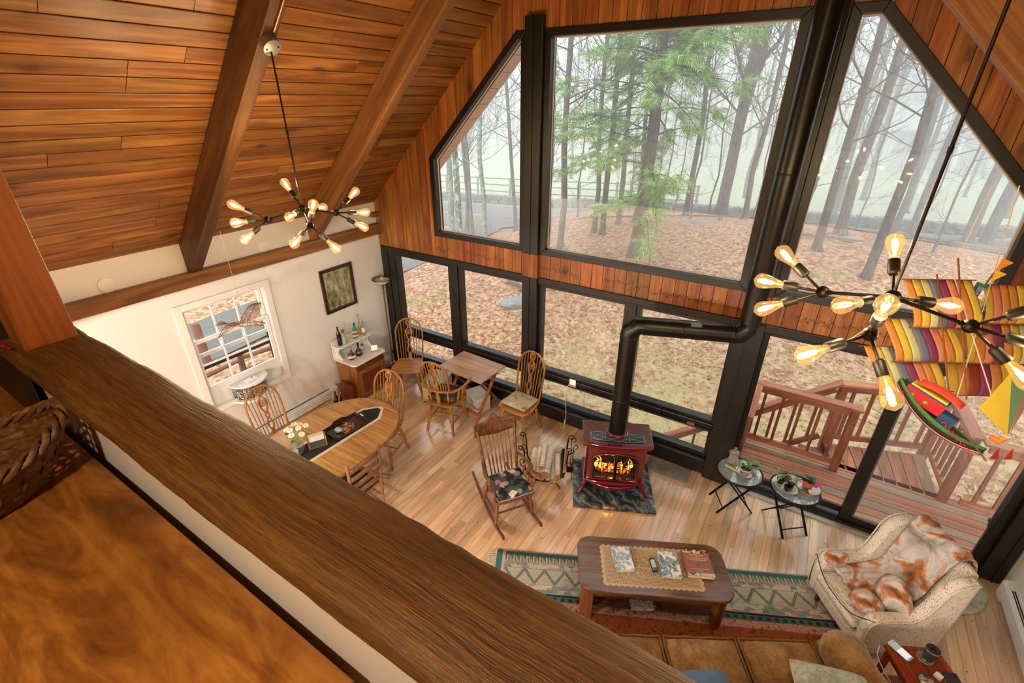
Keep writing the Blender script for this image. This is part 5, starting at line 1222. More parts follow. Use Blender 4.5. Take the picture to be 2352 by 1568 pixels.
rm.obj('openwork_rim', plain('rim_dark', '3c332c', .4, .4), fl, 60); MB().lathe([(.036, 0), (.026, 1)], (0, 0, 1.63), (0, 0, 1.70), 16).obj('inner_shade', plain('shade_pink', 'd3bcb0', .6), fl)
# bird feeder in the window, wooden bird model
bf = thing('window_bird_feeder', 'white half-round bird feeder with mirrored front fixed in the sash window', 'bird feeder', (XL - .03, 2.615, .70))
hp = [(0.25 * math.sin(a) * 1.0, .25 * -math.cos(a)) for a in [i * PI / 18 for i in range(19)]]
MB().prism([(x * .95, y) for x, y in hp], .215, .24).obj('lid', M_trimw, bf, 0, .006); MB().prism([(x * .85 + .02, y * .5) for x, y in rrect(.1, .3, .02)], .24, .262).obj('lid_block', M_trimw, bf, 0, .004, loc=(.08, 0, 0))
MB().prism([(x * 1.05, y * 1.05) for x, y in hp], 0, .03).obj('base_tray', M_trimw, bf, 0, .006)
m = MB(); m.grid(lambda u, v: (.2 * math.sin(PI * u), -.22 * math.cos(PI * u), .03 + .185 * v), 20, 2); 
t = NT('seed_window'); p = t.coord('OBJECT'); t.bsdf(t.ramp(t.noise(p, 70, 3), [(.38, '1c1c1c'), (.5, '5a5a5a'), (.62, 'c9c9c7')]).outputs[0], .2, .3, .5); m.obj('seed_window', t.m, bf, 60)
MB().cyl((.10, .02, .26), (.10, .02, .278), .005, n=8).obj('knob', M_iron, bf)
bd_ = thing('flying_bird_model', 'hanging openwork wooden flying-bird model in front of the sash window', 'model', (-4.9, 2.36, 2.05), math.radians(35)); M_reed = plain('balsa_reed', '8c6a44', .6)
MB().tube([(0, 0, .12), (0, 0, 1.0)], .0012, 4).obj('hanging_thread', plain('thread', 'd8d4cc', .7), bd_)
bm2 = MB(); cs = [(-.18, .008), (-.13, .02), (-.05, .035), (.03, .038), (.10, .03), (.16, .022), (.20, .004)]
for a in range(6): an = a * PI / 3; bm2.tube([(x, r * math.cos(an), r * math.sin(an) * .8) for x, r in cs], .0022, 4)
for x, r in cs[1:-1]: bm2.tube([(x, r * math.cos(i * PI / 5), r * math.sin(i * PI / 5) * .8) for i in range(10)], .002, 4, closed=True)
bm2.obj('body', M_reed, bd_)
for s in (-1, 1):
    wgm = MB(); le = spline([(.08, s * .03, .02), (.10, s * .16, .09), (.06, s * .30, .11), (-.04, s * .46, .06)], 5); te = spline([(-.07, s * .03, .015), (-.06, s * .16, .08), (-.06, s * .30, .095), (-.05, s * .455, .058)], 5)
    wgm.tube(le, .003, 5); wgm.tube(te, .0022, 4); wgm.tube([a.lerp(b, .5) for a, b in zip(le, te)], .002, 4)
    for i in range(len(le)): wgm.tube([le[i], te[i]], .0018, 4)
    for i in range(len(le) - 1): wgm.tube([le[i].lerp(le[i+1], .5), te[i].lerp(te[i+1], .5)], .0015, 4)
    wgm.obj('wing', M_reed, bd_)
tl = MB()
for i in range(7): tl.tube([(-.17, 0, 0), (-.30, -.06 + .02 * i, .01)], .002, 4)
tl.obj('tail', M_reed, bd_)
# ------------------------------------------------------------------ folding table, chest and box by the window
M_cherry = wood('worn_cherry', ['96664a', 'c0926e', 'd4b08e'], 'X', 'OBJECT', 1.0, .4, .1, bump=.05, streak=.4)
ft = thing('folding_table', 'low folding wooden table with crossed legs by the left windows', 'table', (-3.72, 4.755, 0), math.radians(-3))
MB().b2((-.405, -.295, .70), (.405, .295, .72)).obj('table_top', M_cherry, ft, 0, .004)
M_leg = wood('folding_leg', ['7a421c', '9c5c2c', 'b5733c'], 'X', 'OBJECT', 2, .4, .1)
for sx, off in ((-1, .0), (1, 0)):
    x = sx * .31
    MB().bar((x, -.33, .0), (x, .22, .70), .022, .045, (1, 0, 0)).obj('leg', M_leg, ft, 0, .003)
    MB().bar((x - sx * .03, .33, .0), (x - sx * .03, -.22, .70), .022, .045, (1, 0, 0)).obj('leg', M_leg, ft, 0, .003)
    MB().cyl((x + sx * .02, 0, .37), (x - sx * .05, 0, .37), .008, n=8).obj('pivot_bolt', M_iron, ft)
MB().bar((-.30, .26, .10), (.30, .26, .10), .02, .04).obj('cross_bar', M_leg, ft, 0); MB().bar((-.33, -.25, .12), (.33, -.25, .12), .02, .04).obj('cross_bar', M_leg, ft, 0)
MB().b2((-.33, -.24, .67), (.33, -.20, .70)).obj('apron_bar', M_leg, ft, 0); MB().b2((-.33, .20, .67), (.33, .24, .70)).obj('apron_bar', M_leg, ft, 0)
ch = thing('painted_chest', 'small cream chest with floral painting and pale blue top behind the armchair', 'chest', (-4.36, 4.68, 0), math.radians(15))
t = NT('chest_cream'); p = t.coord('OBJECT'); sx_ = t.noise(p, 26, 4, .7); c = t.mix(t.ramp(sx_, [(.60, (0,)*3), (.64, (.8,)*3)]).outputs[0], s2l('cfc09a'), s2l('5c6248')); t.bsdf(c, .5, 0, .4)
MB().b2((-.15, -.22, .05), (.15, .22, .33)).obj('body', t.m, ch, 0, .005); MB().b2((-.165, -.235, .33), (.165, .235, .352)).obj('lid', plain('chest_blue', 'a9bcb8', .45), ch, 0, .004); MB().b2((-.165, -.235, .035), (.165, .235, .06)).obj('plinth', plain('chest_gold', 'b59a5c', .5), ch, 0, .004)
for x in (-.14, .14):
    for y in (-.2, .2): MB().sphere((x, y, .018), .018, 10, 8).obj('bun_foot', M_dark, ch)
bx_ = thing('cardboard_box', 'white cardboard box with handwriting under the folding table', 'box', (-3.66, 4.80, 0), math.radians(-25)); mcb = plain('white_card', 'cdc8c0', .8)
MB().b2((-.16, -.12, 0), (.16, .12, .24)).obj('carton', mcb, bx_, 0, .004); MB().b2((-.165, -.125, .235), (.165, .125, .255)).obj('lid', mcb, bx_, 0, .003)
for k, z in enumerate((.17, .14, .10)):
    MB().tube([(.161, -.07 + .012 * i, z + .008 * math.sin(i * 2.3 + k)) for i in range(12)], .0016, 4).obj('handwriting', plain('pen_black', '2a2a2e', .7), bx_); MB().tube([(-.10 + .014 * i, -.121, z + .008 * math.sin(i * 2.1 + k)) for i in range(13)], .0016, 4).obj('handwriting', _mc['pen_black'], bx_)
# ------------------------------------------------------------------ stove, hearth, flue
M_red = plain('red_enamel', '5e0f1c', .12, 0, .6, mottle=.05, **{'Coat Weight': .8, 'Coat Roughness': .05})
SR = math.radians(205.5); SX, SY = -1.315, 4.33
t = NT('hearth_stone'); p = t.coord('OBJECT'); wv = t.n('ShaderNodeTexWave', {'Vector': p, 'Scale': 3.2, 'Distortion': 9.0, 'Detail': 4.0, 'Detail Scale': 2.0}, wave_type='BANDS', bands_direction='DIAGONAL')
c = t.ramp(wv.outputs[0], [(.15, '2c343a'), (.45, '5c666e'), (.6, '434d55'), (.95, '58636a'), (.99, '9a978c')]).outputs[0]; t.bsdf(c, .18, 0, .5)
hp = thing('hearth_pad', 'dark veined stone hearth slab under the red stove', 'hearth', (-1.30, 4.32, 0), SR)
MB().b2((-.47, -.40, .012), (.47, .42, .032)).obj('stone_slab', t.m, hp, 0, .003); MB().b2((-.465, -.395, 0), (.465, .415, .012)).obj('base_board', M_oak, hp, 0)
HZ_ = .032
sv = thing('wood_stove', 'red enamel stove with glowing fire behind arched doors', 'stove', (SX, SY, HZ_), SR); sv.scale = (1.04, 1.04, 1.06)
def bowf(x, w, k): return k * (1 - (2 * x / w) ** 2)
def slab(w, d0, d1, bow, z0, z1, n=16):
    front = [(lerp(-w/2, w/2, i / n), d1 + bow * (1 - (2 * i / n - 1) ** 2)) for i in range(n + 1)]
    return MB().prism([(-w/2, d0)] + [(w/2, d0)] + list(reversed(front)), z0, z1)
BW = .62
m = slab(BW, -.19, -.185, 0, .16, .17)
# firebox: shell with open front
m = MB().b2((-BW/2, -.19, .17), (BW/2, -.17, .66)).b2((-BW/2, -.17, .17), (-BW/2 + .035, .16, .66)).b2((BW/2 - .035, -.17, .17), (BW/2, .16, .66))
m.b2((-BW/2, -.17, .155), (BW/2, .18, .19)).b2((-BW/2, -.17, .60), (BW/2, .16, .66)); m.obj('firebox', M_red, sv, 0, .006)
MB().b2((-BW/2 + .036, -.168, .19), (BW/2 - .036, -.16, .60)).b2((-BW/2 + .036, -.16, .19), (-BW/2 + .042, .15, .60)).b2((BW/2 - .042, -.16, .19), (BW/2 - .036, .15, .60)).b2((-BW/2 + .04, -.16, .19), (BW/2 - .04, .15, .196)).obj('fire_lining', plain('soot', '0c0806', .9), sv, 0)
slab(.76, -.22, .19, .045, .66, .70).obj('top_plate', M_red, sv, 30, .012, 3)
slab(.72, -.20, .175, .04, .635, .66).obj('top_moulding', M_red, sv, 30, .008, 2)
slab(.70, -.20, .175, .045, .145, .185).obj('bottom_plate', M_red, sv, 30, .012, 3)
slab(.52, .0, .16, .085, .095, .145).obj('ash_lip', M_red, sv, 30, .012, 2)
# front face around the arched door opening
ow, oz0, ozs, oz1 = .24, .205, .46, .565
fr_ = MB(); arch = [(-ow, oz0), (ow, oz0), (ow, ozs)] + [(ow * math.cos(a), ozs + (oz1 - ozs) * math.sin(a)) for a in [i * PI / 14 for i in range(1, 14)]] + [(-ow, ozs)]
outer = lambda x, z: None
na = len(arch)
def yfront(x): return .16 + .03 * (1 - (2 * x / BW) ** 2)
ring_o = []
for x, z in arch:
    if z <= oz0 + 1e-6: ring_o.append((math.copysign(BW/2, x), .185))
    elif z <= ozs + 1e-6: ring_o.append((math.copysign(BW/2, x), .64 if False else z))
    else: ring_o.append((x * BW / 2 / ow if abs(x) > .12 else x * BW/2/ow, .64))
vs_ = []
for (x, z), (X, Z) in zip(arch, ring_o): vs_ += [(x, yfront(x), z), (X, yfront(X), Z), (x, yfront(x) - .03, z)]
fs_ = []
for i in range(na):
    j = (i + 1) % na; fs_ += [(3*i, 3*j, 3*j+1, 3*i+1), (3*i+2, 3*j+2, 3*j, 3*i)]
fr_.add(vs_, fs_); fr_.b2((-BW/2, .13, .60), (-BW/2 + .07, .165, .645)).b2((BW/2 - .07, .13, .60), (BW/2, .165, .645)); fr_.obj('front_frame', M_red, sv, 30, fix=True)
MB().tube([(x * 1.09, yfront(x) + .006, lerp(.385, z, 1.05)) for x, z in arch], .010, 8, closed=True).obj('arch_moulding', M_red, sv, 60)
for s in (-1, 1):
    dd = MB(); half = [(x, z) for x, z in arch if x * s >= -.001]
    pts = [(s * .008, yfront(0) - .01, oz0)] + [(s * x, yfront(x) - .01, z) for x, z in arch if x > .02] + [(s * .008, yfront(0) - .01, oz1)]
    do = MB().tube(pts, .011, 6, closed=True).obj('door', M_iron, sv, 60)
    for k in (.33, .66):
        x = s * (.01 + .22 * k); MB().tube([(x, yfront(x) - .012, oz0), (x, yfront(x) - .012, ozs + .09 * (1 - k * .7))], .004, 5).obj('door_bar', M_iron, do)
    for z in (.30, .43): MB().tube([(s * .01, yfront(0) - .012, z), (s * ow, yfront(ow) - .012, z)], .004, 5).obj('door_bar', M_iron, do)
    MB().tube([(s * .09, yfront(.1) - .012, .43), (s * .115, yfront(.1) - .012, .50), (s * .20, yfront(.2) - .012, .43)], .004, 5).obj('door_bar', M_iron, do)
    m = MB(); gp = [(x, z) for x, z in arch if x * s >= 0] + [(0, oz1), (0, oz0)]
    xs_ = [0, .08, .16, ow]
    MB().grid(lambda u, v: (s * lerp(.01, ow - .01, u), yfront(lerp(0, ow, u)) - .016, lerp(oz0 + .01, ozs + (oz1 - ozs) * math.sqrt(max(0, 1 - (u * .98) ** 2)), v)), 8, 4).obj('door_glass', glass('stove_glass', (.85, .7, .5), .8), do, 60)
MB().b2((-.018, yfront(0) - .02, oz0), (.018, yfront(0) - .004, oz1)).obj('door_post', M_iron, sv, 0, .003)
gm = slab(.56, .0, .14, .03, .70, .704); gm.obj('grille_recess', plain('grille_dark', '0d0d0c', .6), sv, 0)
gf = slab(.585, -.01, .15, .03, .699, .703); gf.obj('grille_frame', plain('grille_steel', '8a8f98', .25, .9), sv, 0)
for i in range(7):
    y = .012 + i * .021; MB().tube([(lerp(-.275, .275, u), y + .012 * (1 - (2*u - 1) ** 2) * (i / 6), .711) for u in [k / 10 for k in range(11)]], .0048, 6).obj('grille_bar', plain('grille_steel', '8a8f98'), sv, 60)
for x in (-.13, .13): MB().tube([(x, .0, .714), (x, .155, .714)], .005, 6).obj('grille_rib', _mc['grille_steel'], sv)
MB().lathe([(.125, 0), (.122, .5), (.115, .6), (.107, 1)], (0, -.02, .70), (0, -.02, .735), 28).obj('flue_collar', M_red, sv, 40)
for sx in (-1, 1):
    for sy, y in ((1, .12), (-1, -.14)):
        P = spline([(sx * .27, y, .175), (sx * .32, y + sy * .03, .13), (sx * .345, y + sy * .06, .06), (sx * .385, y + sy * .09, .002)], 5)
        MB().tube(P, [.045 - .028 * (i / (len(P) - 1)) for i in range(len(P))], 8).obj('leg', M_red, sv, 60)
    MB().prism_ax([(-.13, .20), (.10, .20), (.12, .60), (-.15, .60)], sx * (BW/2 + .0), sx * (BW/2 + .018), 'X').obj('side_shelf_panel', M_red, sv, 0, .008, fix=True)
# logs and flames inside
rr = random.Random(9); M_ember = NT('ember_log'); p = M_ember.coord('OBJECT'); nz = M_ember.noise(p, 28, 4, .7)
e = M_ember.bsdf(M_ember.ramp(nz, [(.4, '120a06'), (.6, '3a1a0a')]).outputs[0], .9); M_ember.set(e, 'Emission Color', M_ember.ramp(nz, [(.48, (0, 0, 0)), (.58, (1, .16, .02)), (.7, (1, .45, .1))]).outputs[0]); M_ember.set(e, 'Emission Strength', 2.5); M_ember = M_ember.m
for k, (a, b, r) in enumerate((((-.20, 0, .225), (.20, .02, .23), .03), ((-.18, .06, .225), (.17, .05, .225), .028), ((-.14, .03, .275), (.16, .02, .27), .026))):
    MB().lathe([(r * .8, 0), (r, .1), (r * .9, .5), (r, .9), (r * .7, 1)], a, b, 10).obj('burning_log', M_ember, sv, 50)
t = NT('flame'); p = t.coord('OBJECT'); sz_ = t.n('ShaderNodeSeparateXYZ', {0: p}); f = t.math('MULTIPLY_ADD', sz_.outputs[2], -4.2, 1.9)
em = t.n('ShaderNodeEmission', {0: t.ramp(f, [(0, (1, .12, .01)), (.5, (1, .38, .05)), (1, (1, .72, .25))]).outputs[0], 1: 3.2}); trn = t.n('ShaderNodeBsdfTransparent'); mx = t.n('ShaderNodeMixShader', {0: t.ramp(t.noise(t.vmath('MULTIPLY', p, (1, 1, .35)), 22, 3, .6, 1.0), [(.42, (0,)*3), (.56, (1,)*3)]).outputs[0]})
t.t.links.new(trn.outputs[0], mx.inputs[1]); t.t.links.new(em.outputs[0], mx.inputs[2]); t.t.links.new(mx.outputs[0], t.out.inputs[0]); M_flame = t.m
for k in range(13):
    x = -.19 + .032 * k + rr.uniform(-.01, .01); h = rr.uniform(.07, .24); y = rr.uniform(.0, .07); w = rr.uniform(.012, .022)
    P = spline([(x, y, .24), (x + rr.uniform(-.015, .015), y, .24 + h * .35), (x + rr.uniform(-.02, .02), y, .24 + h * .7), (x + rr.uniform(-.03, .03), y, .24 + h)], 4)
    MB().tube(P, [w * (math.sin(PI * (i / (len(P) - 1)) ** .6) * .9 + .12) * (1 - .6 * i / len(P)) for i in range(len(P))], 7).obj('flame', M_flame, sv, 60)
lamp('fire_light', (0, .05, .36), 3.0, (1, .45, .12), .06, sv)
# flue pipe: up, across, up again
fx, fy = SX + .02 * math.sin(-SR), SY + .02
P0 = Vector((SX - .008, SY + .018, HZ_ + .765)); A1 = Vector((P0.x, P0.y, 2.15)); A2 = Vector((-.28, 4.735, 2.15)); TOP = Vector((-.28, 4.735, zroof(-.18) - .01))
M_flue = plain('black_flue', '15120f', .33, .3, mottle=.25)
fp_ = thing('stove_pipe', 'black stove pipe rising, crossing sideways and rising again to the roof', 'pipe', (P0.x, P0.y, P0.z)); o0 = P0.copy()
R_ = .094
dh = (A2 - A1).normalized(); up_ = Vector((0, 0, 1))
def seg(a, b, nm): 
    L = (b - a).length; k = .012 / L
    return MB().lathe([(R_, 0), (R_, 1)], a - o0, b - o0, 28).obj(nm, M_flue, fp_, 40)
seg(P0, A1 - up_ * .13, 'lower_pipe'); seg(A1 + dh * .13, A2 - dh * .13, 'cross_pipe'); seg(A2 + up_ * .13, TOP, 'upper_pipe')
def elbow(c, d0, d1):
    pts = [c - d0 * .135, c - d0 * .075]; pts += [c + d1 * .075, c + d1 * .135]
    MB().tube([p - o0 for p in pts], R_ * 1.03, 28).obj('elbow', M_flue, fp_, 25)
elbow(A1, up_, dh); elbow(A2, dh, up_)
for c, d in ((P0 + up_ * .45, up_), (A1 + dh * .5, dh), (A2 + up_ * .62, up_), (A2 + up_ * 1.5, up_), (A1 - up_ * .14, up_), (A2 - dh * .14, dh)):
    MB().lathe([(R_ * 1.0, 0), (R_ * 1.025, .3), (R_ * 1.025, .7), (R_, 1)], c - o0 - d * .008, c - o0 + d * .008, 28, False).obj('seam_ring', M_flue, fp_, 40)
q = A1 + dh * .62 + Vector((0, 0, R_ * 1.0)); MB().box((0, 0, 0), (.10, .05, .002)).obj('rating_label', plain('pipe_label', '5f7a74', .5), fp_, 0, loc=q - o0 + Vector((.02, -.05, -.012)), rot=(.5, 0, math.atan2(dh.y, dh.x)))
# ------------------------------------------------------------------ log rack with birch logs and fire tools
lr = thing('log_rack', 'black wrought-iron log rack with curled hooks beside the stove', 'rack', (-2.05, 4.00, 0), math.radians(206))
for y in (-.13, .13):
    P = [(.24 * math.cos(a), y, .26 - .20 * math.sin(a)) for a in [PI * i / 14 for i in range(15)]]
    P = [(.26, y, .52)] + P + [(-.26, y, .52)]; MB().tube(spline(P, 2), .009, 7).obj('cradle_bar', M_iron, lr, 60)
    for s in (-1, 1):
        MB().tube(spline([(s * .26, y, .51), (s * .27, y, .56), (s * .31, y, .575), (s * .325, y, .54), (s * .295, y, .52), (s * .285, y, .54)], 4), .007, 6).obj('scroll_hook', M_iron, lr, 60)
        MB().tube(spline([(s * .05, y, .07), (s * .12, y * 1.1, .075), (s * .17, y * 1.3, .03), (s * .19, y * 1.4, .006)], 4), .009, 6).obj('foot', M_iron, lr, 60)
        MB().tube(spline([(s * .24, y, .25), (s * .30, y, .30), (s * .30, y, .38), (s * .25, y, .36), (s * .27, y, .32)], 4), .006, 6).obj('side_scroll', M_iron, lr, 60)
for x, z in ((0, .06), (.20, .15), (-.20, .15)): MB().tube([(x, -.14, z), (x, .14, z)], .007, 6).obj('cross_bar', M_iron, lr)
def birch():
    t = NT('birch_bark'); p = t.coord('OBJECT'); r = t.rand(); v = t.vmath('ADD', t.vmath('MULTIPLY', p, (.35, 1, 1)), t.n('ShaderNodeCombineXYZ', {0: t.math('MULTIPLY', r, 9.0)}).outputs[0])
    vo = t.noise(t.vmath('MULTIPLY', p, (1.0, .25, .25)), 42, 4, .7); c = t.ramp(vo, [(.27, '3a2f28'), (.36, 'c9c0b4'), (.55, 'e8e3d8'), (.8, 'dcd2c2')]).outputs[0]; t.bsdf(c, .8, 0, .2, t.bump(vo, .4, .01)); return t.m
M_birch = birch(); t = NT('log_end'); p = t.coord('OBJECT'); wv = t.n('ShaderNodeTexNoise', {'Vector': p, 'Scale': 40.0}); t.bsdf(t.ramp(wv.outputs[0], [(.3, '8f5f34'), (.7, 'b98a58')]).outputs[0], .9); M_end = t.m
M_char = plain('charred_wood', '191817', .9, mottle=.5, bump=.5); M_split = wood('split_wood', ['7c5434', 'a5784c', 'c49a6c'], 'X', 'OBJECT', 2, .8, .2, bump=.4)
LR = Matrix.Translation((-2.05, 4.00, 0)) @ Matrix.Rotation(math.radians(206), 4, 'Z')
logs = [(-.155, .215, .042, .34, 'log end at the right of the birch pile', M_birch), (-.10, .155, .046, .40, 'birch log lying lowest of the pile in front', M_birch), (-.02, .275, .056, .44, 'thickest pale birch log on top of the pile', M_birch), (.075, .27, .042, .42, 'peeling birch log left of the thickest log', M_birch), (.145, .27, .038, .40, 'leftmost slim birch log on the pile', M_birch), (.03, .36, .030, .38, 'thin birch log lying across the top of the pile', M_birch), (.05, .18, .045, .36, 'split brown log at the bottom of the pile', M_split), (-.205, .27, .026, .42, 'charred black split log at the right of the rack', M_char), (-.235, .33, .022, .40, 'narrow split log with pale wood outside the charred one', M_split)]
rr = random.Random(6)
for i, (x, z, r, L, lab, mt_) in enumerate(logs):
    o = thing('birch_log' if mt_ is M_birch else 'split_log', lab, 'log', LR @ Vector((x, .02, z)), math.radians(206 + 90 + rr.uniform(-5, 5)), 'firewood in the log rack'); o.rotation_euler[1] = rr.uniform(-.04, .12)
    if mt_ is M_birch or i == 6:
        MB().lathe([(r, 0), (r * 1.03, .3), (r * .97, .7), (r, 1)], (-L/2, 0, 0), (L/2, 0, 0), 16, False).obj('bark', mt_, o, 60)
        for s in (-1, 1): MB().lathe([(r * .99, 0), (r * .96, 1)], (s * (L/2 - .002), 0, 0), (s * (L/2 + .003), 0, 0), 16).obj('cut_end', M_end, o, 40)
    else: MB().prism_ax([(-r, -r * 1.6), (r * .8, -r), (r, r * 1.4), (-r * .4, r * 1.8)], -L/2, L/2, 'X').obj('split_body', mt_, o, 0, .004, fix=True)
# dark cloth under the logs: ash pan; tools hanging on the rack's right side
def tool(lab, x, y, kind):
    o = thing('fire_tool', lab, 'tool', LR @ Vector((x, y, .10)), math.radians(206), 'fire tools on the log rack')
    MB().tube(spline([(0, 0, 0), (0, 0, .3), (0, 0, .46), (-.03, 0, .50), (-.05, 0, .46), (-.02, 0, .43)], 4), .005, 6).obj('shaft', M_iron, o, 60)
    if kind == 0: MB().b2((-.04, -.004, -.04), (.04, .004, .05)).obj('shovel_blade', M_iron, o, 0, .004)
    else: MB().tube([(0, 0, .0), (0, .03, -.02), (0, .05, .01)], .005, 6).obj('poker_tip', M_iron, o)
tool('black fire shovel hanging at the stove side of the log rack', -.30, -.06, 0); tool('black poker hanging at the stove side of the log rack', -.32, .07, 1)
# grey mat by the base panel, glowing plaque with its white cord on the window rail, small bits on the rail
tag(MB().b2((-.26, -.13, 0), (.26, .13, .012)).obj('floor_mat', plain('grey_felt', '8f8c8a', .95, mottle=.25, bump=.5), None, 0, .003, loc=(-.80, 4.955, 0), rot=(0, 0, math.radians(1))), 'small grey felt mat on the floor behind the stove', 'mat')
glowblock('small glowing acrylic plaque on a wooden base on the black window rail', (-2.25, YW - .055, .691), 0)
MB().tube(spline([(-2.30, YW - .06, .70), (-2.31, YW - .12, .66), (-2.30, YW - .13, .45), (-2.28, YW - .14, .25), (-2.29, YW - .15, .12), (-2.24, 4.9, .03), (-2.12, 4.7, .008), (-2.05, 4.45, .006)], 6), .0035, 6).obj('power_cord', plain('white_cord', 'd9d9d9', .5), None)
tag(bpy.data.objects['power_cord'], 'thin white power cord hanging from the glowing plaque to the floor', 'cord')
MB().cyl((-2.29, YW - .15, .10), (-2.285, YW - .15, .15), .009, n=10).obj('inline_switch', _mc['white_cord'], bpy.data.objects['power_cord'])
tag(MB().b2((-.045, -.02, 0), (.045, .02, .026)).obj('wooden_block', plain('red_wood_block', '7c4a34', .5), None, 0, .002, loc=(-.66, YW - .055, .691)), 'small red-brown wooden block on the black window rail near the door', 'block')
cl_ = thing('window_clip', 'little black clip figure on the black window rail behind the stove pipe', 'clip', (-1.03, YW - .05, .691)); MB().cyl((0, 0, 0), (0, 0, .06), .008, n=8).obj('stem', M_iron, cl_); MB().sphere((0, 0, .068), .012, 10, 8).obj('head', M_iron, cl_)

# ------------------------------------------------------------------ glass-topped folding side tables with plants
M_gt = glass('tinted_table_glass', (.66, .78, .80), 1.8, .0, haze=.2, bare=.06)
def sidetable(label, loc, rz):
    o = thing('glass_side_table', label, 'table', loc, rz, 'round glass side tables'); R2 = .235; Z = .50
    MB().tube([(R2 * math.cos(i * PI / 24), R2 * math.sin(i * PI / 24), Z) for i in range(48)], .011, 8, closed=True).obj('rim', M_iron, o, 60)
    MB().lathe([(R2 - .006, 0), (R2 - .006, 1)], (0, 0, Z - .001), (0, 0, Z + .005), 48).obj('glass_top', M_gt, o, 40)
    for s in (-1, 1):
        x = s * .14
        MB().bar((x, -.20, 0), (x, .17, Z - .01), .014, .02, (1, 0, 0)).obj('leg', M_iron, o, 0); x2 = s * .115
        MB().bar((x2, .20, 0), (x2, -.17, Z - .01), .014, .02, (1, 0, 0)).obj('leg', M_iron, o, 0)
        MB().cyl((s * .10, 0, .262), (s * .155, 0, .262), .007, n=8).obj('pivot', M_iron, o)
    MB().tube([(-.14, -.145, .075), (.14, -.145, .075)], .007, 6).obj('foot_bar', M_iron, o); MB().tube([(-.115, .145, .075), (.115, .145, .075)], .007, 6).obj('foot_bar', M_iron, o); MB().tube([(-.14, .16, Z - .02), (.14, .16, Z - .02)], .007, 6).obj('top_bar', M_iron, o); MB().tube([(-.115, -.16, Z - .02), (.115, -.16, Z - .02)], .007, 6).obj('top_bar', M_iron, o)
    return o
T1, T2, tz = Vector((-.015, 4.77, 0)), Vector((.53, 4.80, 0)), .506
sidetable('round glass folding side table with the glass bottle on it', T1, math.radians(-62)); sidetable('round glass folding side table with the pink-flowered pot on it', T2, math.radians(40))
M_lv = plain('fresh_leaf', '6f9a4a', .5, mottle=.35); M_lvd = plain('deep_leaf', '35592f', .5, mottle=.3); M_soil = plain('potting_soil', '35261a', .95, mottle=.5, bump=.6); M_terra = plain('terracotta', 'a8683c', .75, mottle=.2); M_cer = plain('cream_ceramic', 'd9d6cf', .3)
def leafm(m, b, d, L, w, droop=.2):
    d = Vector(d).normalized(); s = d.cross(Vector((0, 0, 1))); s = s.normalized() if s.length > .01 else Vector((1, 0, 0)); b = Vector(b)
    p = [b, b + d*L*.35 + s*w, b + d*L*.7 + s*w*.75 - Vector((0,0,L*droop*.5)), b + d*L - Vector((0,0,L*droop)), b + d*L*.7 - s*w*.75 - Vector((0,0,L*droop*.5)), b + d*L*.35 - s*w, b + d*L*.4 + Vector((0,0,.25*w))]
    m.add(p, [(0, 1, 6), (1, 2, 6), (2, 3, 6), (3, 4, 6), (4, 5, 6), (5, 0, 6)])
def pot(nm, lab, loc, prof, h, mat, cat='plant', soil=.85):
    o = thing(nm, lab, cat, loc); MB().lathe(prof, (0, 0, 0), (0, 0, h), 24, False).obj('pot', mat, o, 50)
    r = prof[-1][0] * .93; MB().lathe([(r, 0), (r * .6, .6), (.001, 1)], (0, 0, h * soil), (0, 0, h * soil + .008), 18, False).obj('soil', M_soil, o, 60); return o
def pp(T, x, y, z=0): return (T.x + x, T.y + y, tz + z)
sc1 = thing('saucer', 'white saucer with blue rim under the pebbled plant pot', 'saucer', pp(T1, .05, -.03)); MB().lathe([(.045, 0), (.05, .1), (.075, .7), (.08, 1), (.076, 1), (.05, .3), (.0, .25)], (0, 0, 0), (0, 0, .018), 28, False).obj('dish', M_cer, sc1, 50); MB().tube([(.079 * math.cos(i * PI / 16), .079 * math.sin(i * PI / 16), .018) for i in range(32)], .002, 5, closed=True).obj('blue_rim', plain('blue_glaze', '3f5288', .3), sc1)
t = NT('pebble_pot'); p = t.coord('OBJECT'); vo = t.n('ShaderNodeTexVoronoi', {'Vector': p, 'Scale': 75.0}); t.bsdf(t.ramp(t.n('ShaderNodeSeparateColor', {0: vo.outputs['Color']}).outputs[0], [(0, '4a3526'), (.4, '8a6a4c'), (.7, 'c2ab90'), (1, '6b4e38')]).outputs[0], .4)
p1 = pot('potted_herb', 'clear plastic pot of brown pebbles with sprouting green plant', pp(T1, .05, -.03, .008), [(.038, 0), (.042, .1), (.052, .8), (.055, 1)], .075, t.m)
MB().lathe([(.055, 0), (.058, .5), (.056, 1)], (0, 0, .07), (0, 0, .085), 24, False).obj('plastic_rim', plain('clear_plastic', 'cfd4d4', .2), p1, 50)
rr = random.Random(12)
for k in range(3):
    m = MB()
    for i in range(9): a = rr.uniform(0, 6.28); leafm(m, (.03 * math.cos(a), .03 * math.sin(a), .085), (math.cos(a), math.sin(a), rr.uniform(.2, 1.2)), rr.uniform(.03, .06), rr.uniform(.008, .014))
    m.obj('leaves', (M_lv, M_lvd, M_lv)[k], p1, 0)
for k in range(3):
    m = MB(); a = .6 + k * .7; P = spline([(0, 0, .08), (.03 * math.cos(a), .03 * math.sin(a), .14), (.09 * math.cos(a), .09 * math.sin(a), .17)], 4); m.tube(P, .0018, 5)
    for q in P[2:]: leafm(m, q, (rr.uniform(-1, 1), rr.uniform(-1, 1), .3), .03, .009)
    m.obj('sprig', M_lv, p1, 0)
p2 = pot('potted_herb', 'clear plastic cup with young green plant behind the pebbled pot', pp(T1, .13, .09), [(.034, 0), (.045, 1)], .09, glass('cup_plastic', (.85, .92, .85), 1.5, haze=.25, bare=.05), soil=.6)
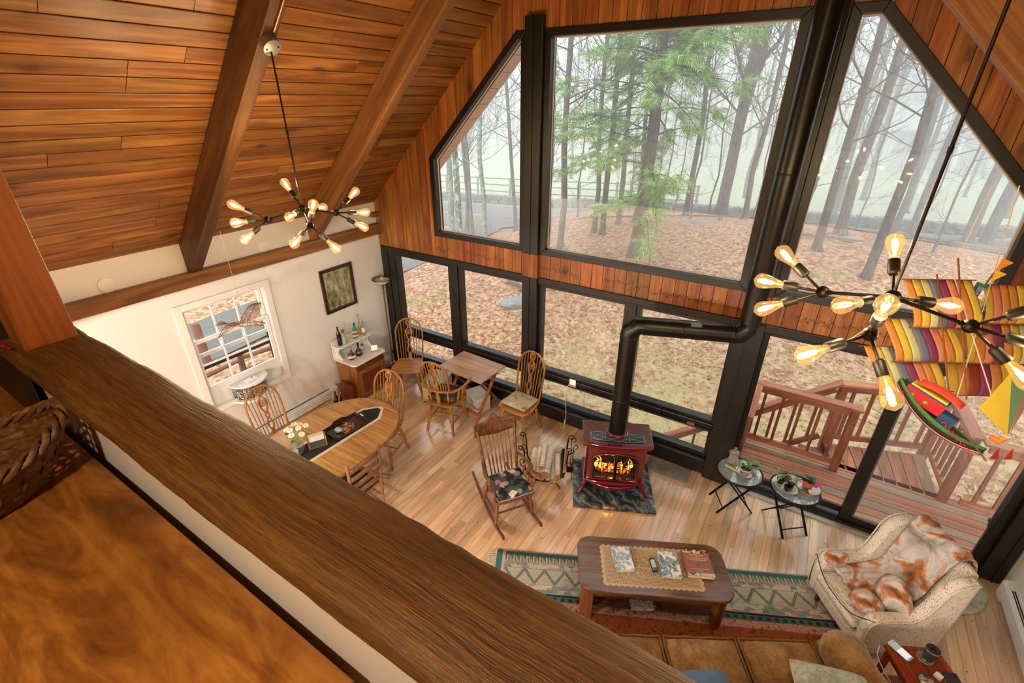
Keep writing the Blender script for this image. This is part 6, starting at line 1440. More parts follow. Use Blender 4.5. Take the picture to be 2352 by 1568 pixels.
for k in range(2):
    m = MB()
    for i in range(10): a = rr.uniform(0, 6.28); leafm(m, (.02 * math.cos(a), .02 * math.sin(a), .06 + rr.uniform(0, .05)), (math.cos(a), math.sin(a), rr.uniform(.1, 1)), rr.uniform(.03, .07), rr.uniform(.010, .016))
    m.obj('leaves', M_lv, p2, 0)
bt = thing('glass_bottle', 'waisted clear glass bottle with amber liquid on the left side table', 'bottle', pp(T1, -.10, .10)); gb = glass('old_bottle_glass', (.92, .90, .84), 1.8, haze=.12, bare=.06)
MB().lathe([(.052, 0), (.058, .04), (.056, .25), (.045, .42), (.052, .56), (.056, .68), (.046, .78), (.02, .85), (.016, .88), (.017, .93), (.02, 1)], (0, 0, 0), (0, 0, .22), 22).obj('glass_body', gb, bt, 60); MB().lathe([(.05, 0), (.054, .2), (.052, .6), (.043, 1)], (0, 0, .005), (0, 0, .095), 20).obj('amber_liquid', glass('amber', (.88, .62, .26), .6, haze=.2), bt, 60)
for c in bt.children: c.scale = (1, .7, 1)
ac = thing('aloe_leaf', 'cut green aloe leaf lying on the left side table', 'leaf', pp(T1, -.06, -.01, .0)); m = MB(); m.grid(lambda u, v: (lerp(-.10, .11, u), (v - .5) * .05 * (1 - u * .55), .004 + .014 * (1 - (2 * v - 1) ** 2) * (1 - u * .6)), 9, 7); m.obj('leaf_body', plain('aloe', 'a9b884', .5, mottle=.3), ac, 60, rot=(0, 0, -.35), solid=.003)
# second table
d2_ = thing('oval_dish', 'oval patterned dish holding three black seedling pots', 'dish', pp(T2, -.095, -.03), math.radians(-35)); MB().lathe([(.0, 0), (.10, .05), (.128, .75), (.132, 1), (.126, 1), (.098, .35), (.0, .3)], (0, 0, 0), (0, 0, .022), 30, False).obj('dish_body', plain('marbled_glaze', 'c9cec6', .25, mottle=.25), d2_, 50, scale=(1, .78, 1))
for k, (x, y, lab, r_) in enumerate(((-.15, .0, 'square black seedling pot with tall spear leaves on the oval dish', .03), (-.07, -.075, 'empty square black seedling pot at the front of the oval dish', .03), (-.045, -.01, 'square black seedling pot with small round leaves on the oval dish', .03))):
    o = thing('seedling_pot', lab, 'plant pot', pp(T2, x, y, .012), .3 + k * .5); m = MB()
    sq = lambda r, z: [(-r, -r, z), (r, -r, z), (r, r, z), (-r, r, z)]
    m.add(sq(.022, 0) + sq(.03, .055), [(0, 3, 2, 1), (0, 1, 5, 4), (1, 2, 6, 5), (2, 3, 7, 6), (3, 0, 4, 7)]); m.obj('pot', plain('black_plastic', '17191b', .35), o, 0, solid=.002)
    if k != 1:
        MB().b2((-.025, -.025, .038), (.025, .025, .042)).obj('soil', M_soil, o, 0); m = MB()
        if k == 0:
            for a, L in ((.3, .10), (1.9, .13), (3.4, .12), (4.2, .17), (5.6, .19), (5.9, .24)):
                P = spline([(0, 0, .04), (.25 * L * math.cos(a), .25 * L * math.sin(a), .04 + L * .55), (.6 * L * math.cos(a), .6 * L * math.sin(a), .04 + L * .75), (L * math.cos(a), L * math.sin(a), .04 + L * .55)], 4)
                m.tube(P, [.004 + .006 * math.sin(PI * i / (len(P) - 1)) for i in range(len(P))], 6, flat=(1, .25), upv=(-math.sin(a), math.cos(a), 0))
        else:
            for i in range(5): a = i * 1.3; P = [(0, 0, .04), (.03 * math.cos(a), .03 * math.sin(a), .09)]; m.tube(P, .0015, 5); m.sphere((.035 * math.cos(a), .035 * math.sin(a), .095), .014, 10, 5, 1, 1, .2)
        m.obj('leaves', M_lv, o, 60)
o = pot('small_clay_pot', 'small brown clay pot behind the seedling pots', pp(T2, -.09, .075), [(.026, 0), (.036, .8), (.04, .82), (.04, 1)], .06, plain('brown_clay', '7a5444', .7))
d3_ = thing('brown_dish', 'round brown-rimmed stoneware dish on the right side table', 'dish', pp(T2, .115, .06)); MB().lathe([(.0, 0), (.100, .05), (.12, .8), (.122, 1), (.114, 1), (.10, .3), (.0, .25)], (0, 0, 0), (0, 0, .032), 32, False).obj('dish_body', M_cer, d3_, 50); MB().tube([(.118 * math.cos(i * PI / 18), .118 * math.sin(i * PI / 18), .032) for i in range(36)], .006, 6, closed=True).obj('brown_rim', plain('brown_glaze', '7a5a30', .3), d3_, 60)
fpot = pot('flower_pot', 'terracotta pot with dark leaves and magenta flowers', pp(T2, .10, .075, .012), [(.042, 0), (.056, .8), (.06, .82), (.062, 1)], .10, M_terra)
for k in range(3):
    m = MB()
    for i in range(9): a = rr.uniform(0, 6.28); leafm(m, (.02 * math.cos(a), .02 * math.sin(a), .09), (math.cos(a), math.sin(a), rr.uniform(.3, 1.6)), rr.uniform(.04, .07), rr.uniform(.016, .024))
    m.obj('leaves', M_lvd, fpot, 0)
M_mag = plain('magenta_petal', 'c2308c', .5)
for x, y, z in ((-.075, .0, .13), (-.03, -.06, .10), (.07, -.03, .095), (.10, -.01, .10), (.06, -.05, .085)):
    m = MB().tube([(x * .3, y * .3, .09), (x, y, z - .005)], .0016, 5)
    for i in range(5): a = i * 1.257; m.sphere((x + .012 * math.cos(a), y + .012 * math.sin(a), z), .012, 8, 5, 1, 1, .7)
    m.sphere((x, y, z + .006), .011, 8, 5); m.obj('blossom', M_mag, fpot, 60)
for x, y, c, lab, sx in ((.13, .0, 'd8d2c8', 'white pebble in the brown-rimmed dish', 1.0), (.085, -.02, '4c4a46', 'dark grey pebble in the brown-rimmed dish', 1.5)):
    tag(MB().sphere((0, 0, 0), .026, 14, 9, sx, .9, .8).obj('pebble', plain('pebble_' + c, c, .6), None, 60, loc=pp(T2, x, y, .03)), lab, 'stone')
# ------------------------------------------------------------------ rug, coffee table, books
GA = math.radians(27)
def rug_mat():
    t = NT('kilim_rug'); p = t.coord('OBJECT'); s = t.n('ShaderNodeSeparateXYZ', {0: p}); x, y = s.outputs[0], s.outputs[1]
    v = t.math('MULTIPLY', y, -1.0)               # distance from the far edge
    vq = t.math('DIVIDE', v, 1.0); jit = t.noise(t.vmath('MULTIPLY', p, (14, 60, 1)), 2.0, 3)
    base = t.ramp(vq, [(0, 'b59aa4'), (.012, '3f7068'), (.055, '9a9a8c'), (.135, '8c918c'), (.20, 'b3b0a0'), (.36, '9aa5a0'), (.455, '2f3040'), (.475, '3f7068'), (.53, 'b98a7c'), (.60, '96502e'), (1.0, '7c3a1e')], 'CONSTANT').outputs[0]
    # tooth border
    fx = t.math('FRACT', t.math('MULTIPLY', x, 15.0)); tooth = t.math('GREATER_THAN', fx, t.math('MULTIPLY_ADD', v, 8.0, -.35)); inb = t.math('MULTIPLY', t.math('GREATER_THAN', v, .055), t.math('LESS_THAN', v, .125))
    c = t.mix(t.math('MULTIPLY', inb, tooth), base, s2l('4f756c')); c = t.mix(t.math('MULTIPLY', inb, t.math('LESS_THAN', t.math('ABSOLUTE', t.math('SUBTRACT', fx, .72)), .12)), c, s2l('c9a58c'))
    # zigzag
    tri = t.math('ABSOLUTE', t.math('SUBTRACT', t.math('MULTIPLY', t.math('FRACT', t.math('MULTIPLY', x, 5.0)), 2.0), 1.0)); zz = t.math('ABSOLUTE', t.math('SUBTRACT', t.math('MULTIPLY_ADD', tri, .15, .205), v)); inz = t.math('MULTIPLY', t.math('GREATER_THAN', v, .20), t.math('LESS_THAN', v, .36))
    c = t.mix(t.math('MULTIPLY', inz, t.math('LESS_THAN', zz, .016)), c, s2l('74857c')); c = t.mix(t.math('MULTIPLY', inz, t.math('LESS_THAN', t.math('ABSOLUTE', t.math('SUBTRACT', zz, .018)), .003)), c, s2l('3a3f40'))
    vo = t.n('ShaderNodeTexVoronoi', {'Vector': t.vmath('MULTIPLY', p, (1.0, 1.6, 0)), 'Scale': 17.0}, distance='CHEBYCHEV'); col = t.ramp(t.n('ShaderNodeSeparateColor', {0: vo.outputs['Color']}).outputs[0], [(0, '6a8a80'), (.2, 'cfc0aa'), (.4, '7d8a94'), (.6, 'b98a7a'), (.8, 'c2bfa8'), (.93, '8fae6c')], 'CONSTANT').outputs[0]
    inblk = t.math('ADD', t.math('MULTIPLY', t.math('GREATER_THAN', v, .135), t.math('LESS_THAN', v, .195)), t.math('MULTIPLY', t.math('GREATER_THAN', v, .37), t.math('LESS_THAN', v, .45))); c = t.mix(t.math('MULTIPLY', inblk, .75), c, col)
    # dots
    dx = t.math('SUBTRACT', t.math('FRACT', t.math('MULTIPLY', x, 14.0)), .5); dy = t.math('MULTIPLY', t.math('SUBTRACT', v, .503), 14.0); dd = t.math('SQRT', t.math('ADD', t.math('MULTIPLY', dx, dx), t.math('MULTIPLY', dy, dy))); c = t.mix(t.math('LESS_THAN', dd, .26), c, s2l('4a2a2c'))
    # rust field with dark motifs
    fm = t.ramp(t.noise(t.vmath('MULTIPLY', p, (1, 1, 0)), 24, 3, .6, .8), [(.56, (0,)*3), (.60, (1,)*3)]).outputs[0]; inf = t.math('GREATER_THAN', v, .53); c = t.mix(t.math('MULTIPLY', inf, t.math('MULTIPLY', fm, .7)), c, s2l('4a3a26'))
    # frame along the fringe end
    c = t.mix(t.math('LESS_THAN', x, .06), c, s2l('3f7068')); c = t.mix(t.math('MULTIPLY', t.math('GREATER_THAN', x, .06), t.math('LESS_THAN', x, .09)), c, s2l('c5a5ac'))
    c = t.mix(.55, c, t.ramp(t.noise(t.vmath('MULTIPLY', p, (90, 22, 1)), 1.6, 3, .7), [(.32, (.35,)*3), (.62, (1.3,)*3)]).outputs[0], 'MULTIPLY')
    t.bsdf(c, .95, 0, .1, t.bump(t.noise(t.vmath('MULTIPLY', p, (60, 160, 1)), 4, 2), .4, .004)); return t.m
rg = thing('patterned_rug', 'faded green and rust patterned rug under the coffee table', 'rug', (-1.955, 2.80, 0), math.radians(26.7))
m = MB(); m.grid(lambda u, v: (u * 3.25, -v * 1.75, .010 + .002 * noise.noise(Vector((u * 9, v * 5, 0)))), 34, 20); m.obj('pile', rug_mat(), rg, 60, solid=.008)
m = MB(); rr = random.Random(3)
for i in range(150):
    y = -.005 - i * .0115; m.tube([(.004, y, .010), (-.035, y + rr.uniform(-.01, .01), .008), (-.075 - rr.uniform(0, .02), y + rr.uniform(-.02, .02), .004)], .0028, 4)
tag(m.obj('fringe', plain('cream_fringe', 'c9bda8', .95), rg, 0), kind='stuff')
M_ct = wood('coffee_oak', ['3c2416', '664227', '805a38'], 'X', 'OBJECT', 1.6, .2, .05, bump=.05, streak=.7, spec=.6)
M_ctz = wood('coffee_oak_leg', ['4e2814', '74441f', '8f5a2e'], 'Z', 'OBJECT', 1.6, .3, .05, bump=.05)
CTP = Vector((-.47, 3.10, 0)); RZ0 = .012
ct = thing('coffee_table', 'oak coffee table with rounded corners and a lower shelf', 'table', (CTP.x, CTP.y, RZ0), GA)
MB().prism(rrect(1.33, .58, .13, 8), .405, .438).obj('table_top', M_ct, ct, 40, .008, 3)
MB().prism(rrect(1.31, .56, .125, 8), .388, .405).obj('top_moulding', M_ct, ct, 40, .003)
MB().prism(rrect(1.24, .49, .10, 6), .31, .388).obj('apron', M_ct, ct, 40)
for sx in (-1, 1):
    for sy in (-1, 1):
        pl = [(0, 0)] + [(.105 * math.cos(a), .105 * math.sin(a)) for a in [i * PI / 12 for i in range(7)]]
        MB().prism([(sx * (.53 + x), sy * (.155 + y)) for x, y in pl], 0, .388).obj('leg', M_ctz, ct, 30, .004)
MB().b2((-.56, -.19, .10), (.56, .19, .125)).obj('lower_shelf', M_ct, ct, 0, .005)
CT = Matrix.Translation((CTP.x, CTP.y, RZ0)) @ Matrix.Rotation(GA, 4, 'Z')
def ctp(x, y, z): return CT @ Vector((x, y, z))
# crocheted runner with scalloped edge
t = NT('crochet_lace'); p = t.coord('OBJECT'); s = t.n('ShaderNodeSeparateXYZ', {0: p}); hx = t.math('ABSOLUTE', t.math('SUBTRACT', t.math('FRACT', t.math('MULTIPLY', s.outputs[0], 75.0)), .5)); hy = t.math('ABSOLUTE', t.math('SUBTRACT', t.math('FRACT', t.math('MULTIPLY', s.outputs[1], 75.0)), .5))
sq = t.math('LESS_THAN', t.math('MAXIMUM', hx, hy), .27); ax = t.math('ABSOLUTE', s.outputs[0]); ay = t.math('ABSOLUTE', s.outputs[1])
inner = t.math('MULTIPLY', t.math('LESS_THAN', ax, .31), t.math('LESS_THAN', ay, .10)); vo = t.n('ShaderNodeTexVoronoi', {'Vector': p, 'Scale': 26.0}); petals = t.math('GREATER_THAN', t.math('FRACT', t.math('MULTIPLY', vo.outputs['Distance'], 4.0)), .62)
hole = t.math('ADD', t.math('MULTIPLY', t.math('SUBTRACT', 1.0, inner), sq), t.math('MULTIPLY', inner, petals)); rim = t.math('MULTIPLY', t.math('LESS_THAN', ax, .405), t.math('LESS_THAN', ay, .185)); hole = t.math('MULTIPLY', hole, rim)
b = t.bsdf('c2a988', .95, 0, .1); tr_ = t.n('ShaderNodeBsdfTransparent'); mx = t.n('ShaderNodeMixShader', {0: hole}); t.t.links.new(b.outputs[0], mx.inputs[1]); t.t.links.new(tr_.outputs[0], mx.inputs[2]); t.t.links.new(mx.outputs[0], t.out.inputs[0])
pl = []
def scal(x0, y0, x1, y1, n):
    d = Vector((x1 - x0, y1 - y0)); nn = Vector((d.y, -d.x)).normalized()
    for i in range(n * 6):
        f = i / (n * 6); q = Vector((x0, y0)) + d * f + nn * (.014 * abs(math.sin(f * n * PI))); pl.append((q.x, q.y))
scal(-.425, -.20, .425, -.20, 17); scal(.425, -.20, .425, .20, 8); scal(.425, .20, -.425, .20, 17); scal(-.425, .20, -.425, -.20, 8)
tag(MB().prism(pl, 0, .0022).obj('lace_runner', t.m, None, 0, loc=ctp(-.02, -.01, .4395), rot=(0, 0, GA + .02)), 'tan crocheted lace runner with scalloped edge on the coffee table', 'runner')
TT = .4425 + RZ0
def text(parent, s, size, loc, rz, mat, align='CENTER', rot=None):
    cu = bpy.data.curves.new('lettering', 'FONT'); cu.body = s; cu.size = size; cu.align_x = align; cu.align_y = 'CENTER'; cu.extrude = .0002; cu.materials.append(mat); cu.resolution_u = 3
    f = bpy.data.objects.new('lettering_curve', cu); C.objects.link(f); bpy.context.view_layer.update()
    me = bpy.data.meshes.new_from_object(f.evaluated_get(bpy.context.evaluated_depsgraph_get())); bpy.data.objects.remove(f)
    return link('lettering', me, parent, loc=loc, rot=rot or (0, 0, rz))
def book(lab, x, y, rz, w, h, th, cover, pages='cfc3a8', name='book'):
    q = ctp(x, y, 0); o = thing(name, lab, 'book', (q.x, q.y, TT), GA + rz)
    MB().b2((-w/2 + .004, -h/2 + .005, .004), (w/2 - .006, h/2 - .005, th - .004)).obj('pages', plain('page_' + pages, pages, .9), o, 0)
    MB().b2((-w/2, -h/2, th - .004), (w/2, h/2, th)).b2((-w/2, -h/2, 0), (w/2, h/2, .004)).b2((-w/2 - .002, -h/2, 0), (-w/2 + .003, h/2, th)).obj('cover', cover, o, 0, .001); return o
def foil(nm, a, b, c_):
    t = NT(nm); p = t.coord('OBJECT'); t.bsdf(t.ramp(t.noise(p, 15, 3, .5, 1.5), [(.35, a), (.5, b), (.62, c_)]).outputs[0], .15, 0, .6); return t.m
q1 = book('silvery hardback book at the left end of the lace runner', -.26, .035, .12, .160, .245, .035, foil('silver_jacket', '7c8c9a', 'a9b6c2', 'dfe3e6'))
M_txt = plain('letter_cream', 'efe4c4', .5); M_txtg = plain('letter_gold', 'd9b878', .5); M_txtw = plain('letter_white', 'ece6dc', .5)
text(q1, 'DANIELLE', .030, (0, -.035, .0353), 0, M_txt); text(q1, 'STEEL', .030, (0, -.068, .0353), 0, M_txt)
ph = ctp(.01, .005, 0); er = thing('remote_control', 'small black handheld device with pale screen between the books', 'remote', (ph.x, ph.y, TT), GA + .10)
MB().prism(rrect(.048, .14, .008, 3), 0, .018).obj('body', plain('device_black', '1b1f22', .35), er, 0, .003); MB().b2((-.019, -.03, .018), (.019, .05, .0188)).obj('screen', plain('device_screen', 'b9c4cc', .2), er, 0); MB().b2((-.02, -.062, .018), (.02, -.034, .0188)).obj('button_pad', plain('device_grey', '4a565e', .4), er, 0)
book('grey-green glossy hardback book in the middle of the table', .15, .01, .0, .170, .26, .04, foil('teal_jacket', '4f6e74', '8fa5a5', 'dfe6e4'), name='book')
q3 = book('large brown paperback with an oval portrait at the right end of the table', .405, .045, .0, .235, .275, .038, plain('brown_cover', '8f5a48', .45), name='book')
MB().b2((-.112, .098, .038), (.118, .1375, .0384)).obj('top_band', foil('pattern_band', '2a2a3a', '7a2f24', 'd9d2c4'), q3, 0); MB().b2((-.112, -.1375, .038), (.118, -.105, .0384)).obj('bottom_band', foil('pattern_band2', '6a4a34', 'c9c2b4', '9aa5ac'), q3, 0)
text(q3, 'BURY MY HEART', .0165, (.005, .078, .0382), 0, M_txtw); text(q3, 'AT', .008, (.005, .063, .0382), 0, M_txtw); text(q3, 'WOUNDED KNEE', .0235, (.005, .046, .0382), 0, M_txtg); text(q3, 'THE ILLUSTRATED EDITION', .0115, (.005, .026, .0382), 0, M_txtw); text(q3, 'AN INDIAN HISTORY OF THE AMERICAN WEST', .0072, (.005, -.065, .0382), 0, M_txtw); text(q3, 'DEE BROWN', .009, (.005, -.083, .0382), 0, M_txtg)
MB().lathe([(.028, 0), (.028, 1)], (.005, -.018, .038), (.005, -.018, .0384), 24).obj('oval_portrait', plain('portrait', '6e6a4c', .4, mottle=.5), q3, 40, scale=(.8, 1, 1))
for i, (x, y, rz, c_, lab) in enumerate(((-.08, -.08, .05, 'c9c4bc', 'magazine with pale cover lowest on the coffee table shelf'), (-.075, -.07, .14, 'a8a49c', 'grey magazine in the middle of the shelf stack'), (-.08, -.065, .0, '8c8a86', 'dark-printed magazine topmost in the shelf stack'), (.27, .03, .05, 'd2cdc2', 'single pale magazine at the right of the coffee table shelf'))):
    q = ctp(x, y, .127 + (i * .0085 if i < 3 else 0)); tag(MB().b2((-.105, -.14, 0), (.105, .14, .008)).obj('magazine', foil('mag_%d' % i, c_, 'b5b0a6', '5a5854'), None, 0, .001, loc=q, rot=(0, 0, GA + rz)), lab, 'magazine')

# ------------------------------------------------------------------ brown sofa
def velvet(nm, a, b, c_):
    t = NT(nm); p = t.coord('OBJECT'); n1 = t.noise(p, 5, 4, .6); c = t.ramp(n1, [(.3, a), (.5, b), (.72, c_)]).outputs[0]; c = t.mix(.4, c, t.ramp(t.noise(p, 40, 4, .7), [(.35, (.6,)*3), (.65, (1.2,)*3)]).outputs[0], 'MULTIPLY')
    bb = t.bsdf(c, .85, 0, .15, t.bump(t.noise(t.vmath('MULTIPLY', p, (1, .6, 1)), 6, 4, .6, 1.5), .6, .05)); t.set(bb, 'Sheen Weight', .5); t.set(bb, 'Sheen Roughness', .4); return t.m
M_sofa = velvet('tan_velvet', '6e4c28', '8f6a3c', 'b08c58'); M_pipe = plain('sofa_piping', '7c5a32', .9)
so = thing('sofa', 'tan velvet sofa with plump seat cushions facing the coffee table', 'sofa', (.786, 3.142, 0), math.radians(30.5))
MB().b2((-2.05, -.93, .06), (.30, -.03, .30)).obj('base', M_sofa, so, 0, .03, 3)
MB().b2((-2.05, -.95, .06), (.30, -.70, .84)).obj('back_frame', M_sofa, so, 0, .06, 3)
def puff(nm, x0, x1, y0, y1, z0, z1, parent, mat, r=.05, wr=.012, seed=0, rot=None, bulge=.035, pipe=None):
    # soft box cushion
    N = 16; W, D_, Hh = x1 - x0, y1 - y0, z1 - z0
    m = MB()
    def se(u, v, s):
        x, y = 2*u - 1, 2*v - 1; e = max(0, (1 - x**8) * (1 - y**8)); ed = (max(abs(x), abs(y)))
        z = s * (Hh/2 * (e ** .25) + bulge * (1 - x*x) * (1 - y*y)) + (wr * noise.noise(Vector((x*2.6 + seed, y*2.6, s*3 + seed))) + wr * .7 * noise.noise(Vector((x*7 + seed, y*3, seed)))) * e
        return ((x0+x1)/2 + x*W/2, (y0+y1)/2 + y*D_/2, (z0+z1)/2 + z)
    m.grid(lambda u, v: se(u, v, 1), N*2, N*2); k = len(m.f); m.grid(lambda u, v: se(u, v, -1), N*2, N*2); m.f[k:] = [tuple(reversed(f)) for f in m.f[k:]]
    o = m.obj(nm, mat, parent, 80)
    for s in (.55, -.55):
        ring = []
        for i in range(60):
            a = i / 60 * 4; k_ = int(a); f = a - k_; u, v = ((f, 0), (1, f), (1 - f, 1), (0, 1 - f))[k_]; xx = lerp(x0 + .008, x1 - .008, u); yy = lerp(y0 + .008, y1 - .008, v); ring.append((xx, yy, (z0+z1)/2 + s * Hh * .82 + .004 * math.sin(i * 1.3)))
        MB().tube(ring, .0065, 6, closed=True).obj('piping', pipe or M_pipe, o, 60)
    return o
for i in range(3): puff('seat_cushion', -.585 * (i + 1) + .006, -.585 * i - .006, -.70, .0, .28, .435, so, M_sofa, seed=i * 5.1)
for i in range(3): puff('back_cushion', -.585 * (i + 1) + .006, -.585 * i - .006, -.80, -.58, .43, .86, so, M_sofa, seed=i * 3.3 + 40)
def armf(u, v):
    # padded arm: rounded tube along y with closed puffy front
    y = lerp(-.93, .04, v); a = lerp(-.25 * PI, 1.25 * PI, u); tp_ = min(1, (1 - v) * 7 + .03) ** .5; r = .165 * tp_
    n_ = .012 * noise.noise(Vector((u * 5, v * 9, 2))) + .008 * noise.noise(Vector((u * 14, v * 22, 4)))
    return (.165 + (r + n_) * math.cos(a), y, .47 + (r + n_) * math.sin(a) * .95)
MB().grid(armf, 22, 34).obj('arm_pad', M_sofa, so, 80); MB().b2((.03, -.90, .06), (.29, .0, .46)).obj('arm_base', M_sofa, so, 0, .03, 3); MB().b2((-2.08, -.92, .06), (-1.78, .0, .60)).obj('left_arm', M_sofa, so, 0, .08, 3)
t = NT('sage_damask'); p = t.coord('OBJECT'); t.bsdf(t.ramp(t.noise(p, 22, 4, .6, 1.2), [(.42, '9ba394'), (.5, 'aeb5a6'), (.6, 'bcc2b4')]).outputs[0], .5, 0, .4)
cushion('throw_pillow', 'sage-grey damask pillow with corded edge on the sofa', .50, .44, .20, t.m, (.92, 2.64, .48), math.radians(20), 'pillow', (.12, .05), piping=plain('cream_cord', 'cfc6a8', .8), wr=.012, nx=22)
cushion('throw_pillow', 'denim-blue pillow half hidden behind the loft rail', .50, .42, .18, plain('denim_blue', '5f7fae', .9, mottle=.15, bump=.3), (.13, 2.12, .50), math.radians(35), 'pillow', (.3, 0), wr=.01)

# ------------------------------------------------------------------ floral wing armchair with throw
def sprig():
    t = NT('cream_sprig_fabric'); p = t.coord('OBJECT'); n0 = t.vmath('MULTIPLY', t.vmath('SUBTRACT', t.noise(p, 60, 2, out=1), (.5,)*3), (.02,)*3); pv = t.vmath('ADD', p, n0)
    def lay(scale, thr, col, base, off):
        vo = t.n('ShaderNodeTexVoronoi', {'Vector': t.vmath('ADD', pv, off), 'Scale': scale, 'Randomness': 1.0}); f = t.ramp(vo.outputs['Distance'], [(thr, (1,)*3), (thr + .04, (0,)*3)]).outputs[0]
        g = t.ramp(t.noise(t.vmath('ADD', p, off), 21, 2), [(.54, (0,)*3), (.58, (1,)*3)]).outputs[0]; return t.mix(t.mix(1.0, f, g, 'MULTIPLY'), base, s2l(col))
    c = s2l('d6cec2'); c = lay(88, .26, '3f4a44', c, (1, 2, 3)); c = lay(80, .25, '4a5068', c, (4, 1, 0)); c = lay(62, .27, '9a4038', c, (2, 7, 5)); c = lay(74, .25, 'b08a48', c, (8, 3, 1))
    t.bsdf(c, .85, 0, .2, t.bump(t.noise(p, 150, 2), .15, .003)); return t.m
M_spr = sprig()
AC = thing('wing_armchair', 'cream floral wing armchair facing the coffee table', 'armchair', (1.21, 3.89, 0), math.radians(125)); AC.scale = (.91,) * 3
for sx in (-1, 1):
    for y in (.24, -.26): MB().lathe([(.018, 0), (.026, .8), (.03, 1)], (sx * .25, y * 1.08, 0 if y < 0 else .012), (sx * .25, y, .14), 10).obj('leg', M_dark, AC)
MB().b2((-.31, -.30, .12), (.31, .30, .32)).obj('seat_base', M_spr, AC, 0, .03, 3)
puff('seat_cushion', -.265, .265, -.24, .36, .31, .46, AC, M_spr, seed=90, bulge=.03, wr=.006, pipe=M_spr)
def sidef(s):
    top = spline([(.31, .13, 0), (.335, .40, 0), (.33, .55, 0), (.27, .615, 0), (.10, .60, 0), (-.04, .60, 0), (-.12, .68, 0), (-.17, .84, 0), (-.21, .98, 0), (-.30, 1.06, 0), (-.42, 1.07, 0)], 4)
    m = MB(); N = len(top)
    cen = Vector((-.40, .45, 0))
    def ring(sc, dx): return [(s * (dx + (.03 * max(0, p.y - .5))), lerp(cen.x, p.x, sc), lerp(cen.y, p.y, sc)) for p in top] + [(s * dx, lerp(cen.x, -.44, sc), lerp(cen.y, .60, sc)), (s * dx, lerp(cen.x, -.40, sc), lerp(cen.y, .13, sc))]
    rs = [ring(.02, .27), ring(.93, .265), ring(.985, .272), ring(1.0, .30), ring(1.0, .335), ring(.985, .36), ring(.93, .368), ring(.02, .36)]
    L = len(rs[0]); vs = [p for r in rs for p in r]; fs = []
    for i in range(len(rs) - 1):
        for k in range(L): k2 = (k + 1) % L; fs.append((i*L+k, i*L+k2, (i+1)*L+k2, (i+1)*L+k))
    m.add(vs, fs); m.obj('arm_and_wing', M_spr, AC, 70, fix=True)
    MB().tube([(s * (.372 + .03 * max(0, p.y - .5)), p.x * .995, p.y * .995) for p in top], .006, 6).obj('welt', M_spr, AC, 60)
sidef(-1); sidef(1)
def backf(u, v, s):
    x, h = 2*u - 1, v; w_ = .285 + .02 * math.sin(h * 3); zt = .36 + h * .70; th = .07 * (1 - abs(x)**4 * .6) * (1 - max(0, h - .85) * 5.2)
    if h > .97: th *= .3
    y = -.30 - .18 * h; arch_ = .035 * (1 - x*x) * max(0, h - .5) * 2
    return (x * w_, y + s * max(.006, th), zt + arch_)
m = MB(); m.grid(lambda u, v: backf(u, v, 1), 20, 20); k = len(m.f); m.grid(lambda u, v: backf(u, v, -1), 20, 20); m.f[k:] = [tuple(reversed(f)) for f in m.f[k:]]; m.obj('back', M_spr, AC, 80, solid=.01)
def fur():
    t = NT('animal_print_fleece'); p = t.coord('OBJECT'); n1 = t.noise(p, 3.4, 3, .55, .6); c = t.ramp(n1, [(.28, '4a2f22'), (.38, '7a4c34'), (.44, 'b8703a'), (.475, 'c8a080'), (.51, 'd6d0cc'), (.58, 'b4b0ae'), (.66, '8a7a6c'), (.76, '5a3c2c')]).outputs[0]
    c = t.mix(.55, c, t.ramp(t.noise(t.vmath('MULTIPLY', p, (1, 1, 3)), 70, 3, .7), [(.3, (.5,)*3), (.65, (1.2,)*3)]).outputs[0], 'MULTIPLY'); b = t.bsdf(c, .95, 0, .1, t.bump(t.noise(p, 90, 4, .8), .6, .01)); t.set(b, 'Sheen Weight', .4); return t.m
M_fur = fur()
ACM = Matrix.Translation((1.21, 3.89, 0)) @ Matrix.Rotation(math.radians(125), 4, 'Z') @ Matrix.Scale(.91, 4)
prof = spline([(0, -.60, .70), (0, -.58, .95), (0, -.53, 1.09), (0, -.45, 1.13), (0, -.37, 1.07), (0, -.33, .90), (0, -.28, .72), (0, -.22, .57), (0, -.08, .525), (0, .10, .515), (0, .24, .51)], 6)
def blk(u, v):
    i = v * (len(prof) - 1); k = min(int(i), len(prof) - 2); q = prof[k].lerp(prof[k+1], i - k); x = lerp(-.02, .30, u) if False else lerp(-.22 + .06 * v, .28 - .02 * v, u)
    fold = .022 * math.sin(u * 19 + 2 * math.sin(v * 5)) * (.5 + .5 * math.sin(v * 3)) + .02 * noise.noise(Vector((u * 3, v * 5, 1)))
    return (x + .02 * noise.noise(Vector((v * 6, u * 4, 8))), q.y + .55 * fold, q.z + abs(fold) * .9 + .012)
tb = thing('fleece_throw', 'brown and white animal-print fleece throw over the wing armchair', 'blanket', (1.21, 3.89, 0), math.radians(125)); tb.scale = (.91,) * 3
MB().grid(blk, 46, 70).obj('throw_cloth', M_fur, tb, 80, solid=.012)
def blob(nm, lab, c, r, sc_, seed, rz=0, mat=None):
    m = MB(); m.sphere((0, 0, 0), r, 26, 16, *sc_); m.v = [tuple(Vector(v) * (1 + .28 * noise.noise(Vector(v) * 9 + Vector((seed, 0, 0))) + .1 * noise.noise(Vector(v) * 26))) for v in m.v]
    return tag(m.obj(nm, mat or M_fur, None, 80, loc=ACM @ Vector(c), rot=(0, 0, math.radians(125) + rz), scale=(.91,) * 3), lab, 'cushion')
blob('fleece_bundle', 'bunched brown end of fleece on the front of the armchair seat', (-.13, .19, .535), .12, (1.2, 1.0, .6), 3)
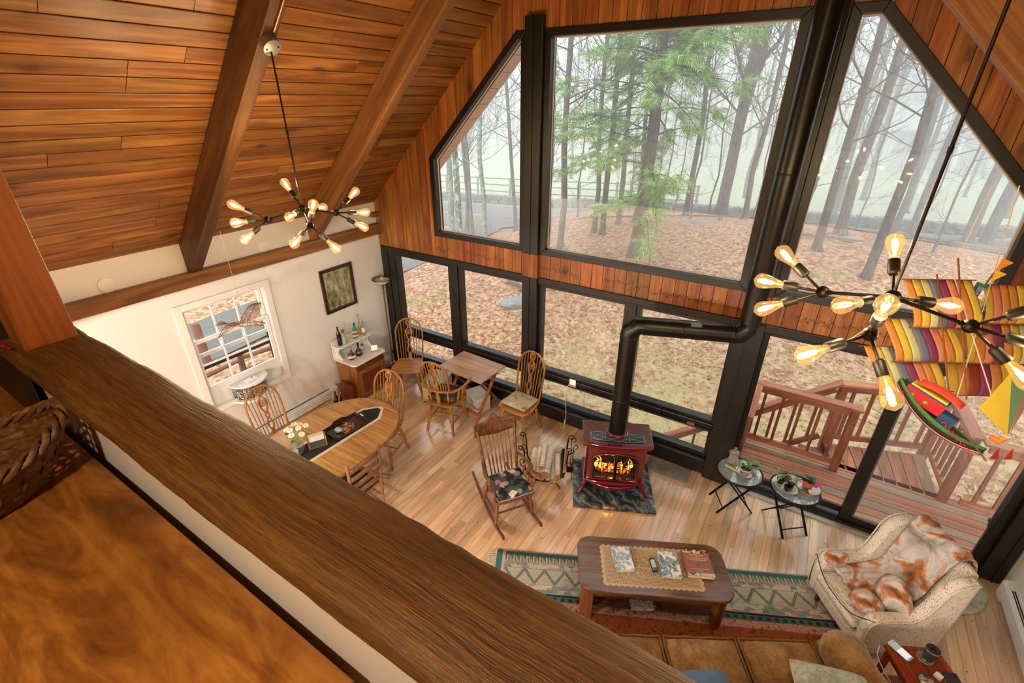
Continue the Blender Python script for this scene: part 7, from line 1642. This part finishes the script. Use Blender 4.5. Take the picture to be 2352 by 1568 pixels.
blob('fleece_pillow', 'white and brown fleece pillow propped in the armchair corner', (-.12, -.06, .61), .17, (1.0, .75, .85), 11, -.3)
blob('fleece_mitt', 'crumpled brown fleece piece lying on the far armchair arm', (.27, .22, .615), .08, (.9, 1.5, .8), 21)
tag(MB().tube(spline([tuple(ACM @ Vector(q)) for q in ((-.36, .30, .60), (-.20, .375, .50), (0, .385, .475), (.18, .375, .49), (.34, .36, .58), (.42, .28, .40), (.45, .22, .05))], 6), .004, 6).obj('lamp_cord', plain('black_cord', '1c1a1a', .5), None), 'thin black cord strung across the front of the wing armchair', 'cord')

# ------------------------------------------------------------------ cherry end table and small things, oval mat
EA = math.radians(27.5); ET = thing('end_table', 'small cherry end table between the sofa and the right wall', 'table', (1.225, 3.301, 0), EA)
M_ch = wood('cherry_top', ['5c1e0e', '84341a', 'a04a26'], 'Y', 'OBJECT', 2.0, .2, .1, bump=.03, spec=.6)
for i in range(4): MB().b2((.002 + i * .094, -.62, .525), (.094 + i * .094, 0, .55)).obj('top_board', M_ch, ET, 0, .003)
MB().b2((.02, -.60, .47), (.355, -.02, .525)).obj('apron', M_ch, ET, 0, .003); MB().b2((.02, -.60, .18), (.355, -.02, .20)).obj('shelf', M_ch, ET, 0, .003)
for x in (.035, .34):
    for y in (-.035, -.585): MB().b2((x - .017, y - .017, 0), (x + .017, y + .017, .50)).obj('leg', M_ch, ET, 0, .003)
EM = Matrix.Translation((1.225, 3.301, 0)) @ Matrix.Rotation(EA, 4, 'Z')
def ep(x, y, z=.551): return EM @ Vector((x, y, z))
pn = thing('smartphone', 'smartphone with lit screen lying on the cherry end table', 'phone', ep(.085, -.045), EA + math.radians(28) - PI/2 * 0)
MB().prism(rrect(.075, .155, .012, 4), 0, .009).obj('case', plain('phone_case', '6c6660', .4), pn, 0, .002); MB().prism(rrect(.067, .147, .009, 4), .009, .0095).obj('screen', emit('phone_screen', (.55, .6, .55), .55), pn, 0)
MB().b2((-.031, -.062, .0095), (.031, .008, .0099)).obj('text_panel', emit('phone_white', (.95, .93, .9), .7), pn, 0); MB().b2((-.031, -.072, .0095), (.031, -.064, .0099)).obj('dock_bar', emit('phone_blue', (.15, .4, .7), .6), pn, 0)
rr = random.Random(1)
for r_ in range(3):
    for c_ in range(4): MB().prism([(x - .024 + c_ * .016, y + .022 + r_ * .018) for x, y in rrect(.011, .011, .003, 2)], .0095, .01).obj('app_icon', emit('icon_%d' % (r_ * 4 + c_), (rr.uniform(.2, 1), rr.uniform(.2, .9), rr.uniform(.1, .9)), .6), pn, 0)
co = thing('metal_coaster', 'round silver coaster under the dark tumbler', 'coaster', ep(.235, -.085)); MB().lathe([(.0, 0), (.05, 0), (.052, .5), (.05, 1), (.0, 1)], (0, 0, 0), (0, 0, .006), 28, False).obj('disc', plain('brushed_steel', 'a8a49c', .3, .9), co)
tm = thing('tumbler', 'dark grey insulated tumbler with clear lid on the end table', 'cup', ep(.245, -.09, .558)); MB().lathe([(.030, 0), (.033, .02), (.042, .75), (.043, .92)], (0, 0, 0), (0, 0, .115), 26).obj('body', plain('tumbler_grey', '3d3b3b', .35, .3), tm, 50); MB().lathe([(.0325, 0), (.035, 1)], (0, 0, .0), (0, 0, .012), 26).obj('steel_base', _mc['brushed_steel'], tm); MB().lathe([(.044, 0), (.045, .5), (.043, 1)], (0, 0, .104), (0, 0, .116), 26, False).obj('steel_rim', _mc['brushed_steel'], tm); MB().lathe([(.0, 0), (.041, 0), (.041, 1), (.0, .8)], (0, 0, .108), (0, 0, .114), 26, False).obj('lid', plain('smoky_lid', '2c353c', .1), tm); MB().bar((-.018, 0, .117), (.012, 0, .117), .012, .006).obj('lid_slider', plain('slider_black', '101214', .2), tm)
cu_ = thing('charger_cube', 'white charger cube on the end table by the dark notebook', 'charger', ep(.235, -.215), EA + .5); MB().b2((-.017, -.022, 0), (.017, .022, .034)).obj('cube', M_trimw, cu_, 0, .004)
nb = thing('notebook', 'dark notebook at the right edge of the cherry end table', 'notebook', ep(.315, -.27), EA - .1); MB().b2((-.052, -.09, 0), (.05, .09, .012)).obj('pages', plain('nb_pages', 'b08a58', .8), nb, 0); MB().b2((-.052, -.092, .012), (.052, .092, .015)).obj('cover', plain('nb_cover', '24282c', .5), nb, 0, .001)
tn = thing('round_tin', 'small round silver tin with knob at the bottom of the end table', 'tin', ep(.13, -.255)); MB().lathe([(.0, 0), (.045, 0), (.046, .6), (.04, .85), (.0, 1)], (0, 0, 0), (0, 0, .03), 28, False).obj('lid', _mc['brushed_steel'], tn, 50); MB().lathe([(.004, 0), (.008, .6), (.004, 1)], (0, 0, .028), (0, 0, .045), 10).obj('knob', M_gold, tn)
for k, (c_, lab) in enumerate((('d8dadc', 'white charging cable between the sofa arm and end table'), ('4f86c0', 'blue charging cable between the sofa arm and end table'))):
    tag(MB().tube(spline([tuple(ep(*q)) for q in ((.0, .02 + .02*k, .50), (-.04, -.05 + .02*k, .46), (-.03, -.22, .42), (-.01 + .01*k, -.42, .40))], 6), .0035, 6).obj('charging_cable', plain('cable_' + c_, c_, .5), None), lab, 'cable')
om = thing('oval_mat', 'small oval pale braided mat behind the wing armchair', 'mat', (1.98, 4.80, 0), math.radians(60)); t = NT('braided_straw'); p = t.coord('OBJECT'); wv = t.n('ShaderNodeTexNoise', {'Vector': p, 'Scale': 14.0, 'Detail': 4.0}); t.bsdf(t.ramp(wv.outputs[0], [(.3, '8f8c78'), (.5, 'bdb8a2'), (.62, 'c9c4b0')]).outputs[0], .95)
for i in range(7): r = .36 - i * .052; MB().prism([(r * math.cos(a), r * .72 * math.sin(a)) for a in [k * PI / 24 for k in range(48)]], 0, .008 + .0008 * i).obj('braid_ring', t.m, om, 30, .004)
# ------------------------------------------------------------------ boat kite hanging on the right
KO = Vector((.70, 3.55, 2.78)); kt = thing('boat_kite', 'colourful striped sailing-boat kite hanging at the right window', 'kite', KO, math.radians(30)); rr = random.Random(4)
KC = ['c98a4c', 'cdb44c', 'b9bf9c', '66749c', '7f3672', 'cc8272', 'cc8a4c', 'cbb24a']
def cloth_c(c): return plain('kite_' + c, c, .8, mottle=.1, bump=.1, **{'Subsurface Weight': 0.0})
M_stick = plain('kite_stick', '7a4a2a', .6); M_str = plain('kite_string', 'cfc3ad', .8)
def sail(x0, x1, yb, zt, h, bulge, cols, nm='sail', lean=0.0):
    """one square sail of coloured stripes, bellied towards the camera"""
    n = len(cols); root = None; w_ = (x1 - x0) / n
    for i, c in enumerate(cols):
        xa, xb = x0 + i * w_, x0 + (i + 1) * w_
        def fn(u, v, xa=xa, xb=xb):
            x = lerp(xa, xb, u); b_ = bulge * math.sin(v * PI * .62) * 1.0; 
            return (x + lean * v, yb - b_ - .02 * v, zt - h * v + .05 * v * v)
        o = MB().grid(fn, 4, 12).obj(nm if root is None else 'sail_stripe', cloth_c(c), kt if root is None else root, 60, solid=.002)
        if root is None: root = o
    MB().tube([(x0 - .03, yb, zt), (x1 + .03, yb, zt)], .004, 6).obj('yard', M_stick, root); q = yb - bulge * math.sin(PI * .62) - .02
    MB().tube([(x0 + lean - .02, q, zt - h + .05), (x1 + lean + .05, q, zt - h + .05)], .004, 6).obj('yard', M_stick, root)
    return root
sail(-.17, .22, .04, .47, .30, .13, KC, lean=.05); sail(-.23, .17, .0, .23, .27, .13, KC, lean=.06); sail(-.31, .09, -.04, .06, .28, .13, KC, lean=.08)
sail(.36, .70, .10, .42, .26, .09, KC[1:2] + KC[5:7] + KC[:2] + KC[4:6]); sail(.32, .70, .06, .18, .27, .10, KC[1:2] + KC[6:7] + KC[5:6] + KC[4:5] + KC[:3]); sail(.26, .66, .02, -.04, .26, .10, KC[1:2] + KC[:1] + ['8c3a24'] + KC[4:5] + KC[6:8])
hl_ = bpy.data.objects.new('hull', None); C.objects.link(hl_); hl_.parent = kt; hl_.location = (-.01, -.47, -.02); hl_.rotation_euler = (-.15, .26, -.93); hl_.scale = (.78,) * 3
# hull: lofted strips of coloured cloth
def hull(u, v):
    x = lerp(-.34, .30, u); wd = .085 * math.sin(PI * min(1, .12 + u * .95)) ** .6; a = v * PI
    return (x, wd * -math.cos(a), -.16 - .10 * math.sin(a) * (.7 + .3 * math.sin(PI * u)) + .06 * (2*u - 1) ** 2 - .12 * u)
bands = [(0, .10, '3a7a4c'), (.10, .24, '26221f'), (.24, .30, 'd99aa8'), (.30, .36, '2a3a80'), (.36, .64, 'b5a52c'), (.64, .70, '2a3a80'), (.70, .76, 'd99aa8'), (.76, .90, '26221f'), (.90, 1, '3a7a4c')]
for i, (a, b, c) in enumerate(bands): MB().grid(lambda u, v, a=a, b=b: hull(u, lerp(a, b, v)), 20, 5).obj('hull_band', cloth_c(c), hl_, 60, solid=.003)
MB().grid(lambda u, v: (lerp(-.32, .28, u), hull(u, 0)[1] * (1 - 2 * v) * .95, hull(u, 0)[2] - .012), 12, 3).obj('hull_deck', cloth_c('3d3a38'), hl_, 0, solid=.003)
def cab(x0, x1, z0, z1, y, c, nm='cabin_wall'): return MB().b2((x0, -y, z0), (x1, y, z1)).obj(nm, cloth_c(c), hl_, 0)
zd = -.16
cw = cab(-.28, -.02, zd - .04, zd + .05, .055, 'b5202c'); cab(-.28, -.02, zd + .05, zd + .062, .056, '2440a0', 'cabin_trim'); cab(-.27, -.03, zd + .062, zd + .075, .054, 'd8c030', 'cabin_trim'); cab(-.02, .08, zd - .09, zd + .0, .05, '22447c')
for x in (-.22, -.13): MB().lathe([(.013, 0), (.013, 1)], (x, -.0555, zd + .0), (x, -.0575, zd + .0), 14).obj('porthole', cloth_c('6aa86a'), hl_)
MB().grid(lambda u, v: (lerp(-.24, .04, u), lerp(-.07, .07, v), zd + .12 + .02 * math.sin(u * PI) - .03 * abs(2*v - 1)), 10, 7).obj('awning', cloth_c('c9483f'), hl_, 60, solid=.002)
MB().add([(.117, -.512, .165), (.077, -.684, -.115), (-.045, -.600, -.005)], [(0, 1, 2)]).obj('jib_sail', cloth_c('c2b03c'), kt, 0, solid=.002); MB().add([(.117, -.512, .165), (.205, -.54, .07), (.077, -.684, -.115)], [(0, 1, 2)]).obj('jib_sail', cloth_c('6a9a80'), kt, 0, solid=.002); MB().add([(.22, -.52, .06), (.30, -.50, -.06), (.11, -.66, -.12)], [(0, 1, 2)]).obj('jib_sail', cloth_c('cfa894'), kt, 0, solid=.002)
for x in (.042, .112): MB().add([(x + .01, -.700, -.18), (x + .03, -.705, -.25), (x - .02, -.71, -.245)], [(0, 1, 2)]).obj('tassel_flag', cloth_c('b01f2c'), kt, 0, solid=.002)
MB().tube([(.05, -.64, -.155), (.075, -.66, -.17), (.10, -.655, -.15)], .016, 8).obj('figurehead', cloth_c('cf8a3c'), kt)
MB().tube([(-.03, -.56, -.17), (.05, -.68, -.285)], .004, 6).obj('bowsprit', M_stick, kt)
zg = MB().tube([(lerp(.02, .28, i / 16), -.075, -.20 - .006 * i + (.012 if i % 2 else -.012)) for i in range(17)], .003, 4).obj('lacing', cloth_c('b81f2c'), hl_)
for a, b in (((.03, -.45, -.05), (.10, .05, .60)), ((.16, .05, -.30), (.38, .09, .50)), ((-.04, -.42, -.05), (.02, .05, .50)), ((-.02, .04, -.1), (.20, .05, .42))): MB().tube([a, b], .005, 6).obj('mast', M_stick, kt)
for a, b in (((-.40, -.03, .10), (.10, .05, .52)), ((.38, .09, .50), (-.02, -.45, -.08)), ((.10, .05, .52), (.08, -.66, -.12)), ((.55, .1, .38), (-.06, 0, -.15)), ((.02, .04, .22), (.5, .06, -.1)), ((-.05, .0, -.10), (.34, .05, .3)), ((-.06, .03, .05), (.30, .07, -.25))): MB().tube([a, b], .0022, 4).obj('rigging_string', M_str, kt)
for i, (x, y, z, c, s) in enumerate(((.27, .05, .46, '2f7a4c', .10), (.36, .06, .60, 'd98a2c', .08), (.35, .05, .53, 'd8b02c', .07), (.22, .04, .42, '5f74ac', .05), (.30, .03, .36, 'cdbf3c', .05), (.27, .03, .44, '6a86b8', .05), (.05, .02, .02, '93307f', .04), (.13, .02, .0, '93307f', .045), (.10, .02, .06, 'd98a3c', .035), (.09, .02, -.05, 'cdbf3c', .035), (.42, .02, .16, '6a2f8a', .05), (.44, .01, .12, 'd8c030', .06))): MB().add([(x, y, z), (x + s * .8, y - .01, z - s * .3), (x - s * .15, y - .005, z - s)], [(0, 1, 2)]).obj('pennant', cloth_c(c), kt, 0, solid=.002)
MB().tube([(.10, .05, .52), (.12, .06, 1.0)], .002, 4).tube([(.38, .09, .50), (.30, .1, 1.0)], .002, 4).obj('hanging_string', M_str, kt)
# ------------------------------------------------------------------ loft: low chest top, basket, small things on the rail
t = NT('loft_desk_wood'); p = t.coord('WORLD'); q = t.vmath('MULTIPLY', p, (.35, 1.2, 1)); n1 = t.noise(q, 6, 5, .6, 2.2); n2 = t.noise(t.vmath('MULTIPLY', p, (.08, 1, 1)), 60, 3, .6); n3 = t.noise(p, 3.1, 3)
c = t.ramp(n1, [(.25, '5c3416'), (.45, '84501f'), (.58, '9a6428'), (.78, 'b07a36')]).outputs[0]; c = t.mix(.45, c, t.ramp(n2, [(.3, (.6,)*3), (.65, (1.15,)*3)]).outputs[0], 'MULTIPLY'); c = t.mix(.6, c, t.ramp(n3, [(.3, (.6,)*3), (.7, (1.25,)*3)]).outputs[0], 'MULTIPLY')
scr = t.ramp(t.noise(t.vmath('MULTIPLY', p, (40, 9, 9)), 2.2, 5, .8), [(.70, (0,)*3), (.74, (.7,)*3)]).outputs[0]; c = t.mix(scr, c, s2l('d8bd86')); t.bsdf(c, t.math('MULTIPLY_ADD', n2, .2, .28), 0, .5, t.bump(n2, .1, .003)); M_desk = t.m
dsk = thing('loft_chest', 'old stained wooden chest top beside the loft half-wall in the foreground', 'chest', (-1.6, -.05, 2.47))
MB().b2((-1.0, -.62, .685), (1.06, .325, .715)).obj('top', M_desk, dsk, 0, .006, 3); MB().b2((-.97, -.60, 0), (1.02, .30, .685)).obj('body', M_desk, dsk, 0, .006)
MB().bar((-.10, -.03, .7155), (.62, -.36, .7155), .004, .002).obj('top_seam', plain('seam_mauve', '5c4038', .5), dsk, 0)
DT = 3.186
bk = thing('wicker_basket', 'dark woven wicker basket with twisted handle on the loft chest', 'basket', (-1.78, -.02, DT), math.radians(-10))
M_wick = wood('wicker_splint', ['3a2412', '6a4624', '8c6438'], 'X', 'OBJECT', 3.0, .5, .5, bump=.4); M_wh = wood('wicker_handle', ['6e3a12', '9c5a20', 'b9762e'], 'X', 'OBJECT', 3.0, .4, .3, bump=.2)
def brim(a, k=1.0): 
    s_, c_ = math.sin(a), math.cos(a); return Vector((.185 * c_ * k, .285 * math.copysign(abs(s_) ** 1.25, s_) * k, .135 + .075 * abs(s_) ** 3))
for j in range(9):
    v0 = j / 9; m = MB()
    for sgn in (0, 1):
        pass
    pts = []
    for i in range(49):
        a = i / 48 * 2 * PI; b = brim(a); f = .55 + .45 * (v0 ** .7); pts.append((b.x * f, b.y * f, b.z * v0 + .004 + .003 * math.sin(i * PI / 2 + j * PI)))
    MB().tube(pts[:-1], .010, 6, closed=True, flat=(.5, 1.25)).obj('woven_band', M_wick, bk, 60)
for i in range(26):
    a = i / 26 * 2 * PI; MB().tube([brim(a) * .52 * Vector((1, 1, 0)).x if False else Vector((brim(a).x * .55, brim(a).y * .55, .004)), Vector((brim(a).x * .86, brim(a).y * .86, brim(a).z * .5)), brim(a)], .006, 5).obj('stake', M_wick, bk, 60)
MB().prism([(brim(i / 30 * 2 * PI).x * .56, brim(i / 30 * 2 * PI).y * .56) for i in range(30)], 0, .008).obj('base', M_wick, bk, 0)
for k in range(3):
    pts = []
    for i in range(96):
        a = i / 96 * 2 * PI; b = brim(a); ph_ = a * 14 + k * 2 * PI / 3; rad = Vector((math.cos(a), math.sin(a), 0)); pts.append(b + rad * .012 * math.cos(ph_) + Vector((0, 0, .012 * math.sin(ph_) + .004)))
    MB().tube(pts, .0085, 6, closed=True).obj('rim_strand', M_wick, bk, 60)
for k in range(3):
    pts = []
    for i in range(40):
        s_ = i / 39; a = PI * s_; q = Vector((.185 * math.cos(a), -.02 + .0 * s_, .12 + .22 * math.sin(a))); ph_ = s_ * 26 + k * 2 * PI / 3; n_ = Vector((math.cos(a), 0, math.sin(a))); pts.append(q + n_ * .011 * math.cos(ph_) + Vector((0, .011 * math.sin(ph_), 0)))
    MB().tube(pts, .009, 7).obj('handle_strand', M_wh, bk, 60)
pnn = thing('push_pin', 'red push pin stuck in the loft rail beside the post', 'pin', (-2.02, .262, 3.50)); MB().lathe([(.006, 0), (.0065, .2), (.004, .35), (.004, .7), (.007, .8), (.007, 1)], (-.01, .0, .004), (-.035, -.012, .012), 12).obj('pin_head', plain('pin_red', '8c1420', .3), pnn); MB().tube([(.012, .004, .0), (-.01, 0, .004)], .001, 5).obj('pin_needle', M_iron, pnn)
dp = MB().b2((-.26, -.012, 0), (.26, .012, .42)).obj('dark_panel', plain('dark_stained_panel', '24120a', .45), None, 0, .004, loc=(-2.40, .262, DT), rot=(-.05, 0, .0)); tag(dp, 'dark wooden panel leaning on the half-wall behind the basket', 'panel')
